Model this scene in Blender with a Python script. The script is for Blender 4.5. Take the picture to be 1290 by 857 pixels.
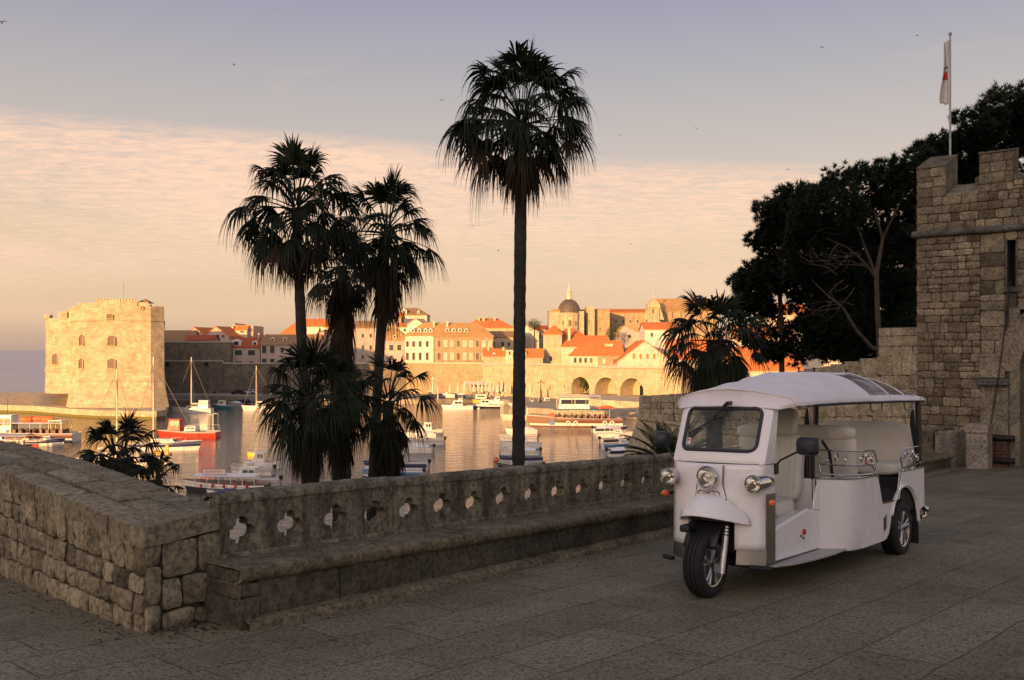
import bpy, bmesh, math, random
import numpy as np
from mathutils import Vector, Matrix, noise
for _o in list(bpy.data.objects): bpy.data.objects.remove(_o)
SC = bpy.context.scene
COL = SC.collection
R = math.radians
# ------------------------------------------------------------------ camera, sky, sun, exposure
FPX = 1200.0
cam_d = bpy.data.cameras.new("camera"); CAM = bpy.data.objects.new("camera", cam_d); COL.objects.link(CAM)
cam_d.sensor_width = 36.0; cam_d.lens = 36.0 * FPX / 1290.0
cam_d.shift_y = 12.5 / 1290.0
cam_d.clip_start = 0.1; cam_d.clip_end = 60000
CAM.location = (0, 0, 0); CAM.rotation_euler = (R(90), 0, 0)
SC.camera = CAM
SUN_AZ, SUN_EL = 25.0, 7.0
SUN_TRAVEL = Vector((math.sin(R(SUN_AZ)), math.cos(R(SUN_AZ)), -math.tan(R(SUN_EL)))).normalized()
sd = bpy.data.lights.new("sun", 'SUN'); sd.energy = 4.9; sd.angle = R(0.5); sd.color = (1.0, 0.52, 0.19)
so = bpy.data.objects.new("sun", sd); COL.objects.link(so); so.location = (-60, -120, 60)
so.rotation_mode = 'QUATERNION'; so.rotation_quaternion = SUN_TRAVEL.to_track_quat('-Z', 'Y')
SC.view_settings.view_transform = 'Standard'; SC.view_settings.look = 'None'
SC.view_settings.gamma = 1.0; SC.view_settings.exposure = 0.70
SC.view_settings.use_curve_mapping = False
SC.cycles.max_bounces = 6; SC.cycles.diffuse_bounces = 3; SC.cycles.transparent_max_bounces = 16
SC.cycles.use_denoising = True

class NT:
    """small node-tree helper"""
    def __init__(s, tree): s.t = tree; s.n = tree.nodes; s.l = tree.links
    def new(s, typ, **kw):
        nd = s.n.new(typ)
        for k, v in kw.items():
            if k.startswith('i_'):
                key = k[2:]; nd.inputs[int(key) if key.isdigit() else key.replace('_', ' ')].default_value = v
            else: setattr(nd, k, v)
        return nd
    def link(s, a, b): s.l.new(a, b)
    def math(s, op, a, b=None, clamp=False):
        nd = s.n.new('ShaderNodeMath'); nd.operation = op; nd.use_clamp = clamp
        for i, v in enumerate((a, b)):
            if v is None: continue
            if isinstance(v, (int, float)): nd.inputs[i].default_value = v
            else: s.l.new(v, nd.inputs[i])
        return nd.outputs[0]
    def ramp(s, fac, stops, interp='LINEAR'):
        nd = s.n.new('ShaderNodeValToRGB'); cr = nd.color_ramp; cr.interpolation = interp
        while len(cr.elements) < len(stops): cr.elements.new(0.5)
        for e, (p, c) in zip(cr.elements, stops):
            e.position = p; e.color = (c[0], c[1], c[2], 1) if not isinstance(c, (int, float)) else (c, c, c, 1)
        s.l.new(fac, nd.inputs[0]); return nd.outputs[0]
    def mix(s, fac, a, b, mode='MIX'):
        nd = s.n.new('ShaderNodeMix'); nd.data_type = 'RGBA'; nd.blend_type = mode
        for v, k in ((fac, 0), (a, 6), (b, 7)):
            if isinstance(v, (int, float)): nd.inputs[k].default_value = v
            elif isinstance(v, tuple): nd.inputs[k].default_value = (v[0], v[1], v[2], 1)
            else: s.l.new(v, nd.inputs[k])
        return nd.outputs[2]
    def noise(s, vec, scale, detail=4, rough=0.55, dist=0.0):
        nd = s.new('ShaderNodeTexNoise'); nd.inputs['Scale'].default_value = scale
        nd.inputs['Detail'].default_value = detail; nd.inputs['Roughness'].default_value = rough
        nd.inputs['Distortion'].default_value = dist
        if vec is not None: s.l.new(vec, nd.inputs['Vector'])
        return nd.outputs[0]
    def mapping(s, vec, scale=(1, 1, 1), rot=(0, 0, 0), loc=(0, 0, 0)):
        nd = s.new('ShaderNodeMapping'); nd.inputs['Scale'].default_value = scale
        nd.inputs['Rotation'].default_value = rot; nd.inputs['Location'].default_value = loc
        s.l.new(vec, nd.inputs['Vector']); return nd.outputs[0]

def srgb(r, g, b):
    f = lambda c: (c / 255 / 12.92) if c <= 10 else ((c / 255 + 0.055) / 1.055) ** 2.4
    return (f(r), f(g), f(b))

SKY_STRENGTH = 0.15
def make_world():
    w = bpy.data.worlds.new("World"); SC.world = w; w.use_nodes = True
    T = NT(w.node_tree); T.n.clear()
    out = T.new('ShaderNodeOutputWorld'); bg = T.new('ShaderNodeBackground'); bg.inputs[1].default_value = SKY_STRENGTH
    sky = T.new('ShaderNodeTexSky'); sky.sky_type = 'NISHITA'; sky.sun_disc = False
    sky.sun_elevation = R(SUN_EL); sky.sun_rotation = R(180 + SUN_AZ)
    sky.air_density = 1.0; sky.dust_density = 2.0; sky.ozone_density = 1.5
    geo = T.new('ShaderNodeTexCoord'); sep = T.new('ShaderNodeSeparateXYZ'); T.link(geo.outputs['Generated'], sep.inputs[0])
    x, y, z = sep.outputs
    # dawn tint of the air by height above the horizon (values are sky radiance / strength)
    k = 1.0 / SKY_STRENGTH
    S = lambda r, g, b: tuple(c * 0.5 for c in srgb(r, g, b))   # keeps the ramp inside 0..1
    up = T.math('MAXIMUM', z, 0.0)
    grad = T.ramp(up, [(0.0, S(190, 160, 144)), (0.035, S(224, 188, 154)), (0.12, S(224, 194, 162)), (0.19, S(200, 182, 170)),
                       (0.27, S(176, 168, 168)), (0.35, S(152, 147, 166)), (0.7, S(138, 136, 150)), (1.0, S(128, 130, 150))])
    grad = T.mix(1.0, grad, (2 * k, 2 * k, 2 * k), 'MULTIPLY')
    col = T.mix(0.86, sky.outputs[0], grad)
    # the air is brighter and warmer round the rising sun, behind the viewer
    dp = T.new('ShaderNodeVectorMath'); dp.operation = 'DOT_PRODUCT'; T.link(geo.outputs['Generated'], dp.inputs[0]); dp.inputs[1].default_value = tuple(-SUN_TRAVEL)
    glow = T.math('POWER', T.math('MAXIMUM', T.math('ADD', T.math('MULTIPLY', dp.outputs['Value'], 0.7), 0.3), 0.0), 2.0)
    col = T.mix(1.0, col, T.ramp(glow, [(0.0, (0.23, 0.23, 0.23)), (0.45, (0.36, 0.34, 0.33)), (1.0, (1.0, 0.86, 0.72))]), 'MULTIPLY')
    col = T.mix(1.0, col, (3.15, 3.15, 3.15), 'MULTIPLY')
    # high thin cloud sheet lit pink from below, on a flat layer overhead
    inv = T.math('DIVIDE', 1.0, T.math('MAXIMUM', T.math('ADD', z, 0.03), 0.02))
    comb = T.new('ShaderNodeCombineXYZ'); T.link(T.math('MULTIPLY', x, inv), comb.inputs[0]); T.link(T.math('MULTIPLY', y, inv), comb.inputs[1])
    big = T.noise(T.mapping(comb.outputs[0], (0.22, 0.16, 1), loc=(3.1, 1.7, 0)), 1.0, 5, 0.55, 0.5)
    fine = T.noise(T.mapping(comb.outputs[0], (7.0, 12.0, 1), rot=(0, 0, R(-18))), 1.0, 5, 0.65, 0.8)
    # the sheet's near edge: a sloping line across the sky
    az = T.math('DIVIDE', x, T.math('MAXIMUM', y, 0.05))
    lim = T.math('ADD', T.math('ADD', 0.204, T.math('MULTIPLY', az, -0.03)), T.math('MULTIPLY', T.math('MINIMUM', az, 0.0), -0.065))
    lim = T.math('ADD', lim, T.math('MULTIPLY', T.math('SUBTRACT', big, 0.5), 0.06))
    elev = T.math('DIVIDE', z, T.math('MAXIMUM', y, 0.05))
    edge = T.math('MULTIPLY', T.math('SUBTRACT', lim, elev), 42.0, True)
    low = T.math('MULTIPLY', T.math('SUBTRACT', elev, 0.015), 9.0, True)
    body = T.ramp(T.math('ADD', T.math('MULTIPLY', big, 0.62), T.math('MULTIPLY', fine, 0.62)), [(0.51, 0.0), (0.74, 1.0)])
    bodyv = T.math('MULTIPLY', body, 0.95)
    amt = T.math('MULTIPLY', T.math('MULTIPLY', edge, low), bodyv)
    wisp = T.ramp(T.noise(T.mapping(comb.outputs[0], (0.5, 1.6, 1), rot=(0, 0, R(12)), loc=(7, 2, 0)), 1.0, 5, 0.6, 0.8), [(0.66, 0.0), (0.82, 0.22)])
    amt = T.math('MAXIMUM', amt, T.math('MULTIPLY', wisp, T.math('MULTIPLY', low, 0.7)))
    cl = tuple(0.73 * c for c in srgb(242, 203, 175))
    col = T.mix(amt, col, (cl[0] * k, cl[1] * k, cl[2] * k))
    T.link(col, bg.inputs[0]); T.link(bg.outputs[0], out.inputs[0])
make_world()

# ------------------------------------------------------------------ helpers
def W(px, py, d):
    """world point seen at photo pixel px,py at distance d ahead"""
    return Vector(((px - 645) / FPX * d, d, (441 - py) / FPX * d))
GA, GB, G0 = 0.0026, -0.0448, -1.716
def gz(x, y): return G0 + GA * x + GB * y
U2 = Vector((0.64, 0.768, 0)).normalized()          # along the balustrade, away from the camera
NB = Vector((-U2.y, U2.x, 0))                       # towards the sea
BENCH0 = Vector((-1.95, 6.88, 0)); WALL0 = BENCH0 + NB * 0.5
SEA_Z = -15.0
def sea_d(py): return -SEA_Z * FPX / (py - 441)

def setp(o, label=None, cat=None, group=None, kind=None):
    for k, v in (('label', label), ('category', cat), ('group', group), ('kind', kind)):
        if v: o[k] = v
    return o
def thing(name, label, cat, loc=(0, 0, 0), rz=0.0, group=None):
    o = bpy.data.objects.new(name, None); COL.objects.link(o); o.empty_display_size = 0.3
    o.location = loc; o.rotation_euler = (0, 0, rz)
    return setp(o, label, cat, group)
def copy_tree(o, parent=None):
    c = o.copy(); COL.objects.link(c)
    if parent is not None: c.parent = parent
    for ch in list(o.children): copy_tree(ch, c)
    return c

class MB:
    """collects shapes and links them as ONE mesh object"""
    def __init__(s): s.v = []; s.f = []; s.m = []
    def add(s, vs, fs, m=0):
        b = len(s.v); s.v.extend([tuple(p) for p in vs]); s.f.extend([tuple(b + i for i in f) for f in fs]); s.m.extend([m] * len(fs)); return s
    def box(s, c, size, rot=None, m=0, taper=1.0):
        c = Vector(c); hx, hy, hz = size[0] / 2, size[1] / 2, size[2] / 2
        vs = []
        for z in (-1, 1):
            t = taper if z > 0 else 1.0
            for x, y in ((-1, -1), (1, -1), (1, 1), (-1, 1)): vs.append(Vector((x * hx * t, y * hy * t, z * hz)))
        if rot is not None:
            q = rot if isinstance(rot, Matrix) else Matrix.Rotation(rot, 3, 'Z')
            vs = [q @ p for p in vs]
        return s.add([p + c for p in vs], [(0, 3, 2, 1), (4, 5, 6, 7), (0, 1, 5, 4), (1, 2, 6, 5), (2, 3, 7, 6), (3, 0, 4, 7)], m)
    def hexa(s, p8, m=0):
        return s.add(p8, [(0, 3, 2, 1), (4, 5, 6, 7), (0, 1, 5, 4), (1, 2, 6, 5), (2, 3, 7, 6), (3, 0, 4, 7)], m)
    def prism(s, poly, vec, m=0):
        """closed extrusion of 3d polygon along vec"""
        n = len(poly); vec = Vector(vec); poly = [Vector(p) for p in poly]
        fs = [tuple(range(n - 1, -1, -1)), tuple(range(n, 2 * n))] + [(i, (i + 1) % n, n + (i + 1) % n, n + i) for i in range(n)]
        return s.add(poly + [p + vec for p in poly], fs, m)
    def tube(s, path, r, seg=8, m=0, closed=False, caps=True):
        path = [Vector(p) for p in path]; n = len(path); rs = r if isinstance(r, (list, tuple)) else [r] * n
        vs = []; prev = None
        for i, p in enumerate(path):
            if closed: t = path[(i + 1) % n] - path[i - 1]
            else: t = path[min(i + 1, n - 1)] - path[max(i - 1, 0)]
            if t.length < 1e-9: t = Vector((0, 0, 1))
            t.normalize()
            if prev is None: a = t.orthogonal().normalized()
            else:
                a = prev - t * prev.dot(t)
                a = a.normalized() if a.length > 1e-6 else t.orthogonal().normalized()
            prev = a; b = t.cross(a)
            for k in range(seg):
                an = 2 * math.pi * k / seg; vs.append(p + (a * math.cos(an) + b * math.sin(an)) * rs[i])
        fs = []
        for i in range(n if closed else n - 1):
            j = (i + 1) % n
            for k in range(seg): fs.append((i * seg + k, i * seg + (k + 1) % seg, j * seg + (k + 1) % seg, j * seg + k))
        if caps and not closed: fs += [tuple(range(seg - 1, -1, -1)), tuple(range((n - 1) * seg, n * seg))]
        return s.add(vs, fs, m)
    def lathe(s, prof, o=(0, 0, 0), axis=(0, 0, 1), seg=32, m=0, arc=None):
        ax = Vector(axis).normalized(); a = ax.orthogonal().normalized(); b = ax.cross(a); o = Vector(o); vs = []; n = len(prof)
        for k in range(seg):
            an = 2 * math.pi * k / seg; d = a * math.cos(an) + b * math.sin(an)
            for r, h in prof: vs.append(o + ax * h + d * r)
        fs = []
        for k in range(seg):
            k2 = (k + 1) % seg
            for i in range(n - 1): fs.append((k * n + i, k2 * n + i, k2 * n + i + 1, k * n + i + 1))
        return s.add(vs, fs, m)
    def grid(s, fn, nu, nv, m=0, skip=None):
        vs = [fn(i / nu, j / nv) for j in range(nv + 1) for i in range(nu + 1)]
        fs = [(j * (nu + 1) + i, j * (nu + 1) + i + 1, (j + 1) * (nu + 1) + i + 1, (j + 1) * (nu + 1) + i)
              for j in range(nv) for i in range(nu) if not (skip and skip(i, j))]
        return s.add(vs, fs, m)
    def build(s, name, mat, parent=None, smooth=False, rel=False, bevel=0.0, solid=0.0, weld=False, seg=2, off=-1.0, org=None, fixn=True):
        me = bpy.data.meshes.new(name)
        o3 = Vector((0, 0, 0))
        if rel and parent is not None: o3 = Vector(parent.location)
        if org is not None: o3 = Vector(org)
        me.from_pydata([(p[0] - o3.x, p[1] - o3.y, p[2] - o3.z) for p in s.v], [], s.f)
        for mm in (mat if isinstance(mat, (list, tuple)) else [mat]): me.materials.append(mm)
        if any(s.m): me.polygons.foreach_set('material_index', s.m)
        if weld or fixn:
            bm = bmesh.new(); bm.from_mesh(me)
            if weld: bmesh.ops.remove_doubles(bm, verts=bm.verts, dist=1e-4)
            if fixn: bmesh.ops.recalc_face_normals(bm, faces=bm.faces)
            bm.to_mesh(me); bm.free()
        if smooth:
            me.polygons.foreach_set('use_smooth', [True] * len(me.polygons)); me.set_sharp_from_angle(angle=R(48))
        o = bpy.data.objects.new(name, me); COL.objects.link(o)
        if org is not None: o.location = o3
        if parent is not None: o.parent = parent
        if solid:
            md = o.modifiers.new('solid', 'SOLIDIFY'); md.thickness = solid; md.offset = off
        if bevel:
            md = o.modifiers.new('bevel', 'BEVEL'); md.width = bevel; md.segments = seg; md.limit_method = 'ANGLE'; md.angle_limit = R(35)
            if smooth is False and seg > 1: pass
        return o

def pierced(outer, holes, thick):
    """mesh data (verts, faces) of a flat panel with holes in the XY plane, thickness along Z (0..thick)"""
    cu = bpy.data.curves.new('tmp', 'CURVE'); cu.dimensions = '2D'; cu.fill_mode = 'BOTH'; cu.extrude = thick / 2
    for lp in [outer] + holes:
        sp = cu.splines.new('POLY'); sp.points.add(len(lp) - 1); sp.use_cyclic_u = True
        for q, p in zip(sp.points, lp): q.co = (p[0], p[1], 0, 1)
    ob = bpy.data.objects.new('tmp', cu); COL.objects.link(ob)
    dg = bpy.context.evaluated_depsgraph_get(); me = bpy.data.meshes.new_from_object(ob.evaluated_get(dg))
    vs = [Vector((v.co.x, v.co.y, v.co.z + thick / 2)) for v in me.vertices]; fs = [tuple(p.vertices) for p in me.polygons]
    bpy.data.objects.remove(ob); bpy.data.curves.remove(cu); bpy.data.meshes.remove(me)
    return vs, fs
def text_mesh(body, size, extrude=0.004):
    cu = bpy.data.curves.new('tmp', 'FONT'); cu.body = body; cu.size = size; cu.extrude = extrude; cu.align_x = 'CENTER'; cu.align_y = 'CENTER'
    ob = bpy.data.objects.new('tmp', cu); COL.objects.link(ob)
    dg = bpy.context.evaluated_depsgraph_get(); me = bpy.data.meshes.new_from_object(ob.evaluated_get(dg))
    vs = [Vector(v.co) for v in me.vertices]; fs = [tuple(p.vertices) for p in me.polygons]
    bpy.data.objects.remove(ob); bpy.data.curves.remove(cu); bpy.data.meshes.remove(me)
    return vs, fs
def frame_mat(o, ex, ey, ez):
    m = Matrix.Identity(4)
    for i, a in enumerate((ex, ey, ez)):
        for r in range(3): m[r][i] = a[r]
    for r in range(3): m[r][3] = o[r]
    return m
def rrect(w, h, r, n=6, cx=0, cy=0):
    pts = []
    for sx, sy, a0 in ((1, 1, 0), (-1, 1, 90), (-1, -1, 180), (1, -1, 270)):
        for i in range(n + 1):
            a = R(a0 + 90 * i / n); pts.append((cx + sx * (w / 2 - r) + r * math.cos(a), cy + sy * (h / 2 - r) + r * math.sin(a)))
    return pts
# ------------------------------------------------------------------ materials
MATS = {}
def newmat(name):
    m = bpy.data.materials.new(name); m.use_nodes = True; T = NT(m.node_tree); T.n.clear()
    out = T.new('ShaderNodeOutputMaterial'); p = T.new('ShaderNodeBsdfPrincipled'); T.link(p.outputs[0], out.inputs[0])
    MATS[name] = m; return m, T, p, out
def bumpit(T, p, h, strength, dist=0.02):
    b = T.new('ShaderNodeBump'); b.inputs['Strength'].default_value = strength; b.inputs['Distance'].default_value = dist
    T.link(h, b.inputs['Height']); T.link(b.outputs[0], p.inputs['Normal'])
def plain(name, col, rough=0.5, metal=0.0, var=0.10, scale=6.0, bump=0.0, bscale=40.0, coat=0.0, spec=0.5, dirt=0.0):
    m, T, p, out = newmat(name); tc = T.new('ShaderNodeTexCoord').outputs['Object']
    n = T.noise(tc, scale, 5, 0.6)
    lo = tuple(c * (1 - var * 1.4) for c in col); hi = tuple(min(1, c * (1 + var)) for c in col)
    c = T.ramp(n, [(0.3, lo), (0.7, hi)])
    if dirt:
        c = T.mix(T.math('MULTIPLY', T.ramp(T.noise(tc, scale * 0.45, 6, 0.7), [(0.5, 0.0), (0.72, 1.0)]), dirt), c, tuple(x * 0.35 for x in col))
    T.link(c, p.inputs['Base Color'])
    rr = T.ramp(T.noise(tc, scale * 2.3, 4), [(0.3, max(0.02, rough * 0.85)), (0.7, min(1, rough * 1.15))]); T.link(rr, p.inputs['Roughness'])
    p.inputs['Metallic'].default_value = metal; p.inputs['Coat Weight'].default_value = coat; p.inputs['Coat Roughness'].default_value = 0.12
    p.inputs['Specular IOR Level'].default_value = spec
    if bump: bumpit(T, p, T.noise(tc, bscale, 4), bump)
    return m
def stone_mat(name, cols, pit=30.0, bump=0.5, stain=0.5, streak=0.0, island=True, scale=1.0, rough=0.9, rust=0.0, cv=1.0):
    """stone whose blocks differ from one another, with pits and weather stains"""
    m, T, p, out = newmat(name); tc = T.new('ShaderNodeTexCoord').outputs['Object']
    if island: fac = T.new('ShaderNodeNewGeometry').outputs['Random Per Island']
    else: fac = T.noise(tc, 1.1 * scale, 3)
    cols = [(r * 1.0, g * .99, b * .95) for r, g, b in cols]
    n = len(cols); c = T.ramp(fac, [(i / (n - 1) if n > 1 else 0, cc) for i, cc in enumerate(cols)])
    n1 = T.noise(tc, 3.2 * scale, 7, 0.68); n2 = T.noise(tc, 22 * scale, 5, 0.7)
    c = T.mix(1.0, c, T.ramp(n1, [(0.28, 1 - .58 * cv), (0.48, 0.95), (0.70, 1 + .40 * cv)]), 'MULTIPLY')
    c = T.mix(0.85, c, T.ramp(n2, [(0.36, 0.34), (0.58, 1.30)]), 'MULTIPLY')
    if stain:
        s = T.ramp(T.noise(tc, 1.7 * scale, 8, 0.75, 0.4), [(0.52, 0.0), (0.68, 1.0)])
        c = T.mix(T.math('MULTIPLY', s, stain), c, (0.030, 0.027, 0.024))
    if rust:
        s = T.ramp(T.noise(T.mapping(tc, loc=(5, 3, 1)), 2.6 * scale, 6, 0.7), [(0.58, 0.0), (0.70, 1.0)])
        c = T.mix(T.math('MULTIPLY', s, rust), c, (0.10, 0.042, 0.025))
    if streak:
        s = T.ramp(T.noise(T.mapping(tc, (5.5 * scale, 5.5 * scale, 0.55 * scale)), 1.0, 6, 0.7), [(0.45, 0.0), (0.68, 1.0)])
        c = T.mix(T.math('MULTIPLY', s, streak), c, (0.022, 0.022, 0.021))
    v = T.new('ShaderNodeTexVoronoi'); v.inputs['Scale'].default_value = pit * scale; T.link(tc, v.inputs['Vector'])
    pv = T.ramp(v.outputs[0], [(0.0, 0.0), (0.28, 1.0)])
    spots = T.ramp(T.noise(tc, pit * 0.5 * scale, 3), [(0.45, 0.0), (0.6, 1.0)])
    pitm = T.math('MAXIMUM', pv, T.math('SUBTRACT', 1.0, spots))
    c = T.mix(1.0, c, T.ramp(pitm, [(0.0, 0.40), (1.0, 1.0)]), 'MULTIPLY')
    T.link(c, p.inputs['Base Color']); p.inputs['Roughness'].default_value = rough; p.inputs['Specular IOR Level'].default_value = 0.25
    h = T.math('ADD', T.math('MULTIPLY', n1, 0.8), T.math('ADD', T.math('MULTIPLY', n2, 0.4), T.math('MULTIPLY', pitm, 0.35)))
    bumpit(T, p, h, bump, 0.03 / scale if scale < 1 else 0.03)
    return m
def masonry(name, c1, c2, mortar, bw=0.8, bh=0.4, var=0.6, stain=0.3, bump=0.4, ang=0.0, msize=0.03):
    """coursed masonry for far walls, in wall metres"""
    m, T, p, out = newmat(name); tc = T.new('ShaderNodeTexCoord').outputs['Object']
    sp = T.new('ShaderNodeSeparateXYZ'); T.link(tc, sp.inputs[0]); cb = T.new('ShaderNodeCombineXYZ')
    T.link(T.math('ADD', sp.outputs[0], T.math('MULTIPLY', sp.outputs[1], 0.61)), cb.inputs[0]); T.link(sp.outputs[2], cb.inputs[1])
    b = T.new('ShaderNodeTexBrick'); T.link(cb.outputs[0], b.inputs['Vector'])
    b.inputs['Scale'].default_value = 1.0; b.inputs['Brick Width'].default_value = bw; b.inputs['Row Height'].default_value = bh
    b.inputs['Mortar Size'].default_value = msize; b.inputs['Mortar Smooth'].default_value = 0.3; b.inputs['Bias'].default_value = 0.0
    b.inputs['Color1'].default_value = (*c1, 1); b.inputs['Color2'].default_value = (*c2, 1); b.inputs['Mortar'].default_value = (*mortar, 1)
    n1 = T.noise(tc, 0.5, 7, 0.7); n2 = T.noise(tc, 0.12, 6, 0.65)
    c = T.mix(1.0, b.outputs[0], T.ramp(n1, [(0.3, 1 - var * 0.6), (0.7, 1 + var * 0.35)]), 'MULTIPLY')
    st = T.ramp(n2, [(0.5, 0.0), (0.7, 1.0)]); c = T.mix(T.math('MULTIPLY', st, stain), c, tuple(x * 0.42 for x in c1))
    sk = T.ramp(T.noise(T.mapping(tc, (0.7, 0.7, 0.06)), 1.0, 5, 0.7), [(0.52, 0.0), (0.72, 1.0)]); c = T.mix(T.math('MULTIPLY', sk, stain * 0.8), c, tuple(x * 0.5 for x in c1))
    T.link(c, p.inputs['Base Color']); p.inputs['Roughness'].default_value = 0.92; p.inputs['Specular IOR Level'].default_value = 0.2
    bumpit(T, p, T.math('SUBTRACT', n1, T.math('MULTIPLY', b.outputs[1], 0.6)), bump, 0.12)
    return m
def rooftile(name, c1, c2):
    m, T, p, out = newmat(name); tc = T.new('ShaderNodeTexCoord').outputs['Object']
    w = T.new('ShaderNodeTexWave'); w.wave_type = 'BANDS'; w.bands_direction = 'X'; w.inputs['Scale'].default_value = 1.3
    w.inputs['Distortion'].default_value = 1.2; w.inputs['Detail'].default_value = 3; T.link(tc, w.inputs['Vector'])
    n = T.noise(tc, 1.3, 6, 0.7); n2 = T.noise(tc, 0.22, 4, 0.6)
    c = T.mix(T.ramp(n, [(0.35, 0.0), (0.65, 1.0)]), c1, c2)
    c = T.mix(0.5, c, T.ramp(w.outputs[0], [(0.1, 0.62), (0.5, 1.1)]), 'MULTIPLY')
    c = T.mix(T.math('MULTIPLY', T.ramp(n2, [(0.5, 0.0), (0.7, 1.0)]), 0.45), c, tuple(x * 0.5 for x in c1))
    T.link(c, p.inputs['Base Color']); p.inputs['Roughness'].default_value = 0.9; p.inputs['Specular IOR Level'].default_value = 0.2
    bumpit(T, p, w.outputs[0], 0.5, 0.08)
    return m
# foreground stone
stone_mat('rubble', [(.11, .094, .060), (.27, .232, .155), (.17, .147, .10), (.34, .293, .20), (.21, .175, .11), (.295, .257, .178)], pit=34, bump=0.55, stain=0.75, rust=0.22)
stone_mat('coping', [(.16, .137, .092), (.245, .21, .145), (.19, .165, .112), (.275, .238, .168)], pit=46, bump=0.5, stain=0.35, cv=.55)
stone_mat('mortar', [(.055, .05, .043), (.085, .076, .064)], pit=50, bump=0.6, stain=0.4, island=False)
stone_mat('balustrade_stone', [(.15, .135, .096), (.205, .183, .13), (.17, .153, .11)], pit=40, bump=0.45, stain=0.45, streak=0.85, island=False)
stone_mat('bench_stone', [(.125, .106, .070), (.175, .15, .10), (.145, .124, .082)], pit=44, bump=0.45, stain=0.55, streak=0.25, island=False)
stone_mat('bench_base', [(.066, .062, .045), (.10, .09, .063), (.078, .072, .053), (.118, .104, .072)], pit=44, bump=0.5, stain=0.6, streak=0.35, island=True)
stone_mat('gate_stone', [(.115, .095, .066), (.235, .20, .142), (.16, .138, .10), (.28, .24, .17), (.10, .08, .056), (.21, .175, .12), (.13, .12, .092)], pit=30, bump=0.5, stain=0.5, rust=0.32)
stone_mat('gate_trim', [(.19, .168, .125), (.23, .205, .155), (.17, .15, .112)], pit=40, bump=0.35, stain=0.35, island=True)
stone_mat('gate_mortar', [(.06, .052, .042), (.10, .086, .068)], pit=50, bump=0.5, stain=0.4, island=False)
stone_mat('cornice_stone', [(.085, .085, .08), (.12, .115, .105)], pit=40, bump=0.4, stain=0.5, island=False)
stone_mat('bastion_stone', [(.30, .255, .175), (.42, .36, .255), (.35, .30, .21), (.46, .395, .28)], pit=24, bump=0.4, stain=0.35)
stone_mat('pier_stone', [(.25, .225, .19), (.28, .25, .21)], pit=40, bump=0.3, stain=0.3, island=True)
plain('dark_void', (.006, .006, .007), 0.9)
def paving():
    m, T, p, out = newmat('paving'); tc = T.new('ShaderNodeTexCoord').outputs['Object']
    v0 = T.mapping(tc, rot=(0, 0, -math.atan2(U2.y, U2.x) + R(4)))
    wob = T.noise(tc, 1.3, 3); wv = T.new('ShaderNodeVectorMath'); wv.operation = 'SCALE'; wv.inputs['Scale'].default_value = 0.05
    nz = T.new('ShaderNodeTexNoise'); nz.inputs['Scale'].default_value = 2.0; T.link(tc, nz.inputs['Vector']); T.link(nz.outputs[1], wv.inputs[0])
    va = T.new('ShaderNodeVectorMath'); va.operation = 'ADD'; T.link(v0, va.inputs[0]); T.link(wv.outputs[0], va.inputs[1])
    b = T.new('ShaderNodeTexBrick'); T.link(va.outputs[0], b.inputs['Vector']); b.offset = 0.37; b.offset_frequency = 2; b.squash = 1.35; b.squash_frequency = 3
    for k, val in (('Scale', 1.0), ('Brick Width', 1.1), ('Row Height', 0.55), ('Mortar Size', 0.007), ('Mortar Smooth', 0.4), ('Bias', -0.1)): b.inputs[k].default_value = val
    b.inputs['Color1'].default_value = (.160, .140, .090, 1); b.inputs['Color2'].default_value = (.200, .175, .112, 1); b.inputs['Mortar'].default_value = (.060, .051, .034, 1)
    # chiselled tooling: short dark gouges
    g1 = T.noise(T.mapping(tc, (40, 40, 40)), 1.0, 3, 0.6, 0.3); g2 = T.noise(tc, 85.0, 4, 0.65)
    gou = T.ramp(T.math('ADD', T.math('MULTIPLY', g1, 0.6), T.math('MULTIPLY', g2, 0.4)), [(0.42, 0.0), (0.50, 1.0)])
    lg = T.noise(tc, 0.7, 6, 0.65)
    c = T.mix(1.0, b.outputs[0], T.ramp(lg, [(0.3, 0.70), (0.5, 0.98), (0.7, 1.18)]), 'MULTIPLY')
    c = T.mix(1.0, c, T.ramp(gou, [(0.0, 0.38), (1.0, 1.12)]), 'MULTIPLY')
    dirt = T.ramp(T.noise(T.mapping(tc, loc=(2, 7, 0)), 0.9, 7, 0.75), [(0.56, 0.0), (0.70, 1.0)])
    c = T.mix(T.math('MULTIPLY', dirt, 0.4), c, (.055, .045, .036))
    cr = T.new('ShaderNodeTexVoronoi'); cr.feature = 'DISTANCE_TO_EDGE'; cr.inputs['Scale'].default_value = 0.8; T.link(T.mapping(va.outputs[0], loc=(3, 1, 0)), cr.inputs['Vector'])
    crk = T.math('MULTIPLY', T.ramp(cr.outputs[0], [(0.0, 1.0), (0.008, 0.0)]), T.ramp(T.noise(tc, 0.8, 2), [(0.5, 0.0), (0.6, 1.0)]))
    c = T.mix(T.math('MULTIPLY', crk, 0.55), c, (.04, .035, .03))
    T.link(c, p.inputs['Base Color'])
    T.link(T.ramp(T.noise(tc, 2.0, 5), [(0.3, 0.55), (0.7, 0.85)]), p.inputs['Roughness']); p.inputs['Specular IOR Level'].default_value = 0.35
    h = T.math('SUBTRACT', T.math('ADD', T.math('MULTIPLY', gou, 0.35), T.math('MULTIPLY', lg, 0.5)), T.math('MULTIPLY', b.outputs[1], 0.9))
    bumpit(T, p, h, 0.55, 0.02)
paving()
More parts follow.
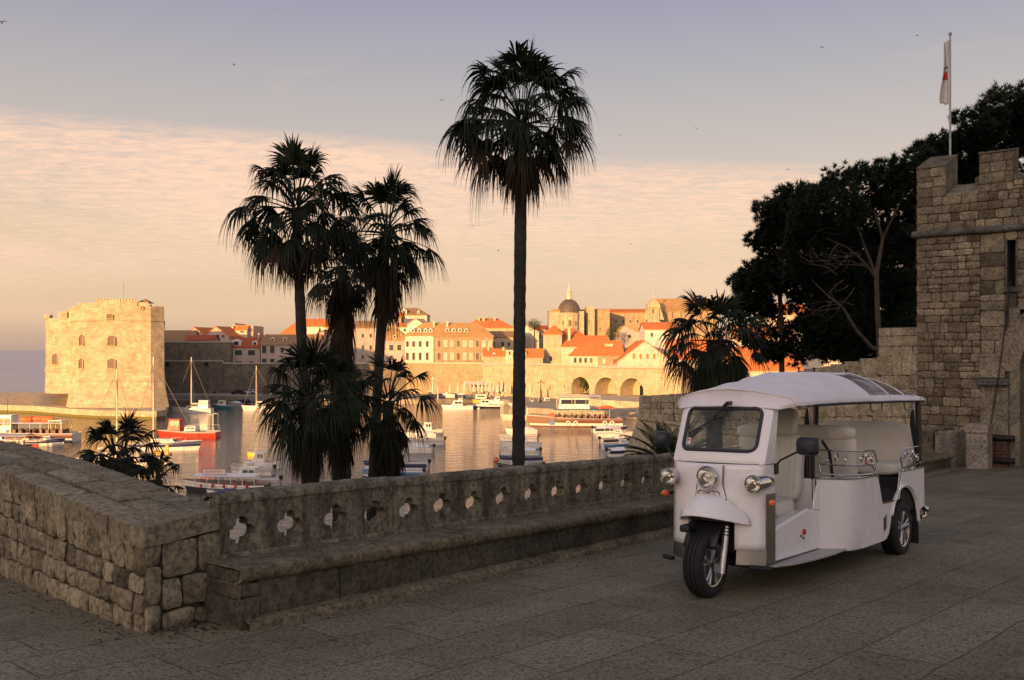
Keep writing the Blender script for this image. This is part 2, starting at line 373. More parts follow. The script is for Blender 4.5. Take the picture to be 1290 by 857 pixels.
def water():
    m, T, p, out = newmat('sea_water'); tc = T.new('ShaderNodeTexCoord').outputs['Object']
    n1 = T.noise(T.mapping(tc, (0.35, 0.95, 1), rot=(0, 0, R(8))), 1.0, 5, 0.55, 0.5); n2 = T.noise(T.mapping(tc, (0.14, 0.30, 1)), 1.0, 4, 0.55, 0.3)
    p.inputs['Base Color'].default_value = (.016, .024, .026, 1); p.inputs['Roughness'].default_value = 0.03; p.inputs['IOR'].default_value = 1.21
    p.inputs['Specular IOR Level'].default_value = 0.5
    bumpit(T, p, T.math('ADD', T.math('ADD', T.math('MULTIPLY', n1, 1.0), T.math('MULTIPLY', T.noise(T.mapping(tc, (1.1, 2.6, 1)), 1.0, 3), 0.45)), T.math('MULTIPLY', n2, 0.8)), 0.50, 0.20)
water()
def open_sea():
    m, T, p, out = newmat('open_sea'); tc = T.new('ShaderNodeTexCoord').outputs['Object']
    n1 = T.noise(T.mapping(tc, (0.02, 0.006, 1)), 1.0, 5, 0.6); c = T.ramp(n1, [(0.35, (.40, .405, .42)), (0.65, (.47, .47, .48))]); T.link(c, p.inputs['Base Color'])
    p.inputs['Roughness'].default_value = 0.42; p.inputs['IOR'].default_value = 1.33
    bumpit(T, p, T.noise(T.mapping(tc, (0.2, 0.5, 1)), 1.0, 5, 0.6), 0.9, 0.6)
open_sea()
# town
SUNSTONE = dict(c1=(.50, .45, .35), c2=(.42, .37, .28), mortar=(.34, .30, .23))
masonry('fort_stone', (.56, .48, .335), (.45, .38, .26), (.36, .30, .20), 1.0, 0.5, 0.7, 0.5, 0.5)
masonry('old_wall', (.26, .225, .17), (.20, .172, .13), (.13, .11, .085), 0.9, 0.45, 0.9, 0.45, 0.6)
masonry('mole_stone', (.60, .50, .35), (.52, .43, .30), (.40, .33, .23), 1.4, 0.5, 0.6, 0.3, 0.4)
masonry('pale_wall', (.53, .455, .315), (.46, .385, .265), (.37, .31, .215), 0.8, 0.4, 0.5, 0.2, 0.4)
masonry('brown_wall', (.46, .36, .23), (.38, .29, .18), (.28, .22, .14), 0.8, 0.4, 0.5, 0.25, 0.4)
masonry('quay_stone', (.42, .36, .28), (.36, .31, .235), (.25, .21, .16), 1.4, 0.5, 0.6, 0.3, 0.4)
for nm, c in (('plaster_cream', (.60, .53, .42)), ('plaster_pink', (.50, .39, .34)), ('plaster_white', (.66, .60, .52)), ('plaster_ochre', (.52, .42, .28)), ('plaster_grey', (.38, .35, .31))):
    plain(nm, c, 0.9, var=0.14, scale=0.8, bump=0.15, bscale=2.0, spec=0.2, dirt=0.3)
rooftile('tile_orange', (.68, .24, .075), (.56, .18, .06)); rooftile('tile_red', (.46, .11, .045), (.36, .09, .04))
rooftile('tile_ochre', (.56, .35, .14), (.45, .26, .11)); rooftile('tile_brown', (.36, .22, .12), (.28, .17, .10))
plain('lead_dome', (.105, .085, .072), 0.6, var=0.25, scale=1.5, dirt=0.3)
plain('shutter_dark', (.035, .045, .042), 0.7, var=0.2); plain('shutter_wood', (.16, .11, .07), 0.7, var=0.2); plain('window_glass', (.03, .034, .04), 0.12, var=0.2, spec=0.7)
plain('stone_trim', (.50, .44, .35), 0.85, var=0.12)
plain('hill_scrub', (.055, .06, .035), 0.95, var=0.4, scale=0.12, bump=0.6, bscale=0.4)
plain('bank_earth', (.07, .066, .045), 0.95, var=0.4, scale=0.5, bump=0.6, bscale=2.0)
# vegetation
def leafmat(name, c1, c2, c3, island=True):
    m, T, p, out = newmat(name); tc = T.new('ShaderNodeTexCoord').outputs['Object']
    f = T.new('ShaderNodeNewGeometry').outputs['Random Per Island'] if island else T.noise(tc, 3.0, 3)
    c = T.ramp(f, [(0.0, c1), (0.55, c2), (1.0, c3)]); n = T.noise(tc, 2.0, 4)
    c = T.mix(0.6, c, T.ramp(n, [(0.3, 0.6), (0.7, 1.3)]), 'MULTIPLY'); T.link(c, p.inputs['Base Color'])
    p.inputs['Roughness'].default_value = 0.6; p.inputs['Specular IOR Level'].default_value = 0.18
    tr = T.new('ShaderNodeBsdfTranslucent'); T.link(c, tr.inputs[0]); ms = T.new('ShaderNodeMixShader'); ms.inputs[0].default_value = 0.12
    T.link(p.outputs[0], ms.inputs[1]); T.link(tr.outputs[0], ms.inputs[2]); T.link(ms.outputs[0], out.inputs[0])
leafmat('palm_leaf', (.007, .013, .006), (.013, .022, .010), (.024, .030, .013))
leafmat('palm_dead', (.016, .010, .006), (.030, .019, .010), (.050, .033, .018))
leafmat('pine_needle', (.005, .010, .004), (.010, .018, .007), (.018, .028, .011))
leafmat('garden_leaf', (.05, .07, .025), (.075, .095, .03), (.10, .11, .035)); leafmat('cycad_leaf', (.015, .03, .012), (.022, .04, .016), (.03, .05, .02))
def barkmat(name, c1, c2, ring):
    m, T, p, out = newmat(name); tc = T.new('ShaderNodeTexCoord').outputs['Object']
    n = T.noise(T.mapping(tc, (8, 8, ring)), 1.0, 6, 0.7); n2 = T.noise(tc, 2.5, 5, 0.65)
    c = T.ramp(n, [(0.35, c1), (0.65, c2)]); c = T.mix(0.7, c, T.ramp(n2, [(0.3, 0.5), (0.7, 1.25)]), 'MULTIPLY')
    T.link(c, p.inputs['Base Color']); p.inputs['Roughness'].default_value = 0.95; bumpit(T, p, n, 0.8, 0.03)
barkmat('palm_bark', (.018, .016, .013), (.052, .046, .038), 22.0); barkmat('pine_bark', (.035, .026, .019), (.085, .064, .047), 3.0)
# vehicle and boats
plain('white_paint', (.80, .785, .77), 0.28, var=0.03, scale=2.0, coat=0.5, dirt=0.07)
plain('white_gel', (.72, .70, .66), 0.35, var=0.06, scale=1.5, dirt=0.15); plain('cream_gel', (.60, .54, .44), 0.4, var=0.08, scale=1.5, dirt=0.15)
plain('grey_gel', (.42, .42, .42), 0.45, var=0.1, scale=1.5, dirt=0.2)
plain('canvas_white', (.73, .705, .71), 0.85, var=0.05, scale=5, bump=0.08, bscale=160, spec=0.2); plain('canvas_cream', (.62, .56, .46), 0.85, var=0.08, scale=2)
plain('canvas_blue', (.035, .05, .15), 0.8, var=0.15); plain('leather_cream', (.60, .575, .50), 0.5, var=0.05, scale=9, bump=0.15, bscale=120)
plain('black_rubber', (.008, .008, .009), 0.8, var=0.2, scale=12); plain('black_paint', (.010, .010, .012), 0.4, var=0.1); plain('black_trim', (.013, .016, .026), 0.45, var=0.1)
plain('chrome', (.62, .61, .60), 0.09, metal=1.0, var=0.04); plain('chrome_smoked', (.25, .235, .22), 0.40, metal=1.0, var=0.1, scale=8); plain('alloy', (.52, .52, .53), 0.32, metal=1.0, var=0.06)
plain('fork_silver', (.55, .55, .56), 0.38, metal=0.8, var=0.06); plain('steel_grey', (.30, .31, .32), 0.5, metal=0.6, var=0.1); plain('floor_black', (.012, .012, .012), 0.85, var=0.2)
plain('plate_grey', (.40, .40, .40), 0.45, metal=0.5, var=0.1, dirt=0.2)
plain('orange_lens', (.80, .13, .02), 0.2, var=0.06, coat=0.5); plain('red_lens', (.55, .03, .02), 0.25, var=0.08)
plain('boat_red', (.50, .04, .022), 0.45, var=0.12, scale=1.5); plain('boat_navy', (.022, .032, .10), 0.35, var=0.12); plain('boat_blue', (.05, .17, .38), 0.4, var=0.1)
plain('boat_teal', (.04, .17, .19), 0.45, var=0.1); plain('boat_yellow', (.72, .45, .03), 0.45, var=0.1); plain('boat_orange', (.68, .15, .03), 0.55, var=0.12); plain('boat_wood', (.16, .062, .035), 0.5, var=0.2)
plain('boat_dark', (.022, .022, .026), 0.4, var=0.2); plain('green_glass', (.012, .11, .085), 0.15, var=0.2); plain('mast_white', (.66, .62, .55), 0.4, var=0.05); plain('rope', (.24, .19, .14), 0.9, var=0.2); plain('iron', (.018, .017, .017), 0.55, metal=0.4, var=0.3)
plain('flag_cloth', (.60, .56, .55), 0.9, var=0.06); plain('flag_red', (.55, .03, .03), 0.85, var=0.1); plain('letter_dark', (.05, .03, .03), 0.6); plain('letter_red', (.45, .04, .04), 0.6)
plain('wood_brown', (.095, .050, .032), 0.8, var=0.3, scale=8, bump=0.3, bscale=30); plain('bird_dark', (.02, .02, .022), 0.8)
plain('reflector', (.75, .74, .70), 0.14, metal=0.9, var=0.03)
plain('sign_white', (.70, .66, .62), 0.5, var=0.05)
def clear(name, tint, gloss_col, ior=1.45, haze=0.0, hcol=(.6, .58, .56), bump=0.0):
    m, T, p, out = newmat(name); T.n.remove(p); tc = T.new('ShaderNodeTexCoord').outputs['Object']
    tr = T.new('ShaderNodeBsdfTransparent'); tr.inputs[0].default_value = (*tint, 1)
    gl = T.new('ShaderNodeBsdfGlossy'); gl.inputs['Roughness'].default_value = 0.04; gl.inputs[0].default_value = (*gloss_col, 1)
    fr = T.new('ShaderNodeFresnel'); fr.inputs[0].default_value = ior
    if bump:
        b = T.new('ShaderNodeBump'); b.inputs['Strength'].default_value = bump; b.inputs['Distance'].default_value = 0.02
        T.link(T.noise(tc, 7.0, 3), b.inputs['Height']); T.link(b.outputs[0], gl.inputs['Normal'])
    ms = T.new('ShaderNodeMixShader'); T.link(fr.outputs[0], ms.inputs[0]); T.link(tr.outputs[0], ms.inputs[1]); T.link(gl.outputs[0], ms.inputs[2]); last = ms.outputs[0]
    if haze:
        df = T.new('ShaderNodeBsdfDiffuse'); df.inputs[0].default_value = (*hcol, 1); m2 = T.new('ShaderNodeMixShader')
        T.link(T.math('MULTIPLY', T.noise(tc, 3.0, 4), haze * 2), m2.inputs[0]); T.link(last, m2.inputs[1]); T.link(df.outputs[0], m2.inputs[2]); last = m2.outputs[0]
    T.link(last, out.inputs[0])
clear('windscreen_glass', (.92, .97, .93), (1, 1, 1), 1.22, 0.06, (.55, .62, .56)); clear('clear_vinyl', (.86, .84, .81), (.9, .9, .9), 1.5, 0.17, bump=0.25); clear('lamp_glass', (.92, .92, .90), (1, 1, 1), 1.45)
M = MATS
# ------------------------------------------------------------------ setting: sea, land
def gpt(x, y, dz=0.0): return Vector((x, y, gz(x, y) + dz))
def bench_pt(t, off=0.0, dz=0.0):
    p = BENCH0 + U2 * t + NB * off; return Vector((p.x, p.y, gz(p.x, p.y) + dz))
sea = MB(); sea.add([(-30000, -3000, SEA_Z), (30000, -3000, SEA_Z), (30000, 285, SEA_Z), (-30000, 285, SEA_Z)], [(0, 1, 2, 3)])
setp(sea.build('harbour_water', M['sea_water']), kind='structure')
osea = MB(); osea.add([(-30000, 285, SEA_Z), (30000, 285, SEA_Z), (30000, 45000, SEA_Z), (-30000, 45000, SEA_Z)], [(0, 1, 2, 3)]); setp(osea.build('sea', M['open_sea']), kind='structure')
VR = Vector((0.7688, -0.6395, 0)).normalized()      # across the road, to the right of the gate
LW_A = Vector((-2.63, 6.81, 0)); LW_DIR = Vector((-0.705, 0.709, 0)).normalized(); LW_N = Vector((LW_DIR.y, -LW_DIR.x, 0)) * 1.0
if LW_N.y < 0: LW_N = -LW_N                           # outward, to the sea
lw_end = LW_A + LW_DIR * 11.0
far_b = WALL0 + U2 * 34 + NB * 0.1
pz = [lw_end + LW_N * 0.5, LW_A + LW_N * 0.5 + U2 * 0.4, WALL0 + NB * 0.12, far_b, far_b + VR * 40, Vector((55, -45, 0)), Vector((-50, -45, 0)), Vector((-50, 6, 0))]
plz = MB(); n = len(pz)
plz.add([gpt(p.x, p.y) for p in pz] + [Vector((p.x, p.y, SEA_Z - 1)) for p in pz], [tuple(range(n))] + [(i, (i + 1) % n, n + (i + 1) % n, n + i) for i in range(n)])
setp(plz.build('plaza', M['paving']), kind='structure')
# the bank below the terrace, down to the water
def bank_fn(u, v):
    t = -24 + 70 * u; w = 0.2 + 46 * v
    p = WALL0 + U2 * t + NB * w
    if t < 0: p = p - VR * 0 + Vector((t * 0.45, 0, 0))
    z = -9.2 - 7.2 * v ** 0.8 + 0.6 * noise.noise(Vector((p.x * .3, p.y * .3, 0)))
    return Vector((p.x, p.y, z))
bk = MB(); bk.grid(bank_fn, 60, 36); setp(bk.build('bank', M['bank_earth'], smooth=True), kind='structure')
# added unseen ridge behind the viewer, shaped to keep the sun off the terrace
bdir = Vector((-math.sin(R(SUN_AZ)), -math.cos(R(SUN_AZ)), 0)); bper = Vector((bdir.y, -bdir.x, 0))
if bper.x < 0: bper = -bper
def shade_ridge_fn(u, v):
    p = -260 + 700 * u; q = 60 + 240 * v
    if p > -30: h = 40.0
    elif p > -46: h = 23 + (p + 46) / 16 * 17
    elif p > -82: h = 23.0
    elif p > -100: h = -14 + (p + 100) / 18 * 37.0
    else: h = -17
    base = -17.0 if p < -75 else -6.0
    prof = max(0.0, 1 - abs(v - 0.42) / 0.42) ** 0.8
    z = base + (h - base) * prof + (1.6 * noise.noise(Vector((p * .03, q * .05, 2))) + 0.5 * noise.noise(Vector((p * .2, q * .2, 5)))) * prof
    a = bdir * q + bper * p
    return Vector((a.x, a.y, z))
rg = MB(); rg.grid(shade_ridge_fn, 175, 40); setp(rg.build('hill', M['hill_scrub'], smooth=True), kind='structure')  # out of view, added as a sun blocker
# raised pavement at the lower right corner
kb = MB(); k0 = Vector((2.86, 5.66, 0)); kd = U2
e0 = k0 - kd * 6; e1 = k0 + kd * 14; kw = VR * 3.0
P8 = [gpt(e.x, e.y, 0.004) for e in (e0, e0 + kw, e1 + kw, e1)]
top = [p + Vector((0, 0, 0.05)) for p in P8]
kb.hexa(P8 + top); setp(kb.build('kerb', M['bench_stone'], bevel=0.02), kind='structure')

# ------------------------------------------------------------------ stones
def stone(mb, O, ex, ey, en, x0, x1, y0, y1, relief, seed, res=4, gap=0.010, rnd=0.03, sink=0.06, m=0, rough=1.0):
    w, h = x1 - x0, y1 - y0; g = gap; rd = min(rnd, w * .3, h * .3)
    rs = random.Random(seed); bulge = relief * (0.65 + 0.6 * rs.random()); tx, ty = (rs.random() - .5) * relief * .5, (rs.random() - .5) * relief * .5
    o = Vector((rs.random() * 50, rs.random() * 50, rs.random() * 50)); nn = res + 2
    vs = []
    jit = [[(rs.random() - .5) * g * 0.9 * rough for _ in range(4)] for _ in range(2)]
    for j in range(nn + 1):
        for i in range(nn + 1):
            bi = i in (0, nn); bj = j in (0, nn)
            u = 0 if i == 0 else (1 if i == nn else (i - 1) / res); v = 0 if j == 0 else (1 if j == nn else (j - 1) / res)
            X = x0 + g + u * (w - 2 * g); Y = y0 + g + v * (h - 2 * g)
            dx = min(u, 1 - u) * (w - 2 * g); dy = min(v, 1 - v) * (h - 2 * g)
            # round the corners in plan
            if dx < rd and dy < rd:
                cx = x0 + g + rd if u < .5 else x1 - g - rd; cy = y0 + g + rd if v < .5 else y1 - g - rd
                dd = math.hypot(X - cx, Y - cy)
                if dd > rd: X = cx + (X - cx) * rd / dd; Y = cy + (Y - cy) * rd / dd
            e = min(dx, dy); wob = 0.010 * rough
            q = o + Vector((X * 6, Y * 6, 0))
            X += wob * noise.noise(q); Y += wob * noise.noise(q + Vector((9, 0, 0)))
            if bi or bj: Z = -sink
            else:
                Z = bulge * (0.45 + 0.55 * min(1.0, e / (relief * 1.2 + 1e-4))) + tx * (u - .5) * 2 + ty * (v - .5) * 2
                Z += relief * 0.75 * rough * (noise.noise(o + Vector((X * 7, Y * 7, 3))) + 0.5 * noise.noise(o + Vector((X * 19, Y * 19, 8))))
            vs.append(O + ex * X + ey * Y + en * Z)
    k = nn + 1
    mb.add(vs, [(j * k + i, j * k + i + 1, (j + 1) * k + i + 1, (j + 1) * k + i) for j in range(nn) for i in range(nn)], m)
def courses(rng, Wd, Ht, hlo, hhi, wlo, whi, split=0.12):
    """irregular coursed rubble: rectangles filling Wd x Ht"""
    out = []; y = 0.0
    while y < Ht - 1e-4:
        h = rng.uniform(hlo, hhi)
        if Ht - y - h < hlo * 0.7: h = Ht - y
        x = 0.0
        while x < Wd - 1e-4:
            w = rng.uniform(wlo, whi)
            if Wd - x - w < wlo * 0.7: w = Wd - x
            if rng.random() < split and h > hlo * 1.2:
                f = rng.uniform(.35, .65); out.append((x, x + w, y, y + h * f)); out.append((x, x + w, y + h * f, y + h))
            else: out.append((x, x + w, y, y + h))
            x += w
        y += h
    return out
Z3 = Vector((0, 0, 1))
# ------------------------------------------------------------------ rough stone parapet at the left
lw = thing('stone_parapet', 'thick rough block parapet with flagstone top at the left, turning the corner to the balustrade', 'parapet', tuple(gpt(LW_A.x, LW_A.y)))
rng = random.Random(7)
LWL = 11.0; ztop0, ztop1 = -1.27, -1.11
def lw_top(s): return ztop0 + (ztop1 - ztop0) * min(s / 3.2, 1.0) + 0.015 * max(0, s - 3.2)
def lw_pt(s, off, z): p = LW_A + LW_DIR * s + LW_N * off; return Vector((p.x, p.y, z))
core = MB()
for s0, s1 in ((0.0, 3.2), (3.2, LWL)):
    sa = max(s0, .10); a0, a1 = lw_pt(sa, .025, 0), lw_pt(s1, .025, 0); b0, b1 = lw_pt(sa, .72, 0), lw_pt(s1, .72, 0)
    core.hexa([Vector((q.x, q.y, -3.4)) for q in (a0, b0, b1, a1)] + [Vector((a0.x, a0.y, lw_top(s0) - .10)), Vector((b0.x, b0.y, lw_top(s0) - .06)), Vector((b1.x, b1.y, lw_top(s1) - .06)), Vector((a1.x, a1.y, lw_top(s1) - .10))])
endL = 0.66
eA = LW_A + U2 * 0.0
qn = [LW_A + VR * -0.03, LW_A + U2 * endL - VR * .03, LW_A + U2 * endL - VR * 0.75, LW_A + LW_N * .70 - VR * .2]
core.hexa([Vector((q.x, q.y, -3.4)) for q in qn] + [Vector((q.x, q.y, lw_top(0) - .08)) for q in qn])
core.build('mortar_core', M['mortar'], lw, rel=True)
st = MB()
# long face: sheared courses that follow the wall's own fall
L_use = 10.9
gA, gB = gz(*(LW_A.xy)), gz(*((LW_A + LW_DIR * L_use).xy))
for i, (x0, x1, y0, y1) in enumerate(courses(rng, L_use, 1.0, .20, .31, .15, .30, .14)):
    xm = (x0 + x1) / 2; zb = gz(*((LW_A + LW_DIR * xm).xy)) - .03; zt = lw_top(xm) - .13; sc = (zt - zb)
    stone(st, lw_pt(0, 0, zb), LW_DIR, Z3, -LW_N, x0, x1, y0 * sc, y1 * sc, .022, 100 + i, 7, .008, .026, .07, rough=1.5)
eH = (lw_top(0) - .10) - gz(*LW_A.xy)
for i, (x0, x1, y0, y1) in enumerate([(0, .13, .47, eH), (.13, .42, .36, eH - .02), (.42, .64, .36, eH - .01), (0, .13, .19, .47), (.13, .30, .13, .36), (.30, .52, .13, .36), (.52, .65, .10, .36), (0, .22, -.02, .19), (.13, .40, -.02, .13), (.40, .65, -.02, .10)]):
    if i == 7: x0, x1 = 0, .13
    stone(st, gpt(*LW_A.xy), U2, Z3, VR, x0, x1, y0, y1, .026, 400 + i, 6, .008, .035, .07)
st.build('stonework', M['rubble'], lw, rel=True, smooth=True)
cp = MB()
# coping: front row of thick slabs, then flags behind; the top leans a little to the viewer
def cap_slab(s0, s1, o0, o1, seed, th=.13, lip=0.03):
    rs = random.Random(seed); dz = rs.uniform(-.012, .014)
    pts = []
    for s, o in ((s0, o0), (s1, o0), (s1, o1), (s0, o1)): pts.append((s, o))
    nu, nv = max(3, int((s1 - s0) / .07)), 5; g = .015
    def fn(u, v):
        i, j = u, v; s = s0 + g + (s1 - s0 - 2 * g) * min(max((u * (nu + 2) - 1) / nu, 0), 1); o = o0 + g + (o1 - o0 - 2 * g) * min(max((v * (nv + 2) - 1) / nv, 0), 1)
        side = u in (0.0, 1.0) or v in (0.0, 1.0)
        q = Vector((s * 5, o * 5, seed)); e = min(s - s0, s1 - s, o - o0, o1 - o)
        z = lw_top(max(s, 0)) + dz + .010 * (o - .35) + 0.009 * noise.noise(q) + .005 * noise.noise(q * 3.3) - (0.012 if e < .02 else 0) - (th if side else 0)
        if s < 0: pass
        return lw_pt(s + .008 * noise.noise(q * 2), o + (0 if not side else 0) + .010 * noise.noise(q * 2 + Vector((5, 0, 0))), z)
    cp.grid(fn, nu + 2, nv + 2)
s = 0.06; k = 0
while s < 10.6:
    w = rng.uniform(.5, 1.0); cap_slab(s, s + w, -.035, rng.uniform(.20, .27), 10 + k, .15); s += w; k += 1
for o0, o1 in ((.24, .50), (.50, .79)):
    s = 0.10
    while s < 10.6:
        w = rng.uniform(.5, 1.1); cap_slab(s, s + w, o0, o1 + rng.uniform(-.02, .03), 100 + k, .13); s += w; k += 1
# thick end slab along the return face
def endcap(u, v):
    uu = min(max((u * 12 - 1) / 10, 0), 1); vv = min(max((v * 8 - 1) / 6, 0), 1); side = u in (0., 1.) or v in (0., 1.)
    p = LW_A + U2 * (-.02 + .615 * uu) + VR * (.03 - .24 * vv); q = Vector((p.x * 6, p.y * 6, 3))
    z = lw_top(0) + .006 + .05 * uu + .012 * noise.noise(q) - (.15 if side else 0)
    return Vector((p.x, p.y, z)) + VR * .010 * noise.noise(q * 2)
cp.grid(endcap, 12, 8)
cp.build('coping', M['coping'], lw, rel=True, smooth=True)

# ------------------------------------------------------------------ pierced balustrade
bal = thing('stone_balustrade', 'weathered grey stone balustrade pierced with a row of quatrefoils above the bench', 'balustrade', tuple(bench_pt(0, .5)))
def quatre(cx, cy, o=.068, r=.056, sc=1.0):
    pts = []
    for k in range(4):
        a0 = 90 * k; c = Vector((math.cos(R(a0)), math.sin(R(a0)))) * o
        t = (o + math.sqrt(2 * r * r - o * o)) / 2
        # arc from the diagonal before to the diagonal after
        s0 = math.degrees(math.atan2(-t, t - o)); s1 = -s0
        for i in range(9):
            a = s0 + (s1 - s0) * i / 8
            pts.append((cx + (c.x + r * math.cos(R(a0 + a))) * sc, cy + (c.y + r * math.sin(R(a0 + a))) * sc))
    return pts
slope = math.atan((GA * U2.x + GB * U2.y)); ES = Vector((U2.x, U2.y, math.tan(slope))).normalized()
holes_t = [.34, .80, 1.28, 1.73, 2.15, 2.60, 3.05, 3.51, 3.98, 4.45, 4.91, 5.37, 5.84, 6.31] + [6.78 + .47 * i for i in range(28)]
joints = [0.12, 1.95, 2.83, 4.68, 6.55, 8.4, 10.3, 12.2, 14.0, 15.9, 17.8, 19.95]
TH = 0.115
for a, b in zip(joints[:-1], joints[1:]):
    hs = [quatre(t - a, .205 + 0.004 * ((i * 7) % 3 - 1)) for i, t in enumerate(holes_t) if a + .1 < t < b - .1]
    nx = max(2, int((b - a) / .25)); outer = [(0.004 + (b - a - .008) * i / nx, 0.0) for i in range(nx + 1)] + [(b - a - .004 - (b - a - .008) * i / nx, .475) for i in range(nx + 1)]
    vs, fs = pierced(outer, hs, TH)
    mb = MB(); o = bench_pt(a, .5, .43 - .05 * min(a / 7, 1))
    frz = lambda p: o + ES * p.x + Z3 * p.y + NB * p.z
    mb.add([frz(p) for p in vs], fs)
    mb.build('panel', M['balustrade_stone'], bal, rel=True, bevel=.012, weld=True)
rail = MB()
for a, b in zip(joints[:-1], joints[1:]):
    def railf(u, v, a=a, b=b):
        t = a + .004 + (b - a - .008) * min(max((u * 22 - 1) / 20, 0), 1); prof = [(-.012, -.035), (-.012, 0.0), (.0, .022), (.04, .036), (.09, .040), (.14, .036), (.175, .022), (.187, 0.0), (.187, -.035)]
        q = prof[round(v * 8)]; p = bench_pt(t, .5 + q[0], .43 - .05 * min(a / 7, 1) + .475 + q[1]) if False else None
        o = bench_pt(a, .5, .43 - .05 * min(a / 7, 1)); p = o + ES * (t - a) + NB * q[0] + Z3 * (.477 + q[1])
        e = .012 * noise.noise(Vector((t * 2.2, q[0] * 9, 1))) + .006 * noise.noise(Vector((t * 9, q[0] * 20, 4)))
        if u in (0., 1.): p = p - Z3 * .03
        return p + Z3 * e + NB * (.5 * e)
    rail.grid(railf, 22, 8)
rail.build('top_rail', M['balustrade_stone'], bal, rel=True, smooth=True)
bs = MB()
for a, b in zip(joints[:-1], joints[1:]):
    bs.hexa([bench_pt(a + .003, .505, -.05), bench_pt(b - .003, .505, -.05), bench_pt(b - .003, .69, -.05), bench_pt(a + .003, .69, -.05),
             bench_pt(a + .003, .505, .428 - .05 * min(a / 7, 1)), bench_pt(b - .003, .505, .428 - .05 * min(b / 7, 1)), bench_pt(b - .003, .69, .428 - .05 * min(b / 7, 1)), bench_pt(a + .003, .69, .428 - .05 * min(a / 7, 1))])
    # skirting stone that meets the seat
    bs.hexa([bench_pt(a + .003, .462, .395 - .06 * min(a / 7, 1)), bench_pt(b - .003, .462, .395 - .06 * min(b / 7, 1)), bench_pt(b - .003, .503, .395 - .06 * min(b / 7, 1)), bench_pt(a + .003, .503, .395 - .06 * min(a / 7, 1)),
             bench_pt(a + .003, .468, .475 - .06 * min(a / 7, 1)), bench_pt(b - .003, .468, .475 - .06 * min(b / 7, 1)), bench_pt(b - .003, .497, .485 - .06 * min(b / 7, 1)), bench_pt(a + .003, .497, .485 - .06 * min(a / 7, 1))])
bs.build('base_course', M['balustrade_stone'], bal, rel=True, bevel=.01)
# ------------------------------------------------------------------ long stone bench
ben = thing('stone_bench', 'long worn stone bench running along the balustrade from the parapet to the gate', 'bench', tuple(bench_pt(0)))
def hseat(t): return .45 - .07 * min(t / 6.5, 1.3)
sj = [-.02, 1.42, 2.35, 3.75, 4.75, 5.9, 7.2, 8.6, 10.1, 11.6, 13.2, 14.9, 16.6, 18.25]
for i, (a, b) in enumerate(zip(sj[:-1], sj[1:])):
    mb = MB(); nu, th = 20, .125
    prof = [(.475, -.12), (.475, 0.0), (.30, .002), (.10, .0), (-.005, -.006), (-.022, -.03), (-.018, -.075), (.0, -.10), (.055, -.125), (.47, -.125)]
    def sf(u, v, a=a, b=b, i=i):
        t = a + .004 + (b - a - .008) * min(max((u * (nu + 2) - 1) / nu, 0), 1); q = prof[round(v * 9)]
        c = .5 if u in (0., 1.) else 1.0; e = .010 * noise.noise(Vector((t * 3, q[0] * 6, i))) + .006 * noise.noise(Vector((t * 11, q[0] * 15 + q[1] * 20, i + 5)))
        off = q[0] if c == 1 else .24 + (q[0] - .24) * .94; dz = q[1] if c == 1 else -.06 + (q[1] + .06) * .85
        return bench_pt(t, off + e * .7, hseat(t) + dz + e)
    mb.grid(sf, nu + 2, 9); mb.build('seat_slab', M['bench_stone'], ben, rel=True, smooth=True)
bb = MB(); bj = [0.0, .95, 2.0, 2.85, 3.7, 4.55, 5.35, 6.2, 7.1, 8.0, 9, 10, 11, 12, 13, 14, 15, 16, 17, 18.1]
for i, (a, b) in enumerate(zip(bj[:-1], bj[1:])):
    if i == 0:
        st2 = [(a, .16, .02)]; a = .16
    O = bench_pt(a, .055, .06); sl = (GA * U2.x + GB * U2.y); ex = ES
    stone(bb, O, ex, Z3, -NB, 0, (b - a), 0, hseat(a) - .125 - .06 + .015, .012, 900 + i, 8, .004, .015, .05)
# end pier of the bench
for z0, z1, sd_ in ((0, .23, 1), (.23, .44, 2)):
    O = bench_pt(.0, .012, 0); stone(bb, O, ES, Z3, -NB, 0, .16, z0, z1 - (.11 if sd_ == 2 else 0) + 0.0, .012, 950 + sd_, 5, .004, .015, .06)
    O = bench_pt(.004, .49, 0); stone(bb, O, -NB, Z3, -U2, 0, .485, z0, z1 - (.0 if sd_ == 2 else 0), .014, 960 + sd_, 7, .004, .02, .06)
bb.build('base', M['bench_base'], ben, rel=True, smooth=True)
fill = MB(); fill.hexa([bench_pt(.03, .07, -.1), bench_pt(18.1, .07, -.1), bench_pt(18.1, .48, -.1), bench_pt(.03, .48, -.1), bench_pt(.03, .07, .30), bench_pt(18.1, .07, .22), bench_pt(18.1, .48, .22), bench_pt(.03, .48, .30)])
fill.build('core', M['mortar'], ben, rel=True)
pl = MB()
def plf(u, v):
    t = .02 + 18.1 * u; q = [(.08, .075), (-.01, .07), (-.055, .05), (-.075, .015), (-.08, -.04)][round(v * 4)]
    e = .014 * noise.noise(Vector((t * 2.5, v * 3, 7))) + .007 * noise.noise(Vector((t * 10, v * 3, 9)))
    return bench_pt(t, q[0] + e, q[1] + e * .6)
pl.grid(plf, 260, 4); pl.build('plinth', M['bench_stone'], ben, rel=True, smooth=True)

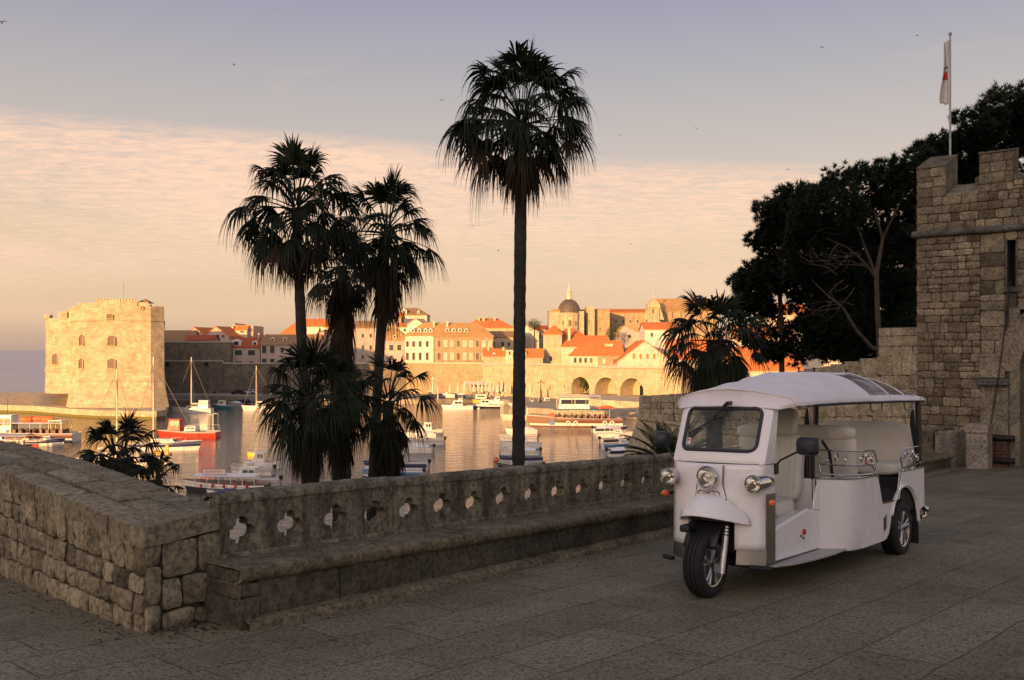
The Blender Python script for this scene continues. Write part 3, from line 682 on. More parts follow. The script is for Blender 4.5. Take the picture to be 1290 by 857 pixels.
# ------------------------------------------------------------------ gate tower at the right
def tw_d(px): # depth where the tower's front plane (s = 24.2 along the road) meets the pixel column
    k = (px - 645) / FPX; return 24.2 / (k * U2.x + U2.y)
def TW(px, py): return W(px, py, tw_d(px))
T0 = TW(1155, 588); tower = thing('gate_tower', 'tall crenellated stone gate tower with slit window and arched doorway at the right', 'tower', (T0.x, T0.y, gz(T0.x, T0.y)))
tz0 = gz(T0.x, T0.y)
def tq(px, py):
    p = TW(px, py); return ((p - Vector((T0.x, T0.y, p.z))).dot(VR), p.z - tz0)
TWID = 6.5
def TP(x, h, o=0.0): p = T0 + VR * x - U2 * o; return Vector((p.x, p.y, tz0 + h))   # o towards the viewer
x_pil0 = tq(1238, 500)[0]; x_pil1 = tq(1268, 500)[0]; x_jamb = tq(1284, 500)[0]; h_str = tq(1200, 293)[1]; h_door = tq(1287, 440)[1]
x_sl0, h_sl1 = tq(1269, 303); x_sl1, h_sl0 = tq(1279.5, 360); h_crown = tq(1200, 246)[1]
m1 = tq(1191, 212); m2a, h_m2 = tq(1233, 195); m2b, _ = tq(1277, 193); h_g2 = tq(1283, 217)[1]; h_m1 = tq(1156, 214)[1]
tc_ = MB()
def tblock(mb, x0, x1, h0, h1, o0=-3.2, o1=-.03, m=0):
    mb.hexa([TP(x0, h0, o1), TP(x1, h0, o1), TP(x1, h0, o0), TP(x0, h0, o0), TP(x0, h1, o1), TP(x1, h1, o1), TP(x1, h1, o0), TP(x0, h1, o0)], m)
tblock(tc_, .02, x_sl0, -1.0, h_crown)                                             # left body
tblock(tc_, x_sl0, x_sl1, h_sl1, h_crown); tblock(tc_, x_sl0, x_jamb, -1.0, h_sl0 - .01)
tblock(tc_, x_sl0, x_sl1, h_sl0 - .01, h_sl1, -3.2, -.45)
tblock(tc_, x_sl1, TWID, h_door + .9, h_crown); tblock(tc_, x_sl1, x_jamb, h_sl0 - .01, h_door + .9)
tblock(tc_, x_jamb, TWID, -1.0, h_door + .9, -3.2, -1.2); tblock(tc_, x_jamb + 2.4, TWID, -1.0, h_door + .9)
tc_.build('core', M['gate_mortar'], tower, rel=True)
tst = MB(); rng = random.Random(21)
def tface(x0, x1, h0, h1, hl, hh, wl, wh, seed, relief=.02, off=0.0, res=4, gap=.008):
    for i, (a, b, c, d) in enumerate(courses(rng, x1 - x0, h1 - h0, hl, hh, wl, wh, .10)):
        stone(tst, TP(x0, h0, off), VR, Z3, -U2, a, b, c, d, relief, seed + i, res, gap, .03, .05)
xs = x_pil0 - .05
tface(0, xs, -.05, h_str - .06, .15, .25, .16, .42, 3000)
tface(xs, x_sl0 - .05, h_door - .1, h_str - .06, .3, .42, .3, .6, 3600)
tface(x_sl1 + .04, TWID, h_door + .9, h_str - .06, .2, .3, .25, .5, 3700)
tface(x_sl0 - .05, x_sl1 + .04, h_sl1, h_str - .06, .12, .2, .2, .4, 3800)
tface(0, TWID, h_str + .06, h_crown, .17, .26, .18, .45, 4000, .018)
tface(0, m1[0], h_crown, h_m1, .18, .26, .2, .4, 4400, .018)
tface(m2a, m2b, h_crown, h_m2, .18, .26, .2, .4, 4500, .018); tface(m2b, m2b + .55, h_crown, h_g2 - .02, .18, .26, .2, .4, 4600, .018); tface(m2b + .55, m2b + 1.4, h_crown, h_m2, .18, .26, .2, .4, 4650, .018)
# left flank of the tower
for i, (a, b, c, d) in enumerate(courses(rng, 3.2, h_m1, .16, .26, .2, .45)):
    stone(tst, TP(0, 0, 0), U2, Z3, -VR, a, b, c, d, .018, 4700 + i, 3, .008, .03, .05)
tst.build('stonework', M['gate_stone'], tower, rel=True, smooth=True)
for (a, b, hf, hb) in ((0.0, m1[0], h_m1, h_m1 + .42), (m2a, m2b, h_m2, h_m2 + .10), (m2b + .55, m2b + 1.4, h_m2, h_m2 + .10)):
    mm = MB(); th = 1.05 if a == 0 else .5
    mm.hexa([TP(a, h_crown, -.03), TP(b, h_crown, -.03), TP(b, h_crown, -th), TP(a, h_crown, -th), TP(a, hf, -.03), TP(b, hf, -.03), TP(b, hb, -th), TP(a, hb, -th)])
    # weathered cap
    mm.hexa([TP(a - .015, hf + .002, .015), TP(b + .015, hf + .002, .015), TP(b + .015, hb + .002, -th - .015), TP(a - .015, hb + .002, -th - .015), TP(a - .01, hf + .05, .01), TP(b + .01, hf + .05, .01), TP(b + .01, hb + .05, -th - .01), TP(a - .01, hb + .05, -th - .01)])
    mm.build('merlon', M['gate_stone'], tower, rel=True, bevel=.012)
sl = MB(); sl.hexa([TP(m1[0] + .003, h_crown - .02, .0), TP(m2a - .003, h_crown - .02, .0), TP(m2a - .003, h_crown - .02, -.8), TP(m1[0] + .003, h_crown - .02, -.8), TP(m1[0] + .003, h_crown + .02, .0), TP(m2a - .003, h_crown + .02, .0), TP(m2a - .003, h_crown + .36, -.8), TP(m1[0] + .003, h_crown + .36, -.8)])
sl.box(TP(m1[0] + .62, h_crown + .36, -.62), (.18, .18, .22)); sl.build('embrasure_sill', M['gate_trim'], tower, rel=True, bevel=.02)
sc_ = MB(); path = [TP(-.08 + (TWID + .1) * i / 24, h_str + .008 * math.sin(i * 1.7), .045) for i in range(25)]
sc_.tube(path, .085, 12); sc_.tube([TP(-.05, h_str, -3.0), TP(-.05, h_str, -.05), TP(-.05, h_str, .03)], .085, 12)
sc_.build('string_course', M['cornice_stone'], tower, rel=True, smooth=True)
wv = MB(); tblock(wv, x_sl0 - .012, x_sl1 + .012, h_sl0, h_sl1, -.44, -.40); wv.build('window', M['dark_void'], tower, rel=True)
wf = MB(); tblock(wf, x_sl0 - .05, x_sl0, h_sl0 - .05, h_sl1 + .06, -.2, .02); tblock(wf, x_sl1, x_sl1 + .045, h_sl0 - .05, h_sl1 + .06, -.2, .02); tblock(wf, x_sl0 - .08, x_sl1 + .12, h_sl0 - .14, h_sl0 - .052, -.2, .05)
wf.build('window_frame', M['cornice_stone'], tower, rel=True, bevel=.008)
# dressed pilaster, moulded capital, jamb and arch of the gate
pil = MB(); ph = tq(1250, 488)[1]; hh = -.02; i = 0
while hh < ph - .05:
    h2 = min(hh + (.62, .5, .7)[i % 3], ph); stone(pil, TP(0, 0, .05), VR, Z3, -U2, xs, x_pil1 + .05, hh, h2, .010, 5000 + i, 5, .003, .01, .10); hh = h2; i += 1
hh = ph + .22; i = 0
while hh < h_door - .15:
    h2 = min(hh + (.46, .6, .5)[i % 3], h_door - .1); stone(pil, TP(0, 0, .02), VR, Z3, -U2, xs - .02, x_sl0 - .05, hh, h2, .010, 5050 + i, 5, .003, .01, .10); hh = h2; i += 1
for i, (a, b) in enumerate(((-.02, .6), (.6, 1.15), (1.15, 1.75), (1.75, 2.3), (2.3, 3.0), (3.0, 3.7))):
    stone(pil, TP(0, 0, .02), VR, Z3, -U2, x_pil1 + .055, x_jamb + .02, a, b, .008, 5080 + i, 5, .003, .01, .12)
    stone(pil, TP(x_jamb, 0, .0), U2, Z3, VR, 0, 1.2, a, b, .006, 5095 + i, 4, .003, .01, .05)
pil.build('pilaster', M['gate_trim'], tower, rel=True, smooth=True)
cpb = MB()
for a, b, o in ((ph, ph + .05, .09), (ph + .05, ph + .13, .15), (ph + .13, ph + .20, .11)): tblock(cpb, xs - .02 - o * .25, x_pil1 + .05 + o * .2, a + .002, b, -.05, o)
cpb.build('capital', M['cornice_stone'], tower, rel=True, bevel=.012)
arch = MB(); cx = x_jamb + 1.2; rr_ = 1.2; n = 24; spring = tq(1285, 468)[1]
inner = [(cx - rr_ * math.cos(math.pi * i / n), spring + rr_ * math.sin(math.pi * i / n)) for i in range(n + 1)]
outer_ = [(cx - rr_ * 1.9, spring), (cx - rr_ * 1.9, h_door + 1.0), (cx + rr_ * 1.2, h_door + 1.0), (cx + rr_, spring)]
for i in range(n):
    (xa, ha), (xb, hb) = inner[i], inner[i + 1]; r2 = 1.45
    xo, ho = cx - rr_ * r2 * math.cos(math.pi * i / n), spring + rr_ * r2 * math.sin(math.pi * i / n); xo2, ho2 = cx - rr_ * r2 * math.cos(math.pi * (i + 1) / n), spring + rr_ * r2 * math.sin(math.pi * (i + 1) / n)
    arch.hexa([TP(xa, ha, .025), TP(xb, hb, .025), TP(xb, hb, -1.2), TP(xa, ha, -1.2), TP(xo, ho, .025), TP(xo2, ho2, .025), TP(xo2, ho2, -1.2), TP(xo, ho, -1.2)])
arch.build('arch', M['gate_trim'], tower, rel=True, bevel=.01)
dk = MB(); dk.add([TP(x_jamb + .01, 0, -1.17), TP(x_jamb + 2.39, 0, -1.17), TP(x_jamb + 2.39, h_door + .9, -1.17), TP(x_jamb + .01, h_door + .9, -1.17)], [(0, 1, 2, 3)])
dk.build('doorway', M['dark_void'], tower, rel=True)

# flag on the tower
fp = TW(1197, 200); FPX_ = (1197 - 645) / FPX * (fp.y + .9); fpole = thing('flagpole', 'thin grey flagpole rising above the gate tower at the right', 'flagpole', (FPX_, fp.y + .9, tz0 + h_crown))
fm = MB(); ftop = (441 - 45) / FPX * (fp.y + .9) - (tz0 + h_crown)
fm.tube([(0, 0, -.2), (0, 0, ftop)], [.032, .022], 8); fm.lathe([(0, .10), (.035, .07), (.045, .035), (.03, 0), (0, 0)], (0, 0, ftop), seg=10); fm.build('pole', M['steel_grey'], fpole, smooth=True)
flag = thing('flag', 'limp white flag with a red emblem hanging from the flagpole', 'flag', (FPX_, fp.y + .9, tz0 + h_crown + ftop - .1))
FH = 1.62
def flagf(u, v, o=0.0):
    wdt = (.09 + .13 * v ** .6) * u; x = -.03 - wdt * (1.0 - .25 * math.sin(v * 5)); y = .055 * math.sin(u * 9 + v * 2.5) * (0.4 + u) + o
    return Vector((x, y, -FH * v * (1.0 - .06 * u) - .05 * u + .03 * math.sin(u * 14) * v))
fl = MB(); fl.grid(lambda u, v: flagf(u, v), 24, 30); flo = fl.build('cloth', M['flag_cloth'], flag, smooth=True, solid=.006)
em = MB(); em.grid(lambda u, v: flagf(.22 + .60 * (.5 + (u - .5) * math.sqrt(max(0.03, 1 - (2 * v - 1) ** 2))), .50 + .13 * v, -.012), 10, 8); em.build('emblem', M['flag_red'], flag, smooth=True, solid=.004)
em = MB(); em.grid(lambda u, v: flagf(.25 + .5 * u, .41 + .015 * v + .03 * u, -.011), 8, 1); em.grid(lambda u, v: flagf(.3 + .35 * u, .45 + .012 * v - .03 * u, -.011), 8, 1); em.build('emblem_lettering', M['letter_dark'], flag, smooth=True, solid=.003)

# low plastered wall, pier, drum and chain beside the gate
def onG(px, py):
    k = (px - 645) / FPX; q = (441 - py) / FPX; d = G0 / (q - GA * k - GB); return Vector((k * d, d, q * d))
pA = onG(1217, 590); pier = thing('stone_pier', 'squat pale stone pier with a cap standing before the gate tower', 'pier', tuple(pA))
pm = MB(); c0 = pA + VR * .20 + U2 * .22
stone(pm, pA, VR, Z3, -U2, 0, .44, -.04, .82, .006, 71, 6, .002, .012, .03); stone(pm, pA + VR * .44, U2, Z3, VR, 0, .42, -.04, .82, .006, 72, 6, .002, .012, .03)
stone(pm, pA + U2 * .42 + VR * .44, -VR, Z3, U2, 0, .44, -.04, .82, .006, 74, 4, .002, .012, .03); stone(pm, pA + U2 * .42, -U2, Z3, -VR, 0, .42, -.04, .82, .006, 73, 4, .002, .012, .03)
pm.build('shaft', M['pier_stone'], pier, rel=True, smooth=True)
pm = MB(); q = [pA + VR * x + U2 * y for x, y in ((-.025, -.03), (.465, -.03), (.465, .445), (-.025, .445))]; q2 = [pA + VR * x + U2 * y for x, y in ((-.0, -.005), (.44, -.005), (.44, .42), (-.0, .42))]
pm.hexa([p + Z3 * .80 for p in q] + [p + Z3 * .97 for p in q]); pm.hexa([p + Z3 * .971 for p in q2] + [p + Z3 * .985 for p in q2]); pm.build('cap', M['pier_stone'], pier, rel=True, bevel=.014)
lwp = onG(1217, 588) + U2 * .25; lwl = thing('garden_wall', 'low plain plastered wall between the bench end and the pale pier', 'wall', tuple(lwp))
lm = MB(); e = bench_pt(18.3, .45)
a_, b_ = lwp + VR * 0, Vector((e.x, e.y, lwp.z))
lm.hexa([a_ - Z3 * .2, a_ + U2 * .25 - Z3 * .2, b_ + U2 * .3 - Z3 * .2, b_ - Z3 * .2, a_ + Z3 * .84, a_ + U2 * .25 + Z3 * .84, b_ + U2 * .3 + Z3 * .84, b_ + Z3 * .84]); lm.build('face', M['pier_stone'], lwl, rel=True, bevel=.03)
dA = onG(1243, 588) + U2 * .05; drum = thing('winch_block', 'brown brick block between two dark timber beams at the foot of the gate pilaster', 'winch block', tuple(dA))
dm = MB()
for j in range(6):
    for i in range(3): stone(dm, dA + Z3 * (.14 + .075 * j), VR, Z3, -U2, .04 + .125 * i, .04 + .125 * (i + 1), 0, .075, .008, 80 + j * 3 + i, 3, .004, .01, .03)
dm.hexa([dA + VR * x + U2 * y + Z3 * z for z in (.0, .72) for x, y in ((.04, .03), (.41, .03), (.41, .28), (.04, .28))]); dm.build('brickwork', M['wood_brown'], drum, rel=True)
for z in (.09, .60):
    dm = MB(); dm.tube([dA + VR * -.06 + U2 * .02 + Z3 * (z + .06), dA + VR * .56 + U2 * .02 + Z3 * (z + .06)], .075, 10); dm.build('beam', M['iron'], drum, rel=True, smooth=False, bevel=.01)
cA = TW(1275, 355) - U2 * .12; cB = dA + VR * .05 + Z3 * .75 - U2 * .05
chn = thing('chain', 'dark iron chain slung from the slit window down to the winch block', 'chain', tuple(cB))
cm = MB(); nl = 64
for i in range(nl):
    t0, t1 = i / nl, (i + 1.25) / nl; f = lambda t: cB.lerp(cA, t) - Z3 * .22 * math.sin(math.pi * t) * (1 - .3 * t)
    p0, p1 = f(t0), f(min(t1, 1.01)); ax = (p1 - p0); L = ax.length; ax.normalize(); sd_ = (VR if i % 2 else U2); sd_ = (sd_ - ax * sd_.dot(ax)).normalized(); w = .022
    ring = [p0 + ax * (L / 2) + ax * (L / 2 * math.cos(a)) + sd_ * (w * math.sin(a)) for a in [2 * math.pi * k / 10 for k in range(10)]]
    cm.tube(ring, .009, 5, closed=True)
cm.build('links', M['iron'], chn, rel=True, smooth=True)

# ------------------------------------------------------------------ moat wall beyond the balustrade, stepping up to the tower
C0 = W(805, 500, 40.0); C1 = T0 + U2 * .6 + VR * .3
mdir = Vector((C1.x - C0.x, C1.y - C0.y, 0)); ML = mdir.length; mdir.normalize(); mn = Vector((mdir.y, -mdir.x, 0))
if mn.y > 0: mn = -mn
def mw_s(px):
    k = (px - 645) / FPX; return (k * C0.y - C0.x) / (mdir.x - k * mdir.y)
def mw_z(px, py): s = mw_s(px); return (441 - py) / FPX * (C0.y + mdir.y * s)
mw = thing('moat_wall', 'long pale block wall with slits, sloping behind the three wheeler up to the gate tower', 'wall', (C0.x, C0.y, -9.0))
tops = [(0.0, mw_z(805, 499)), (mw_s(870), mw_z(870, 495)), (mw_s(1010), mw_z(1010, 467)), (mw_s(1107), mw_z(1107, 449)), (mw_s(1107) + .01, mw_z(1107, 412)), (ML, mw_z(1154, 412))]
def mtop(s):
    for (a, za), (b, zb) in zip(tops[:-1], tops[1:]):
        if a <= s <= b: return za + (zb - za) * (s - a) / max(b - a, 1e-6)
    return tops[-1][1]
def MP(s, z, o=0.0): p = C0 + mdir * s + mn * o; return Vector((p.x, p.y, z))
zstr = mw_z(812, 528)
mc = MB()
cuts = [0.0] + [t[0] for t in tops[1:]]
for (a, za), (b, zb) in zip(tops[:-1], tops[1:]):
    if b - a < .05: continue
    mc.hexa([MP(a, -9, -.04), MP(b, -9, -.04), MP(b, -9, -1.2), MP(a, -9, -1.2), MP(a, za - .01, -.04), MP(b, zb - .01, -.04), MP(b, zb - .01, -1.2), MP(a, za - .01, -1.2)])
mc.build('core', M['mortar'], mw, rel=True)
ms_ = MB(); rng = random.Random(5); Hm = tops[-1][1] - (-4.6); Hm0 = tops[3][1] + 4.6
slits = [(mw_s(820), mw_z(820, 506), mw_z(820, 525), .07), (mw_s(832.5), mw_z(832, 511), mw_z(832, 520), .09), (mw_s(849), mw_z(849, 508), mw_z(849, 529), .08)]
for i, (x0, x1, y0, y1) in enumerate(courses(rng, ML, Hm0, .30, .42, .34, .75, .05)):
    z0, z1 = -4.6 + y0, -4.6 + y1; xm = (x0 + x1) / 2
    sst = mw_s(1107); tm = np.interp(xm, [tops[0][0], tops[1][0], tops[2][0], tops[3][0], ML], [tops[0][1], tops[1][1], tops[2][1], tops[3][1], tops[3][1] + .08]); sc = (tm + 4.6) / (Hm0)
    z0, z1 = -4.6 + y0 * sc, -4.6 + y1 * sc
    segs = [(x0, x1)]
    for sx, zt, zb, w in slits:
        if z1 > zb and z0 < zt:
            ns = []
            for a, b in segs:
                if a < sx < b: ns += [(a, sx - w / 2), (sx + w / 2, b)]
                else: ns.append((a, b))
            segs = [q for q in ns if q[1] - q[0] > .05]
    for j, (a, b) in enumerate(segs): stone(ms_, MP(0, z0), mdir, Z3, mn, a, b, 0, z1 - z0, .016, 7000 + i * 3 + j, 3, .007, .02, .06, rough=.7)
for i, (x0, x1, y0, y1) in enumerate(courses(rng, ML - mw_s(1107), tops[-1][1] - tops[3][1], .26, .36, .3, .6, .05)): stone(ms_, MP(mw_s(1107), tops[3][1]), mdir, Z3, mn, x0, x1, y0, y1, .016, 9200 + i, 3, .007, .02, .06, rough=.7)
# left return of the bastion
for i, (x0, x1, y0, y1) in enumerate(courses(rng, 2.4, tops[0][1] + 4.6, .30, .42, .34, .75, .05)):
    stone(ms_, MP(0, -4.6), -mn, Z3, -mdir, x0, x1, y0, y1, .016, 8800 + i, 3, .007, .02, .06, rough=.7)
ms_.build('stonework', M['bastion_stone'], mw, rel=True, smooth=True)
bt = MB(); zb0 = zstr - .1
def batter(u, v): # sloping skirt below the string moulding
    s = -.02 + (ML + .1) * u; q = v; o = .05 + 1.55 * q * max(0, 1 - .0 * u); sx = s - (1.55 * q if u == 0 else 0)
    return MP(sx, zb0 - 5.2 * q, o)
bt.grid(batter, 24, 8)
bt.grid(lambda u, v: MP(-.02 - 1.55 * v, zb0 - 5.2 * v, .05 + 1.55 * v - (4 + 1.55 * v) * u), 8, 8)
bt.build('batter', M['bastion_stone'], mw, rel=True)
sm = MB(); sm.tube([MP(-.05, zstr, -2.4), MP(-.05, zstr, .03), MP(mw_s(900), zstr, .03), MP(ML, zstr, .03)], .06, 8); sm.build('moulding', M['bastion_stone'], mw, rel=True)
# ------------------------------------------------------------------ the white three wheeler
def build_tuk():
    k = (888 - 645) / FPX; q = (441 - 752) / FPX; d = G0 / (q - GA * k - GB); F0 = Vector((k * d, d, q * d))
    Ux = Vector((U2.x, U2.y, GA * U2.x + GB * U2.y)).normalized(); Nx = Vector((U2.y, -U2.x, GA * U2.y - GB * U2.x)).normalized(); Hx = (Nx.cross(Ux)).normalized()
    if Hx.z < 0: Hx = -Hx
    root = thing('auto_rickshaw', 'white three wheeled tuk tuk with canvas roof and cream seats parked on the paving', 'tuk tuk', tuple(F0))
    mt = Matrix((Ux, -Nx, Hx)).transposed(); root.rotation_euler = mt.to_euler(); root.scale = (.977, 1, 1)
    def T(a, n, h): return Vector((a, -n, h))
    Mi = mt.transposed()
    def onn(px, py, n):      # local point on the plane n = const seen at a pixel
        o = Mi @ (-F0); r = Mi @ Vector(((px - 645) / FPX, 1, (441 - py) / FPX)); t = (-n - o.y) / r.y; p = o + r * t; p.x /= .977; return p
    def B(mb, name, mat, parent=root, **kw): return mb.build(name, M[mat], parent, **kw)
    HW = .43
    def bow(n): return .10 + .155 * (abs(n) / HW) ** 2.2
    # --- front cowl below the seam, with the wheel opening
    ns = [-.43, -.38, -.32, -.26, -.215, -.15, -.08, 0, .08, .15, .215, .26, .32, .38, .43]
    def hb_open(n): return .40
    mb = MB()
    rows = [.40, .46, .52, .58, .64, .70, .76, .84, .92, 1.0, 1.06, 1.105]
    def cowl(n, h):
        lean = .03 * (h - .4) / .7
        cut = .0
        if h < .82 and abs(n) < .43: cut = -.02 * (1 - abs(n) / .43)
        return T(bow(n) + lean + cut, n, h)
    vs = [cowl(n, h) for h in rows for n in ns]; nn = len(ns)
    fs = []
    for j in range(len(rows) - 1):
        for i in range(nn - 1):
            if ns[i] >= -.216 and ns[i + 1] <= .216 and rows[j + 1] <= .761: continue
            fs.append((j * nn + i, j * nn + i + 1, (j + 1) * nn + i + 1, (j + 1) * nn + i))
    mb.add(vs, fs)
    B(mb, 'front_cowl', 'white_paint', smooth=True, solid=.018, off=0)
    # side returns of the cowl: white above, smoked chrome strip on the lower part
    for s in (1, -1):
        mb = MB(); mb.hexa([T(.262, s * .418, .62 if s < 0 else .86), T(.44, s * .425, .62 if s < 0 else .86), T(.44, s * .437, .62 if s < 0 else .86), T(.262, s * .43, .62 if s < 0 else .86), T(.288, s * .418, 1.10), T(.47, s * .425, 1.10), T(.47, s * .437, 1.10), T(.288, s * .43, 1.10)])
        B(mb, 'cowl_side', 'white_paint', bevel=.004)
        mb = MB(); mb.hexa([T(.252, s * .422, .28), T(.432, s * .428, .26), T(.432, s * .442, .26), T(.252, s * .437, .28), T(.277, s * .422, .858), T(.452, s * .428, .858), T(.452, s * .442, .858), T(.277, s * .437, .858)])
        B(mb, 'chrome_strip', 'chrome_smoked', bevel=.006)
        mb = MB(); mb.grid(lambda u, v, s=s: T(bow(.225 + .21 * u) - .012 + .02 * v, s * (.225 + .21 * u), .275 + .125 * v), 6, 2)
        B(mb, 'kick_plate', 'chrome_smoked', smooth=False, solid=.015, off=0)
        mb = MB(); mb.tube([T(.10 + .10 * t, s * (.36 + .14 * t), .27 - .01 * t) for t in (0, .3, .6, 1)], .022, 8); B(mb, 'step_bumper', 'black_rubber', smooth=True)
    # dark inside of the front (wheel housing)
    mb = MB(); mb.box(T(.46, 0, .66), (.5, .50, .62)); B(mb, 'wheel_housing', 'floor_black', bevel=.02)
    # --- windscreen surround
    def wa(n, h): return .165 + .105 * (abs(n) / HW) ** 2.0 + .44 * (h - 1.1)
    outer = rrect(.86, .50, .025, 6); inner = rrect(.715, .375, .065, 6)
    oc, ic = 1.352, 1.392
    mb = MB(); n = len(outer)
    def lp(pts, cy, off=0.0): return [T(wa(x, cy + y) + off, x, cy + y) for x, y in pts]
    mid = [((a[0] + b[0]) / 2, (a[1] + oc + b[1] + ic) / 2) for a, b in zip(outer, inner)]
    L0 = lp(outer, oc); L1 = [T(wa(x, y), x, y) for x, y in mid]; L2 = lp(inner, ic)
    mb.add(L0 + L1 + L2, [(r * n + i, r * n + (i + 1) % n, (r + 1) * n + (i + 1) % n, (r + 1) * n + i) for r in range(2) for i in range(n)])
    B(mb, 'windscreen_surround', 'white_paint', smooth=True, solid=.03, off=0, bevel=.006)
    for s in (1, -1):   # pillars behind the surround
        mb = MB(); mb.hexa([T(wa(HW, 1.1) - .005, s * .412, 1.105), T(wa(HW, 1.1) + .19, s * .42, 1.105), T(wa(HW, 1.1) + .19, s * .434, 1.105), T(wa(HW, 1.1) - .005, s * .43, 1.105),
                            T(wa(HW, 1.6) - .005, s * .412, 1.60), T(wa(HW, 1.6) + .075, s * .42, 1.60), T(wa(HW, 1.6) + .075, s * .434, 1.60), T(wa(HW, 1.6) - .005, s * .43, 1.60)]); B(mb, 'screen_pillar', 'white_paint', bevel=.006)
    gin = rrect(.70, .36, .06, 6); mb = MB(); mb.tube(lp(gin, ic, -.012), .0165, 8, closed=True); gk = B(mb, 'windscreen_gasket', 'black_trim', smooth=True)
    mb = MB(); cpt = T(wa(0, ic), 0, ic); pts = lp(gin, ic); mb.add(pts + [cpt], [(i, (i + 1) % n, n) for i in range(n)])
    B(mb, 'windscreen', 'windscreen_glass', smooth=True)
    mb = MB(); mb.grid(lambda u, v: T(wa(-.31 + .035 * u, 1.255 + .05 * v) - .006, -.315 + .045 * u, 1.255 + .055 * v), 3, 3); stk = B(mb, 'sticker', 'sign_white')
    mb = MB(); mb.grid(lambda u, v: T(wa(-.31, 1.28) - .0105, -.308 + .03 * u, 1.282 + .018 * v), 1, 1); mb.build('sticker_print', M['letter_red'], stk)
    mb = MB(); mb.grid(lambda u, v: T(wa(-.31, 1.265) - .0105, -.308 + .02 * u, 1.262 + .010 * v), 1, 1); mb.build('sticker_print', M['letter_dark'], stk)
    # wiper
    mb = MB(); pv = T(wa(.06, 1.61) - .06, .06, 1.615); mid_ = T(wa(-.06, 1.5) - .05, -.07, 1.47); tip = T(wa(-.3, 1.36) - .035, -.30, 1.345)
    mb.tube([T(wa(.06, 1.61) + .02, .06, 1.62), pv], .018, 8); mb.tube([pv, pv.lerp(mid_, .5), mid_], [.017, .012, .008], 6); mb.tube([T(wa(.02, 1.5) - .03, .03, 1.50), mid_, tip], .0065, 6); B(mb, 'wiper', 'black_paint', smooth=True)
    # seam under the screen
    mb = MB(); mb.tube([T(bow(x) + .026, x, 1.106) for x in np.linspace(-.43, .43, 15)], .0045, 5); B(mb, 'seam', 'black_rubber')
    # --- centre plate with headlight
    def cplate(n, h, o=0.0): return T(bow(n) + .02 - o, n, h)
    tp = [(-.115, 1.098), (.13, 1.098), (.125, .93), (.155, .81), (-.135, .81), (-.115, .93)]
    mb = MB(); mb.prism([cplate(a, b, .03) for a, b in tp], Vector((.03, 0, 0))); B(mb, 'lamp_plate', 'white_paint', bevel=.006)
    mb = MB(); mb.tube([cplate(a, b, .026) for a, b in tp[1:5] + tp[5:]], .0055, 6); B(mb, 'plate_edging', 'black_rubber')
    mb = MB(); rr2 = rrect(.20, .045, .02, 5, 0, .855); mb.tube([cplate(a, b, .040) for a, b in rr2], .006, 6, closed=True); mb.tube([cplate(a, .855, .042) for a in (-.05, .05)], .012, 6); B(mb, 'plate_bracket', 'chrome', smooth=True)
    def lamp(name, c, ax, r, L, bullet=True):
        ax = Vector(ax).normalized(); mb = MB()
        if bullet: mb.lathe([(r * .55, -L), (r * .80, -L * .93), (r * .97, -L * .6), (r, -L * .2), (r, -.012)], c, ax, 28)
        else: mb.lathe([(r * .7, -L), (r * .95, -L * .5), (r, -.012)], c, ax, 32)
        mb.lathe([(r, -.014), (r * 1.09, -.012), (r * 1.10, .004), (r * 1.0, .014), (r * .93, .006)], c, ax, 32)
        if bullet: mb.lathe([(.0001, -L * 1.0), (r * .55, -L)], c, ax, 28)
        h = B(mb, name, 'chrome', smooth=True)
        mb = MB(); mb.lathe([(r * .92, .004), (r * .75, -.035), (r * .45, -.06), (.012, -.072), (.012, -.03), (.0001, -.028)], c, ax, 28); mb.build('reflector', M['reflector'], h, smooth=True)
        mb = MB(); mb.lathe([(r * .94, .006), (r * .7, .018), (r * .35, .026), (.0001, .028)], c, ax, 28); mb.build('lens', M['lamp_glass'], h, smooth=True)
        return h
    lamp('headlight', T(.045, .005, .995), (-1, 0, 0), .088, .10, False)
    for s, L in ((1, .30), (-1, .26)):
        lamp('headlight', T(.10, s * .40 if s > 0 else -.405, .955 if s > 0 else .975), (-1, .04 * s, 0), .070, L)
        mb = MB(); mb.tube([T(.32, s * .47, .80 if s > 0 else .815), T(.27, s * .50, .80 if s > 0 else .815)], .013, 6); stalk = B(mb, 'indicator_stalk', 'black_rubber')
        mb = MB(); mb.lathe([(.001, .045), (.018, .042), (.027, .025), (.028, 0), (.02, -.02), (.001, -.03)], T(.245, s * .505, .80 if s > 0 else .815), (-1, -s * .3, 0), 16); B(mb, 'indicator', 'orange_lens', smooth=True)
    # --- beak mudguard
    def fend(u, v):
        x = (u - .5) * 2; n0_, n1_ = .25 * x, .335 * x
        a0, h0 = .125, .845 - .13 * abs(x) ** 2.0; a1, h1 = -.15 + .33 * abs(x) ** 2.3, .725 - .085 * abs(x) ** 2.0
        if v > .85: h1 -= .028; v = 1.0
        else: v = v / .85
        bulge = .045 * math.sin(math.pi * v) * (1 - .5 * abs(x))
        return T(a0 + (a1 - a0) * v, n0_ + (n1_ - n0_) * v + .01, h0 + (h1 - h0) * v ** 1.25 + bulge)
    mb = MB(); mb.grid(fend, 28, 10); B(mb, 'mudguard', 'white_paint', smooth=True, solid=.012)
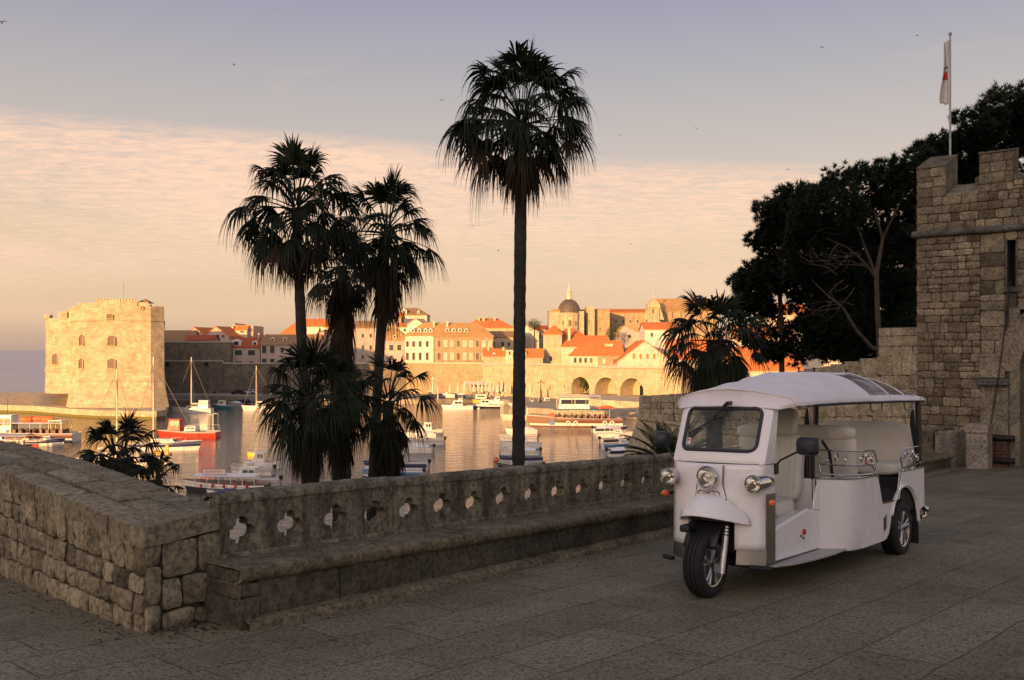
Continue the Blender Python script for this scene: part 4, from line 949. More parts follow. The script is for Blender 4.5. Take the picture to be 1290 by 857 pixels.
    # --- wheels
    def wheel(name, c, rad, wid):
        w = thing_part(name); w.location = c
        mb = MB(); hw = wid / 2
        prof = [(rad * .63, -hw * .80), (rad * .70, -hw * .98), (rad * .82, -hw * 1.04), (rad * .93, -hw * .95), (rad * .985, -hw * .72)]
        tread = []
        for g in (-.42, 0.0, .42): tread += [(rad, (g - .17) * hw), (rad, (g - .05) * hw), (rad * .962, (g - .04) * hw), (rad * .962, (g + .04) * hw), (rad, (g + .05) * hw), (rad, (g + .17) * hw)]
        prof = prof + [(rad * .995, -hw * .62)] + tread + [(rad * .995, hw * .62)] + [(r, -z) for r, z in reversed(prof)]
        mb.lathe(prof, (0, 0, 0), (0, 1, 0), 64); mb.build('tyre', M['black_rubber'], w, smooth=True)
        mb = MB(); rr = rad * .66
        mb.lathe([(rr, -hw * .85), (rr * 1.0, -hw * .95), (rr * .93, -hw * .9), (rr * .90, -hw * .3), (rr * .90, hw * .3), (rr * .93, hw * .9), (rr, hw * .95), (rr, hw * .85)], (0, 0, 0), (0, 1, 0), 48)
        for sgn in (-1, 1):
            for i in range(5):
                a = 2 * math.pi * i / 5 + .3
                for da in (-.17, .17):
                    p0 = Vector((math.cos(a + da * .4) * rr * .16, sgn * hw * .62, math.sin(a + da * .4) * rr * .16)); p1 = Vector((math.cos(a + da) * rr * .93, sgn * hw * .80, math.sin(a + da) * rr * .93))
                    mb.tube([p0, p0.lerp(p1, .5) + Vector((0, sgn * .006, 0)), p1], [rr * .085, rr * .075, rr * .095], 6)
            mb.lathe([(rr * .24, sgn * hw * .4), (rr * .24, sgn * hw * .72), (rr * .12, sgn * hw * .80), (.001, sgn * hw * .80)], (0, 0, 0), (0, 1, 0), 20)
        mb.build('rim', M['alloy'], w, smooth=True)
        mb = MB(); mb.lathe([(.001, -hw * .3), (rr * .62, -hw * .3), (rr * .62, hw * .3), (.001, hw * .3)], (0, 0, 0), (0, 1, 0), 32); mb.build('brake_disc', M['steel_grey'], w)
        return w
    def thing_part(name):
        o = bpy.data.objects.new(name, None); COL.objects.link(o); o.parent = root; o.empty_display_size = .1; return o
    wheel('wheel', T(.02, .0, .272), .276, .165)
    for s in (1, -1): wheel('wheel', T(3.27, s * .535, .272), .285, .18)
    # fork, spring and arms
    for s in (1, -1):
        mb = MB(); t0, t1 = T(.20, s * .135 + .0, .80), T(.045, s * .135, .20); mb.tube([t0, t0.lerp(t1, .38)], .018, 10); mb.tube([t0.lerp(t1, .36), t0.lerp(t1, .62), t1], [.030, .030, .026], 12); mb.box(T(.03, s * .115, .25), (.06, .05, .07)); fk = B(mb, 'fork_leg', 'fork_silver', smooth=True)
        mb = MB()
        for i in range(4): mb.tube([t0.lerp(t1, .34 + .045 * i), t0.lerp(t1, .355 + .045 * i)], .036, 12)
        mb.build('fork_gaiter', M['black_rubber'], fk, smooth=True)
    mb = MB(); mb.grid(lambda u, v: T(.03 + .30 * math.cos(R(20 + 95 * u)) * -1 + .16, (v - .5) * .30, .275 + .335 * math.sin(R(20 + 95 * u)) + .03), 14, 8); B(mb, 'inner_mudguard', 'black_paint', smooth=True, solid=.01)
    mb = MB(); mb.box(T(.16, 0, .66), (.12, .36, .14)); B(mb, 'fork_yoke', 'black_paint', bevel=.02)
    mb = MB(); mb.box(T(-.10, -.10, .575), (.14, .09, .06)); B(mb, 'horn', 'black_paint', bevel=.015)
    # --- floor, sill, running boards, chassis
    mb = MB(); mb.box(T(1.05, 0, .30), (1.3, .80, .05)); mb.box(T(2.0, 0, .33), (.7, .9, .06)); mb.box(T(3.0, 0, .332), (1.5, 1.18, .06)); B(mb, 'floor_pan', 'floor_black')
    mb = MB(); mb.box(T(1.9, 0, .24), (2.9, .5, .08)); mb.tube([T(3.27, -.5, .27), T(3.27, .5, .27)], .05, 10); B(mb, 'chassis', 'black_paint')
    for s in (1, -1):
        pl_ = [(.30, .30), (.42, .455), (.62, .53), (.95, .575), (1.35, .60), (1.70, .585), (1.75, .42), (1.45, .385), (.45, .385)]
        mb = MB(); mb.prism([T(a, s * b, .235) for a, b in pl_], Vector((0, 0, .022))); B(mb, 'running_board', 'plate_grey', bevel=.006)
        sp = [(.44, .27), (1.50, .262), (1.50, .60), (1.20, .645), (.46, .545)]
        mb = MB(); mb.prism([T(a, s * .385, h) for a, h in sp], Vector((0, -s * .025, 0))); B(mb, 'door_sill', 'white_paint', bevel=.012)
        mb = MB(); mb.hexa([T(.45, s * .24, .525), T(1.2, s * .24, .60), T(1.2, s * .408, .640), T(.45, s * .408, .540), T(.45, s * .24, .545), T(1.2, s * .24, .62), T(1.2, s * .405, .655), T(.45, s * .405, .556)]); mb.hexa([T(1.2, s * .24, .60), T(1.5, s * .24, .59), T(1.5, s * .408, .60), T(1.2, s * .408, .64), T(1.2, s * .24, .62), T(1.5, s * .24, .61), T(1.5, s * .405, .615), T(1.2, s * .405, .655)]); B(mb, 'sill_top', 'white_paint', bevel=.006)
        tr = [(1.34, .635), (1.36, .72), (1.43, .83), (1.50, .905), (1.50, .615)]
        mb = MB(); mb.prism([T(a, s * .395, h) for a, h in tr], Vector((0, -s * .02, 0))); B(mb, 'quarter_panel', 'white_paint', bevel=.008)
    mb = MB(); c = T(1.11, .412, .455); mb.lathe([(.001, .018), (.024, .016), (.028, 0), (.028, -.01)], c, (0, -1, 0), 18); B(mb, 'side_reflector', 'red_lens', smooth=True)
    for a, h in ((1.05, .425), (1.10, .400)):
        mb = MB(); mb.lathe([(.001, .006), (.010, .005), (.012, -.004)], T(a, .413, h), (0, -1, 0), 10); B(mb, 'key_hole', 'black_rubber')
    # --- tub behind: curved front corner, then flat side with door notch and wheel arch
    oline = [(1.47, .385), (1.52, .435), (1.575, .50), (1.635, .555), (1.70, .595), (1.78, .618), (1.88, .628), (2.0, .630)]
    flat = [(2.0, .222), (2.60, .222), (2.69, .235), (2.76, .28), (2.80, .35), (2.84, .44)]
    flat += [(3.29 + .44 * math.cos(R(a)), .285 + .42 * math.sin(R(a))) for a in range(155, -1, -9)]
    flat += [(3.75, .27), (3.80, .42), (3.97, .46), (3.985, .875), (3.18, .872), (3.15, .80), (3.07, .60), (3.05, .588), (2.60, .588), (2.58, .60), (2.47, .862), (2.44, .882), (2.0, .888)]
    win = [(2.60, .285), (2.735, .33), (2.735, .485), (2.60, .445)]
    for s in (1, -1):
        mb = MB()
        vs = []
        hs = [.245, .28, .5, .7, .86, .905]
        for j, h in enumerate(hs):
            for i, (a, b) in enumerate(oline):
                f = i / (len(oline) - 1); hh = h + (-.023 * f if j < 2 else 0) - (.017 * f if j == 5 else 0); vs.append(T(a, s * (b - .010 - (.012 if j == 0 else 0)), hh))
        w_ = len(oline); mb.add(vs, [(j * w_ + i, j * w_ + i + 1, (j + 1) * w_ + i + 1, (j + 1) * w_ + i) for j in range(5) for i in range(w_ - 1)])
        v2, f2 = pierced(flat, [list(reversed(win))], .02); fm_ = MB()
        fm_.add([T(p.x, s * (.610 + p.z), p.y) for p in v2], f2); fl_ = B(fm_, 'body_side', 'white_paint', weld=True)
        tub = B(mb, 'body_panel', 'white_paint', smooth=False, solid=.02, off=(1 if s < 0 else 1) * 0, weld=True)
        tub.data.polygons.foreach_set('use_smooth', [True] * len(tub.data.polygons)); tub.modifiers[0].use_rim = False
        mb = MB(); mb.prism([T(2.61, s * .612, .295), T(2.725, s * .612, .335), T(2.725, s * .612, .475), T(2.61, s * .612, .437)], Vector((0, -s * .006, 0))); B(mb, 'vent', 'black_paint')
        mb = MB(); mb.tube([T(a, s * (b + .002), .908 - .017 * i / 7) for i, (a, b) in enumerate(oline)] + [T(2.44, s * .632, .886), T(2.47, s * .632, .864)], .011, 6); mb.tube([T(3.07, s * .633, .60), T(3.15, s * .633, .80), T(3.18, s * .633, .876), T(3.97, s * .633, .879)], .011, 6); mb.tube([T(2.58, s * .633, .595), T(3.06, s * .633, .592)], .009, 6); B(mb, 'chrome_edging', 'chrome', smooth=True)
        mb = MB(); mb.grid(lambda u, v, s=s: T(3.29 + (.445 + .02 * (v > .5)) * math.cos(R(158 - 158 * u)), s * (.60 + .045 * v), .285 + (.425 + .02 * (v > .5)) * math.sin(R(158 - 158 * u))), 28, 3); B(mb, 'wheel_arch', 'white_paint', smooth=True, solid=.008)
        mb = MB(); mb.grid(lambda u, v, s=s: T(3.29 + .43 * math.cos(R(165 - 165 * u)), s * (.32 + .30 * v), .285 + .41 * math.sin(R(165 - 165 * u))), 20, 2); B(mb, 'wheel_well', 'floor_black', smooth=True)
        mb = MB(); mb.box(T(3.735, s * .53, .22), (.012, .20, .32)); B(mb, 'mud_flap', 'black_rubber')
    mb = MB(); mb.tube([T(1.468, .388, .255), T(1.468, .388, .905)], .006, 5); mb.tube([T(1.48, .392, .262), T(.46, .392, .265)], .006, 5); B(mb, 'seam', 'black_rubber')
    mb = MB(); mb.hexa([T(1.50, -.385, .26), T(1.50, .385, .26), T(1.53, .385, .26), T(1.53, -.385, .26), T(1.50, -.385, .90), T(1.50, .385, .90), T(1.53, .385, .90), T(1.53, -.385, .90)]); B(mb, 'bulkhead', 'white_paint', bevel=.01)
    mb = MB(); mb.box(T(3.97, 0, .67), (.025, 1.25, .42)); B(mb, 'tail_panel', 'white_paint', bevel=.01)
    mb = MB(); mb.tube([T(4.01, -.5, .42), T(4.01, .55, .42)], .028, 10); mb.tube([T(4.01, .55, .44), T(4.07, .60, .40), T(4.06, .60, .33), T(4.0, .58, .32)], .022, 8); mb.tube([T(4.03, .60, .42), T(4.03, .66, .40)], .035, 10); B(mb, 'tow_bar', 'chrome', smooth=True)
    mb = MB(); mb.box(T(2.82, 0, .47), (.6, 1.2, .24)); mb.box(T(2.13, 0, .52), (.62, 1.1, .34)); mb.box(T(3.6, 0, .62), (.66, 1.2, .36)); B(mb, 'seat_box', 'floor_black')
    # --- seats
    def cushion(mb, c, size, tilt=0.0, puff=.03, seg=(10, 14, 6), pleats=0, plane='front'):
        sx, sy, sz = size; q = Matrix.Rotation(tilt, 3, 'Y')
        faces = []
        def sq(u, v, ax):
            pass
        bm = bmesh.new(); bmesh.ops.create_grid(bm, x_segments=1, y_segments=1, size=1); bm.free()
        nx, ny, nz = seg; P = {}
        def pt(i, j, k_):
            x, y, z = (i / nx - .5) * 2, (j / ny - .5) * 2, (k_ / nz - .5) * 2
            e = 5.0; L = (abs(x) ** e + abs(y) ** e + abs(z) ** e) ** (1 / e); m = max(abs(x), abs(y), abs(z), 1e-6)
            f = m / L; X, Y, Z = x * f * sx / 2, y * f * sy / 2, z * f * sz / 2
            if pleats:
                w = abs(math.sin(math.pi * pleats * (Y / sy + .5)))
                if plane == 'front': X += (-1 if x < 0 else 1) * (puff * .30 * w ** .5)
                else: Z += (1 if z > 0 else 0) * (puff * .30 * w ** .5)
            return Vector(c) + q @ Vector((X, Y, Z))
        def face(fix, val, A, Bx):
            na, nb_ = (nx, ny, nz)[A], (nx, ny, nz)[Bx]
            def g(u, v):
                ix = [0, 0, 0]; ix[fix] = val; ix[A] = round(u * na); ix[Bx] = round(v * nb_); return pt(*ix)
            mb.grid(g, na, nb_)
        for val in (0, nx): face(0, val, 1, 2)
        for val in (0, ny): face(1, val, 0, 2)
        for val in (0, nz): face(2, val, 0, 1)
    ds = thing_part('driver_seat')
    mb = MB(); cushion(mb, T(1.14, 0, .64), (.50, .50, .16), 0, .03, (14, 40, 6), 7, 'top'); mb.build('cushion', M['leather_cream'], ds, smooth=True, weld=True)
    mb = MB(); cushion(mb, T(1.45, .07, 1.00), (.14, .40, .64), R(12), .03, (6, 48, 14), 7); mb.build('backrest', M['leather_cream'], ds, smooth=True, weld=True)
    mb = MB(); cushion(mb, T(1.47, .075, 1.43), (.10, .28, .26), R(6), .02, (5, 16, 8), 0); hr = mb.build('headrest', M['leather_cream'], ds, smooth=True, weld=True)
    mb = MB(); mb.tube([T(1.47, -.08, 1.34), T(1.47, -.08, 1.26)], .008, 6); mb.tube([T(1.47, .08, 1.34), T(1.47, .08, 1.26)], .008, 6); mb.build('headrest_post', M['chrome'], ds)
    ms2 = thing_part('passenger_seat')
    mb = MB(); cushion(mb, T(2.02, -.03, 1.08), (.14, 1.22, .58), R(-5), .02, (6, 60, 12), 0); cushion(mb, T(1.985, -.03, 1.315), (.13, 1.225, .14), R(-5), .02, (6, 96, 6), 13); mb.build('backrest', M['leather_cream'], ms2, smooth=True, weld=True)
    mb = MB(); cushion(mb, T(2.30, 0, .80), (.42, 1.1, .14), 0, .02, (8, 50, 6), 9, 'top'); mb.build('cushion', M['leather_cream'], ms2, smooth=True, weld=True)
    rs2 = thing_part('passenger_seat')
    mb = MB(); cushion(mb, T(3.86, 0, 1.10), (.12, 1.12, .56), R(5), .02, (6, 60, 12), 0); mb.build('backrest', M['leather_cream'], rs2, smooth=True, weld=True)
    mb = MB(); cushion(mb, T(3.53, 0, .88), (.52, 1.10, .15), 0, .02, (10, 50, 6), 0, 'top'); mb.build('cushion', M['leather_cream'], rs2, smooth=True, weld=True)
    # steering bar, dash
    mb = MB(); mb.tube([T(.62, -.30, 1.06), T(.58, -.12, 1.12), T(.56, 0, 1.12), T(.58, .12, 1.12), T(.62, .30, 1.06)], .015, 8); mb.tube([T(.56, 0, 1.12), T(.40, 0, .85)], .025, 8); B(mb, 'handlebar', 'black_paint', smooth=True)
    mb = MB(); mb.box(T(.44, 0, 1.06), (.22, .80, .10)); B(mb, 'dashboard', 'black_trim', bevel=.02)
    # black roll frame and belts beside the driver
    mb = MB(); mb.tube([T(1.52, .34, .62), T(1.52, .34, 1.16), T(1.54, .33, 1.22), T(1.60, .30, 1.26)], .022, 8); mb.tube([T(1.56, .27, .62), T(1.56, .27, 1.20), T(1.60, .25, 1.26)], .030, 8); mb.tube([T(1.66, .38, 1.25), T(1.74, .42, 1.14), T(1.78, .43, .90)], .016, 8); mb.box(T(1.56, .30, 1.24), (.10, .14, .08)); B(mb, 'grab_frame', 'black_paint', smooth=False, bevel=.008)
    # --- mirrors
    for s in (1, -1):
        if s > 0:
            st_ = T(.47, .44, 1.09); c = onn(*(820 + 497 * .3966, 440 + 309 * .3966), .72)
        else:
            st_ = T(.33, -.44, 1.07); c = onn(820 + 36 * .3966, 440 + 287 * .3966, -.66)
        ctr = T(c.x, -c.y, c.z)
        mb = MB(); mb.tube([st_, st_.lerp(ctr, .15) + Vector((0, 0, .02)), st_.lerp(ctr, .85), ctr], .009, 6); arm = B(mb, 'mirror_arm', 'black_paint', smooth=True)
        if s > 0: mb = MB(); mb.box(T(.47, .43, 1.06), (.07, .05, .09)); mb.build('mirror_bracket', M['black_paint'], root, bevel=.01)
        mb = MB(); vdir = Vector((-c.x * 0 + 1, 0, 0)); rot = Matrix.Rotation(R(-24 * s), 3, 'Z')
        for i, (sc, dx) in enumerate(((.80, -.045), (.96, -.025), (1.0, .01), (.97, .03))): pass
        loops = []
        for sc, dx in ((.001, -.055), (.70, -.052), (.93, -.03), (1.0, .0), (.98, .026), (.90, .030), (.001, .026)):
            loops.append([c + rot @ Vector((dx, y * sc, z * sc)) for y, z in rrect(.215 if s > 0 else .15, .15, .045, 5)])
        vs = [p for l in loops for p in l]; nL = len(loops[0]); mb.add(vs, [(r * nL + i, r * nL + (i + 1) % nL, (r + 1) * nL + (i + 1) % nL, (r + 1) * nL + i) for r in range(len(loops) - 1) for i in range(nL)])
        mr = mb.build('mirror', M['black_trim'], arm, smooth=True)
    # --- chrome rails with scrolls on the tub
    def rail(pts, hs_, s):
        mb = MB()
        for h, rr in hs_: mb.tube([T(a, s * b, h) for a, b in pts], rr, 6)
        return mb
    for s in (1, -1):
        path = [(1.50, .41), (1.60, .52), (1.74, .60), (1.95, .628), (2.25, .63)]
        mb = MB(); hi = 1.175
        for h in (hi, 1.04): mb.tube([T(a, s * b, h - .04 * i / 4) for i, (a, b) in enumerate(path)] + [T(2.36, s * .63, (h - .05) if h == hi else h - .045)], .0075, 6)
        mb.tube([T(1.50, s * .41, 1.04), T(1.505, s * .415, .965), T(1.53, s * .44, .945)] + [T(a, s * b, .94 - .01 * i) for i, (a, b) in enumerate(path[1:])] + [T(2.38, s * .63, .915), T(2.45, s * .63, 1.02), T(2.36, s * .63, 1.125)], .0075, 6)
        mb.tube([T(1.50, s * .41, 1.175), T(1.50, s * .41, 1.04)], .0075, 6)
        for a in (1.95, 2.30): mb.tube([T(a, s * .63, .92), T(a, s * .63, .885)], .008, 6)
        mb.tube([T(2.25, s * .63, 1.0), T(2.40, s * .63, .93)], .007, 6)
        def scroll(ca, cn, ch, r, dirn, ph=0):
            return [T(ca + (r * (1 - .75 * t)) * math.cos(ph + dirn * 9.0 * t) * .9, s * cn, ch + (r * (1 - .75 * t)) * math.sin(ph + dirn * 9.0 * t)) for t in np.linspace(0, 1, 26)]
        for ca, cn, ch, r, dn, ph in ((1.62, .53, 1.10, .055, 1, 0), (1.56, .47, 1.07, .035, -1, 2), (1.72, .585, 1.07, .03, 1, 1), (2.02, .628, 1.075, .05, -1, 1), (2.16, .63, 1.08, .055, 1, 2), (2.30, .63, 1.06, .05, -1, 0), (2.34, .63, .99, .04, 1, 2)):
            mb.tube(scroll(ca, cn, ch, r, dn, ph), .006, 5)
        B(mb, 'side_rail', 'chrome', smooth=True)
        mb = MB(); mb.lathe([(.001, .012), (.018, .010), (.018, -.004)], T(2.10, s * .64, 1.03), (0, -s, 0), 12); B(mb, 'rail_jewel', 'red_lens', smooth=True)
        mb = MB(); mb.tube([T(3.88, s * .62, 1.115), T(3.30, s * .63, 1.10), T(3.17, s * .63, 1.01), T(3.23, s * .63, .91), T(3.88, s * .62, .93)], .0075, 6); mb.tube([T(3.17, s * .63, 1.01), T(3.88, s * .62, 1.02)], .0075, 6)
        for a in (3.28, 3.6): mb.tube([T(a, s * .63, .915), T(a, s * .63, .875)], .008, 6)
        for ca, ch, r, dn, ph in ((3.36, 1.04, .055, 1, 0), (3.48, 1.0, .05, -1, 2), (3.62, 1.05, .05, 1, 1), (3.74, 1.0, .05, -1, 0)): mb.tube(scroll(ca, .63, ch, r, dn, ph), .006, 5)
        B(mb, 'side_rail', 'chrome', smooth=True)
    # --- roof: canvas front, clear rear side panels, ribs, frame posts
    def wdt(a): return .50 + .125 * min(max((a - .35) / .45, 0), 1) ** .8
    def rise(a):
        f = min(max((a - .35) / 1.45, 0), 1); r_ = .115 + .155 * (f * f * (3 - 2 * f))
        if a > 2.9: g = (a - 2.9) / 1.25; r_ *= max(0.05, 1 - g ** 2.4)
        return r_
    def edge(a): return 1.64 - .03 * max(0, (.6 - a) / .35) + .004 * (a - 1)
    def roof(a, v, o=0.0):
        s_ = abs(v); prof = 1 - s_ ** 2.3
        aa = a + (.20 * s_ ** 2 * max(0, 1 - (a - .42) / 1.3))
        h = edge(aa) + rise(a) * prof
        if s_ > .93: h -= .035 * (s_ - .93) / .07
        sag = .012 * math.sin(a * 9.0) * (1 - s_) * s_ * 2
        fold = .010 * math.sin((a * 2.4 - s_ * 2.2) * 6) * s_ * (1 - s_) * 3 * (min(1, max(0, (a - .5) * 1.2)) if a < 2.4 else .3)
        return T(aa, v * wdt(aa), h + o + sag + fold)
    A0, A1, A2 = .42, 2.42, 4.12
    mb = MB(); mb.grid(lambda u, v: roof(A0 + (A1 - A0) * u, -1 + 2 * v), 50, 44); B(mb, 'canvas_roof', 'canvas_white', smooth=True, solid=.008)
    mb = MB(); mb.grid(lambda u, v: roof(A1 + (A2 - A1) * u, -.30 + .60 * v, .002), 30, 14); B(mb, 'canvas_roof', 'canvas_white', smooth=True, solid=.008)
    for s in (1, -1):
        mb = MB(); mb.grid(lambda u, v: roof(A1 + (A2 - A1) * u, s * (.30 + .64 * v), -.003), 34, 16); B(mb, 'clear_panel', 'clear_vinyl', smooth=True)
        mb = MB(); mb.grid(lambda u, v: roof(A1 + (A2 - A1) * u, s * (.94 + .06 * v), .002), 34, 3); mb.grid(lambda u, v: roof(3.98 + .15 * u, s * (.29 + .70 * v), .004), 4, 14)
        B(mb, 'roof_hem', 'canvas_white', smooth=True, solid=.008)
        for a in (2.95, 3.45):
            mb = MB(); mb.grid(lambda u, v: roof(a + .035 * u, s * (.30 + .66 * v), .006), 2, 14); B(mb, 'roof_rib', 'canvas_white', smooth=True, solid=.006)
        mb = MB(); mb.tube([roof(a, s * .985, -.02) for a in np.linspace(.6, 4.08, 20)], .014, 6); B(mb, 'roof_rail', 'black_paint', smooth=True)
        mb = MB(); mb.tube([T(3.93, s * .59, .86), T(3.95, s * .59, 1.3), T(3.97, s * .585, 1.64)], .034, 8); B(mb, 'rear_post', 'black_paint', smooth=True)
        mb = MB(); mb.tube([T(3.72, s * .60, 1.52), T(3.70, s * .60, 1.36), T(3.80, s * .60, 1.10), T(3.86, s * .60, .92)], [.012, .028, .022, .018], 6); B(mb, 'seat_belt', 'black_rubber', smooth=True)
        mb = MB()
        for a0, a1 in ((2.36, 2.74), (3.42, 3.74)): mb = MB(); mb.tube([T(a0, s * .60, 1.63), T(a0 + .03, s * .60, 1.535), T(a0 + .06, s * .60, 1.515), T(a1 - .06, s * .60, 1.515), T(a1 - .03, s * .60, 1.535), T(a1, s * .60, 1.63)], .010, 6); B(mb, 'grab_handle', 'steel_grey', smooth=True)
        
    mb = MB()
    for a in (1.3, 2.42, 3.3, 4.05): mb.tube([roof(a, v, -.025) for v in np.linspace(-.97, .97, 19)], .012, 6)
    B(mb, 'roof_hoop', 'steel_grey', smooth=True)
    # front apron of the canvas
    def apron(u, v):
        x = -1 + 2 * u; p0 = roof(A0, x, .0); p1 = T(.385 + .06 * x * x, .475 * x, 1.592 - .022 * x * x); t = v
        p = p0.lerp(p1, t); p.x += .022 * math.sin(math.pi * t) * (1 - .4 * x * x); p.z += .010 * math.sin(x * 7) * math.sin(math.pi * t); return p
    mb = MB(); mb.grid(apron, 40, 10); B(mb, 'roof_apron', 'canvas_white', smooth=True, solid=.008)
    for s in (1, -1):
        mb = MB(); mb.grid(lambda u, v, s=s: (lambda p0, p1: p0.lerp(p1, v))(roof(A0 + .30 * u, s, .0), T(.45 + .20 * u, s * .477, 1.568 + .06 * u)), 10, 5); B(mb, 'roof_apron', 'canvas_white', smooth=True, solid=.008)
    mb = MB(); mb.tube([roof(A0, v, .004) for v in np.linspace(-1, 1, 30)], .010, 6); B(mb, 'roof_piping', 'canvas_white', smooth=True)
    for a, v in ((2.05, 0.0), (2.45, .0), (3.2, .1), (3.5, .1)):
        mb = MB(); p = roof(a, v, 0); mb.lathe([(.02, 0), (.008, .015), (.008, .03), (.025, .045), (.001, .05)], p, (0, 0, 1), 8); B(mb, 'roof_stud', 'black_rubber')
    return root
tuk = build_tuk()
# ------------------------------------------------------------------ palms
def palm_leaf(mb, base, az, el, Lp, Lb, rng, nseg=26, droop=.5, fold=.35, m=0, m_stem=None, spread=118, tipdrop=1.0):
    """fan leaf: petiole then a blade of split segments whose tips hang"""
    d = Vector((math.cos(az) * math.cos(el), math.sin(az) * math.cos(el), math.sin(el)))
    lat = Vector((-math.sin(az), math.cos(az), 0))
    pts = []; p = Vector(base); dd = d.copy()
    for i in range(5):
        pts.append(p.copy()); p = p + dd * (Lp / 4); dd = (dd + Vector((0, 0, -.09 * droop))).normalized()
    mb.tube(pts, [.022, .018, .015, .013, .012], 4, m if m_stem is None else m_stem, caps=False)
    h = pts[-1]; d = dd; tw = rng.uniform(-.5, .5); nrm = lat.cross(d).normalized()
    if nrm.z < 0: nrm = -nrm
    lat = (lat * math.cos(tw) + nrm * math.sin(tw)).normalized(); nrm = lat.cross(d).normalized()
    if nrm.z < 0: nrm = -nrm
    torn = rng.random()
    for i in range(nseg):
        if rng.random() < .05: continue
        f = (i + .5) / nseg * 2 - 1; a = R(spread) * f; L = Lb * (1 - .22 * abs(f) ** 2) * rng.uniform(.80, 1.10)
        sd_ = (d * math.cos(a) + lat * math.sin(a)); sd_ = (sd_ - nrm * fold * abs(f) * .6).normalized()
        wd = math.tan(R(spread) / nseg) * L * 1.1
        side = (lat * math.cos(a) - d * math.sin(a)); ph = max(.02, droop * rng.uniform(.7, 1.3)) * tipdrop
        c = []; j1, j2 = rng.uniform(-.05, .05), rng.uniform(-.04, .04)
        for t in (.02, .28, .5, .68, .85, 1.0):
            q = h + sd_ * (L * t * (1 - .30 * min(ph, 1.4) * t ** 2)) + Vector((0, 0, -1)) * (L * ph * .85 * t ** 2.6) + side * (j1 * t * t) + Vector((0, 0, j2 * t * t))
            w = {.02: .012, .28: wd * .30, .5: wd * .46, .68: wd * .26, .85: wd * .12, 1.0: .002}[t]
            zz = nrm * (.012 if t < .6 else 0)
            c.append((q - side * w, q + zz, q + side * w))
        vs = [x for tri in c for x in tri]
        mb.add(vs, [(r * 3 + k, r * 3 + k + 1, (r + 1) * 3 + k + 1, (r + 1) * 3 + k) for r in range(5) for k in range(2)], m)
def palm(label, top, base_z, r0, r1, nleaf, Lp, Lb, seed, lean=(0, 0), skirt=14, skirt_len=.9, elmin=-58, name='palm_tree', group='palms', curve=.1, dead_low=0.25, stump=False):
    rng = random.Random(seed); top = Vector(top); base = Vector((top.x + lean[0], top.y + lean[1], base_z))
    root = thing(name, label, 'palm tree', tuple(base), group=group)
    path = []; rad = []; n = 120; cdir = Vector((rng.uniform(-1, 1), rng.uniform(-.3, .3), 0)) * curve
    for i in range(n + 1):
        t = i / n; p = base.lerp(top, t) + cdir * math.sin(math.pi * t); path.append(p)
        rad.append((r0 + (r1 - r0) * t) * (1 + .045 * (i % 3 == 0) + .030 * rng.uniform(-1, 1) + .03 * math.sin(i * .21)) + (.10 * (1 - t / .08) if t < .08 else 0))
    tb = MB(); tb.tube(path, rad, 16); tb.build('trunk', M['palm_bark'], root, rel=True, smooth=True)
    mb = MB(); gold = 2.39996
    for i in range(nleaf):
        f = (i + .5) / nleaf; el = R(82 - (82 - elmin) * f ** .90 + rng.uniform(-11, 11)); az = i * gold + rng.uniform(-.35, .35)
        lp = Lp * (.95 + .15 * min(1, f * 3) - .40 * max(0, f - .55)) * rng.uniform(.75, 1.2); lb = Lb * rng.uniform(.80, 1.15) * (1 - .42 * max(0, f - .35))
        b = top + Vector((math.cos(az) * r1 * .6, math.sin(az) * r1 * .6, .16 * (1 - f) - .28 * f)); dead = f > 1 - dead_low and rng.random() < .45
        palm_leaf(mb, b, az, el, lp, lb, rng, droop=(.16 + 4.0 * f if f < .16 else .66 + .30 * f) * rng.uniform(.8, 1.25), fold=.15 + .5 * f, m=1 if dead else 0, spread=rng.uniform(80, 112))
    mb.build('crown', [M['palm_leaf'], M['palm_dead']], root, rel=True, fixn=False)
    if skirt:
        mb = MB()
        for i in range(skirt):
            az = i * gold + rng.uniform(-.3, .3); z = -.30 - skirt_len * (i / skirt) ; el = R(rng.uniform(-80, -58))
            b = top + Vector((math.cos(az) * r1, math.sin(az) * r1, z)); palm_leaf(mb, b, az, el, Lp * .45, Lb * .78, rng, nseg=16, droop=.9, fold=.6, spread=60, m=0)
        mb.build('dead_skirt', M['palm_dead'], root, rel=True, fixn=False)
    return root
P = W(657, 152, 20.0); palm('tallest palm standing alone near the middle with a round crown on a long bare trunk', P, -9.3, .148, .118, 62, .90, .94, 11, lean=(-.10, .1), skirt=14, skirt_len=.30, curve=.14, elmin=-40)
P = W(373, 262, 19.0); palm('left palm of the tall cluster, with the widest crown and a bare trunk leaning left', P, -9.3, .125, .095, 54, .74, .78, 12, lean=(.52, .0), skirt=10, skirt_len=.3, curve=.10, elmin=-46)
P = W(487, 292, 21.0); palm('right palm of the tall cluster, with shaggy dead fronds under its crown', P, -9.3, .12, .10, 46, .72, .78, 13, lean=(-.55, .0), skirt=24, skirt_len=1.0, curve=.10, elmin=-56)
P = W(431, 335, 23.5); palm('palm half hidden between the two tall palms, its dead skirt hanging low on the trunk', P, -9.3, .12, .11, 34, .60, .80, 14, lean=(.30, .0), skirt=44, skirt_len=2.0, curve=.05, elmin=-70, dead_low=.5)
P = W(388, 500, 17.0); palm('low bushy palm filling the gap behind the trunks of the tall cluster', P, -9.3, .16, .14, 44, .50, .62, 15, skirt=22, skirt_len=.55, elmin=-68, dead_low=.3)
P = W(428, 500, 19.0); palm('low bushy palm just right of the leaning trunk, its fronds hanging over the balustrade', P, -9.3, .15, .13, 34, .40, .56, 25, skirt=24, skirt_len=.7, elmin=-72, dead_low=.3)
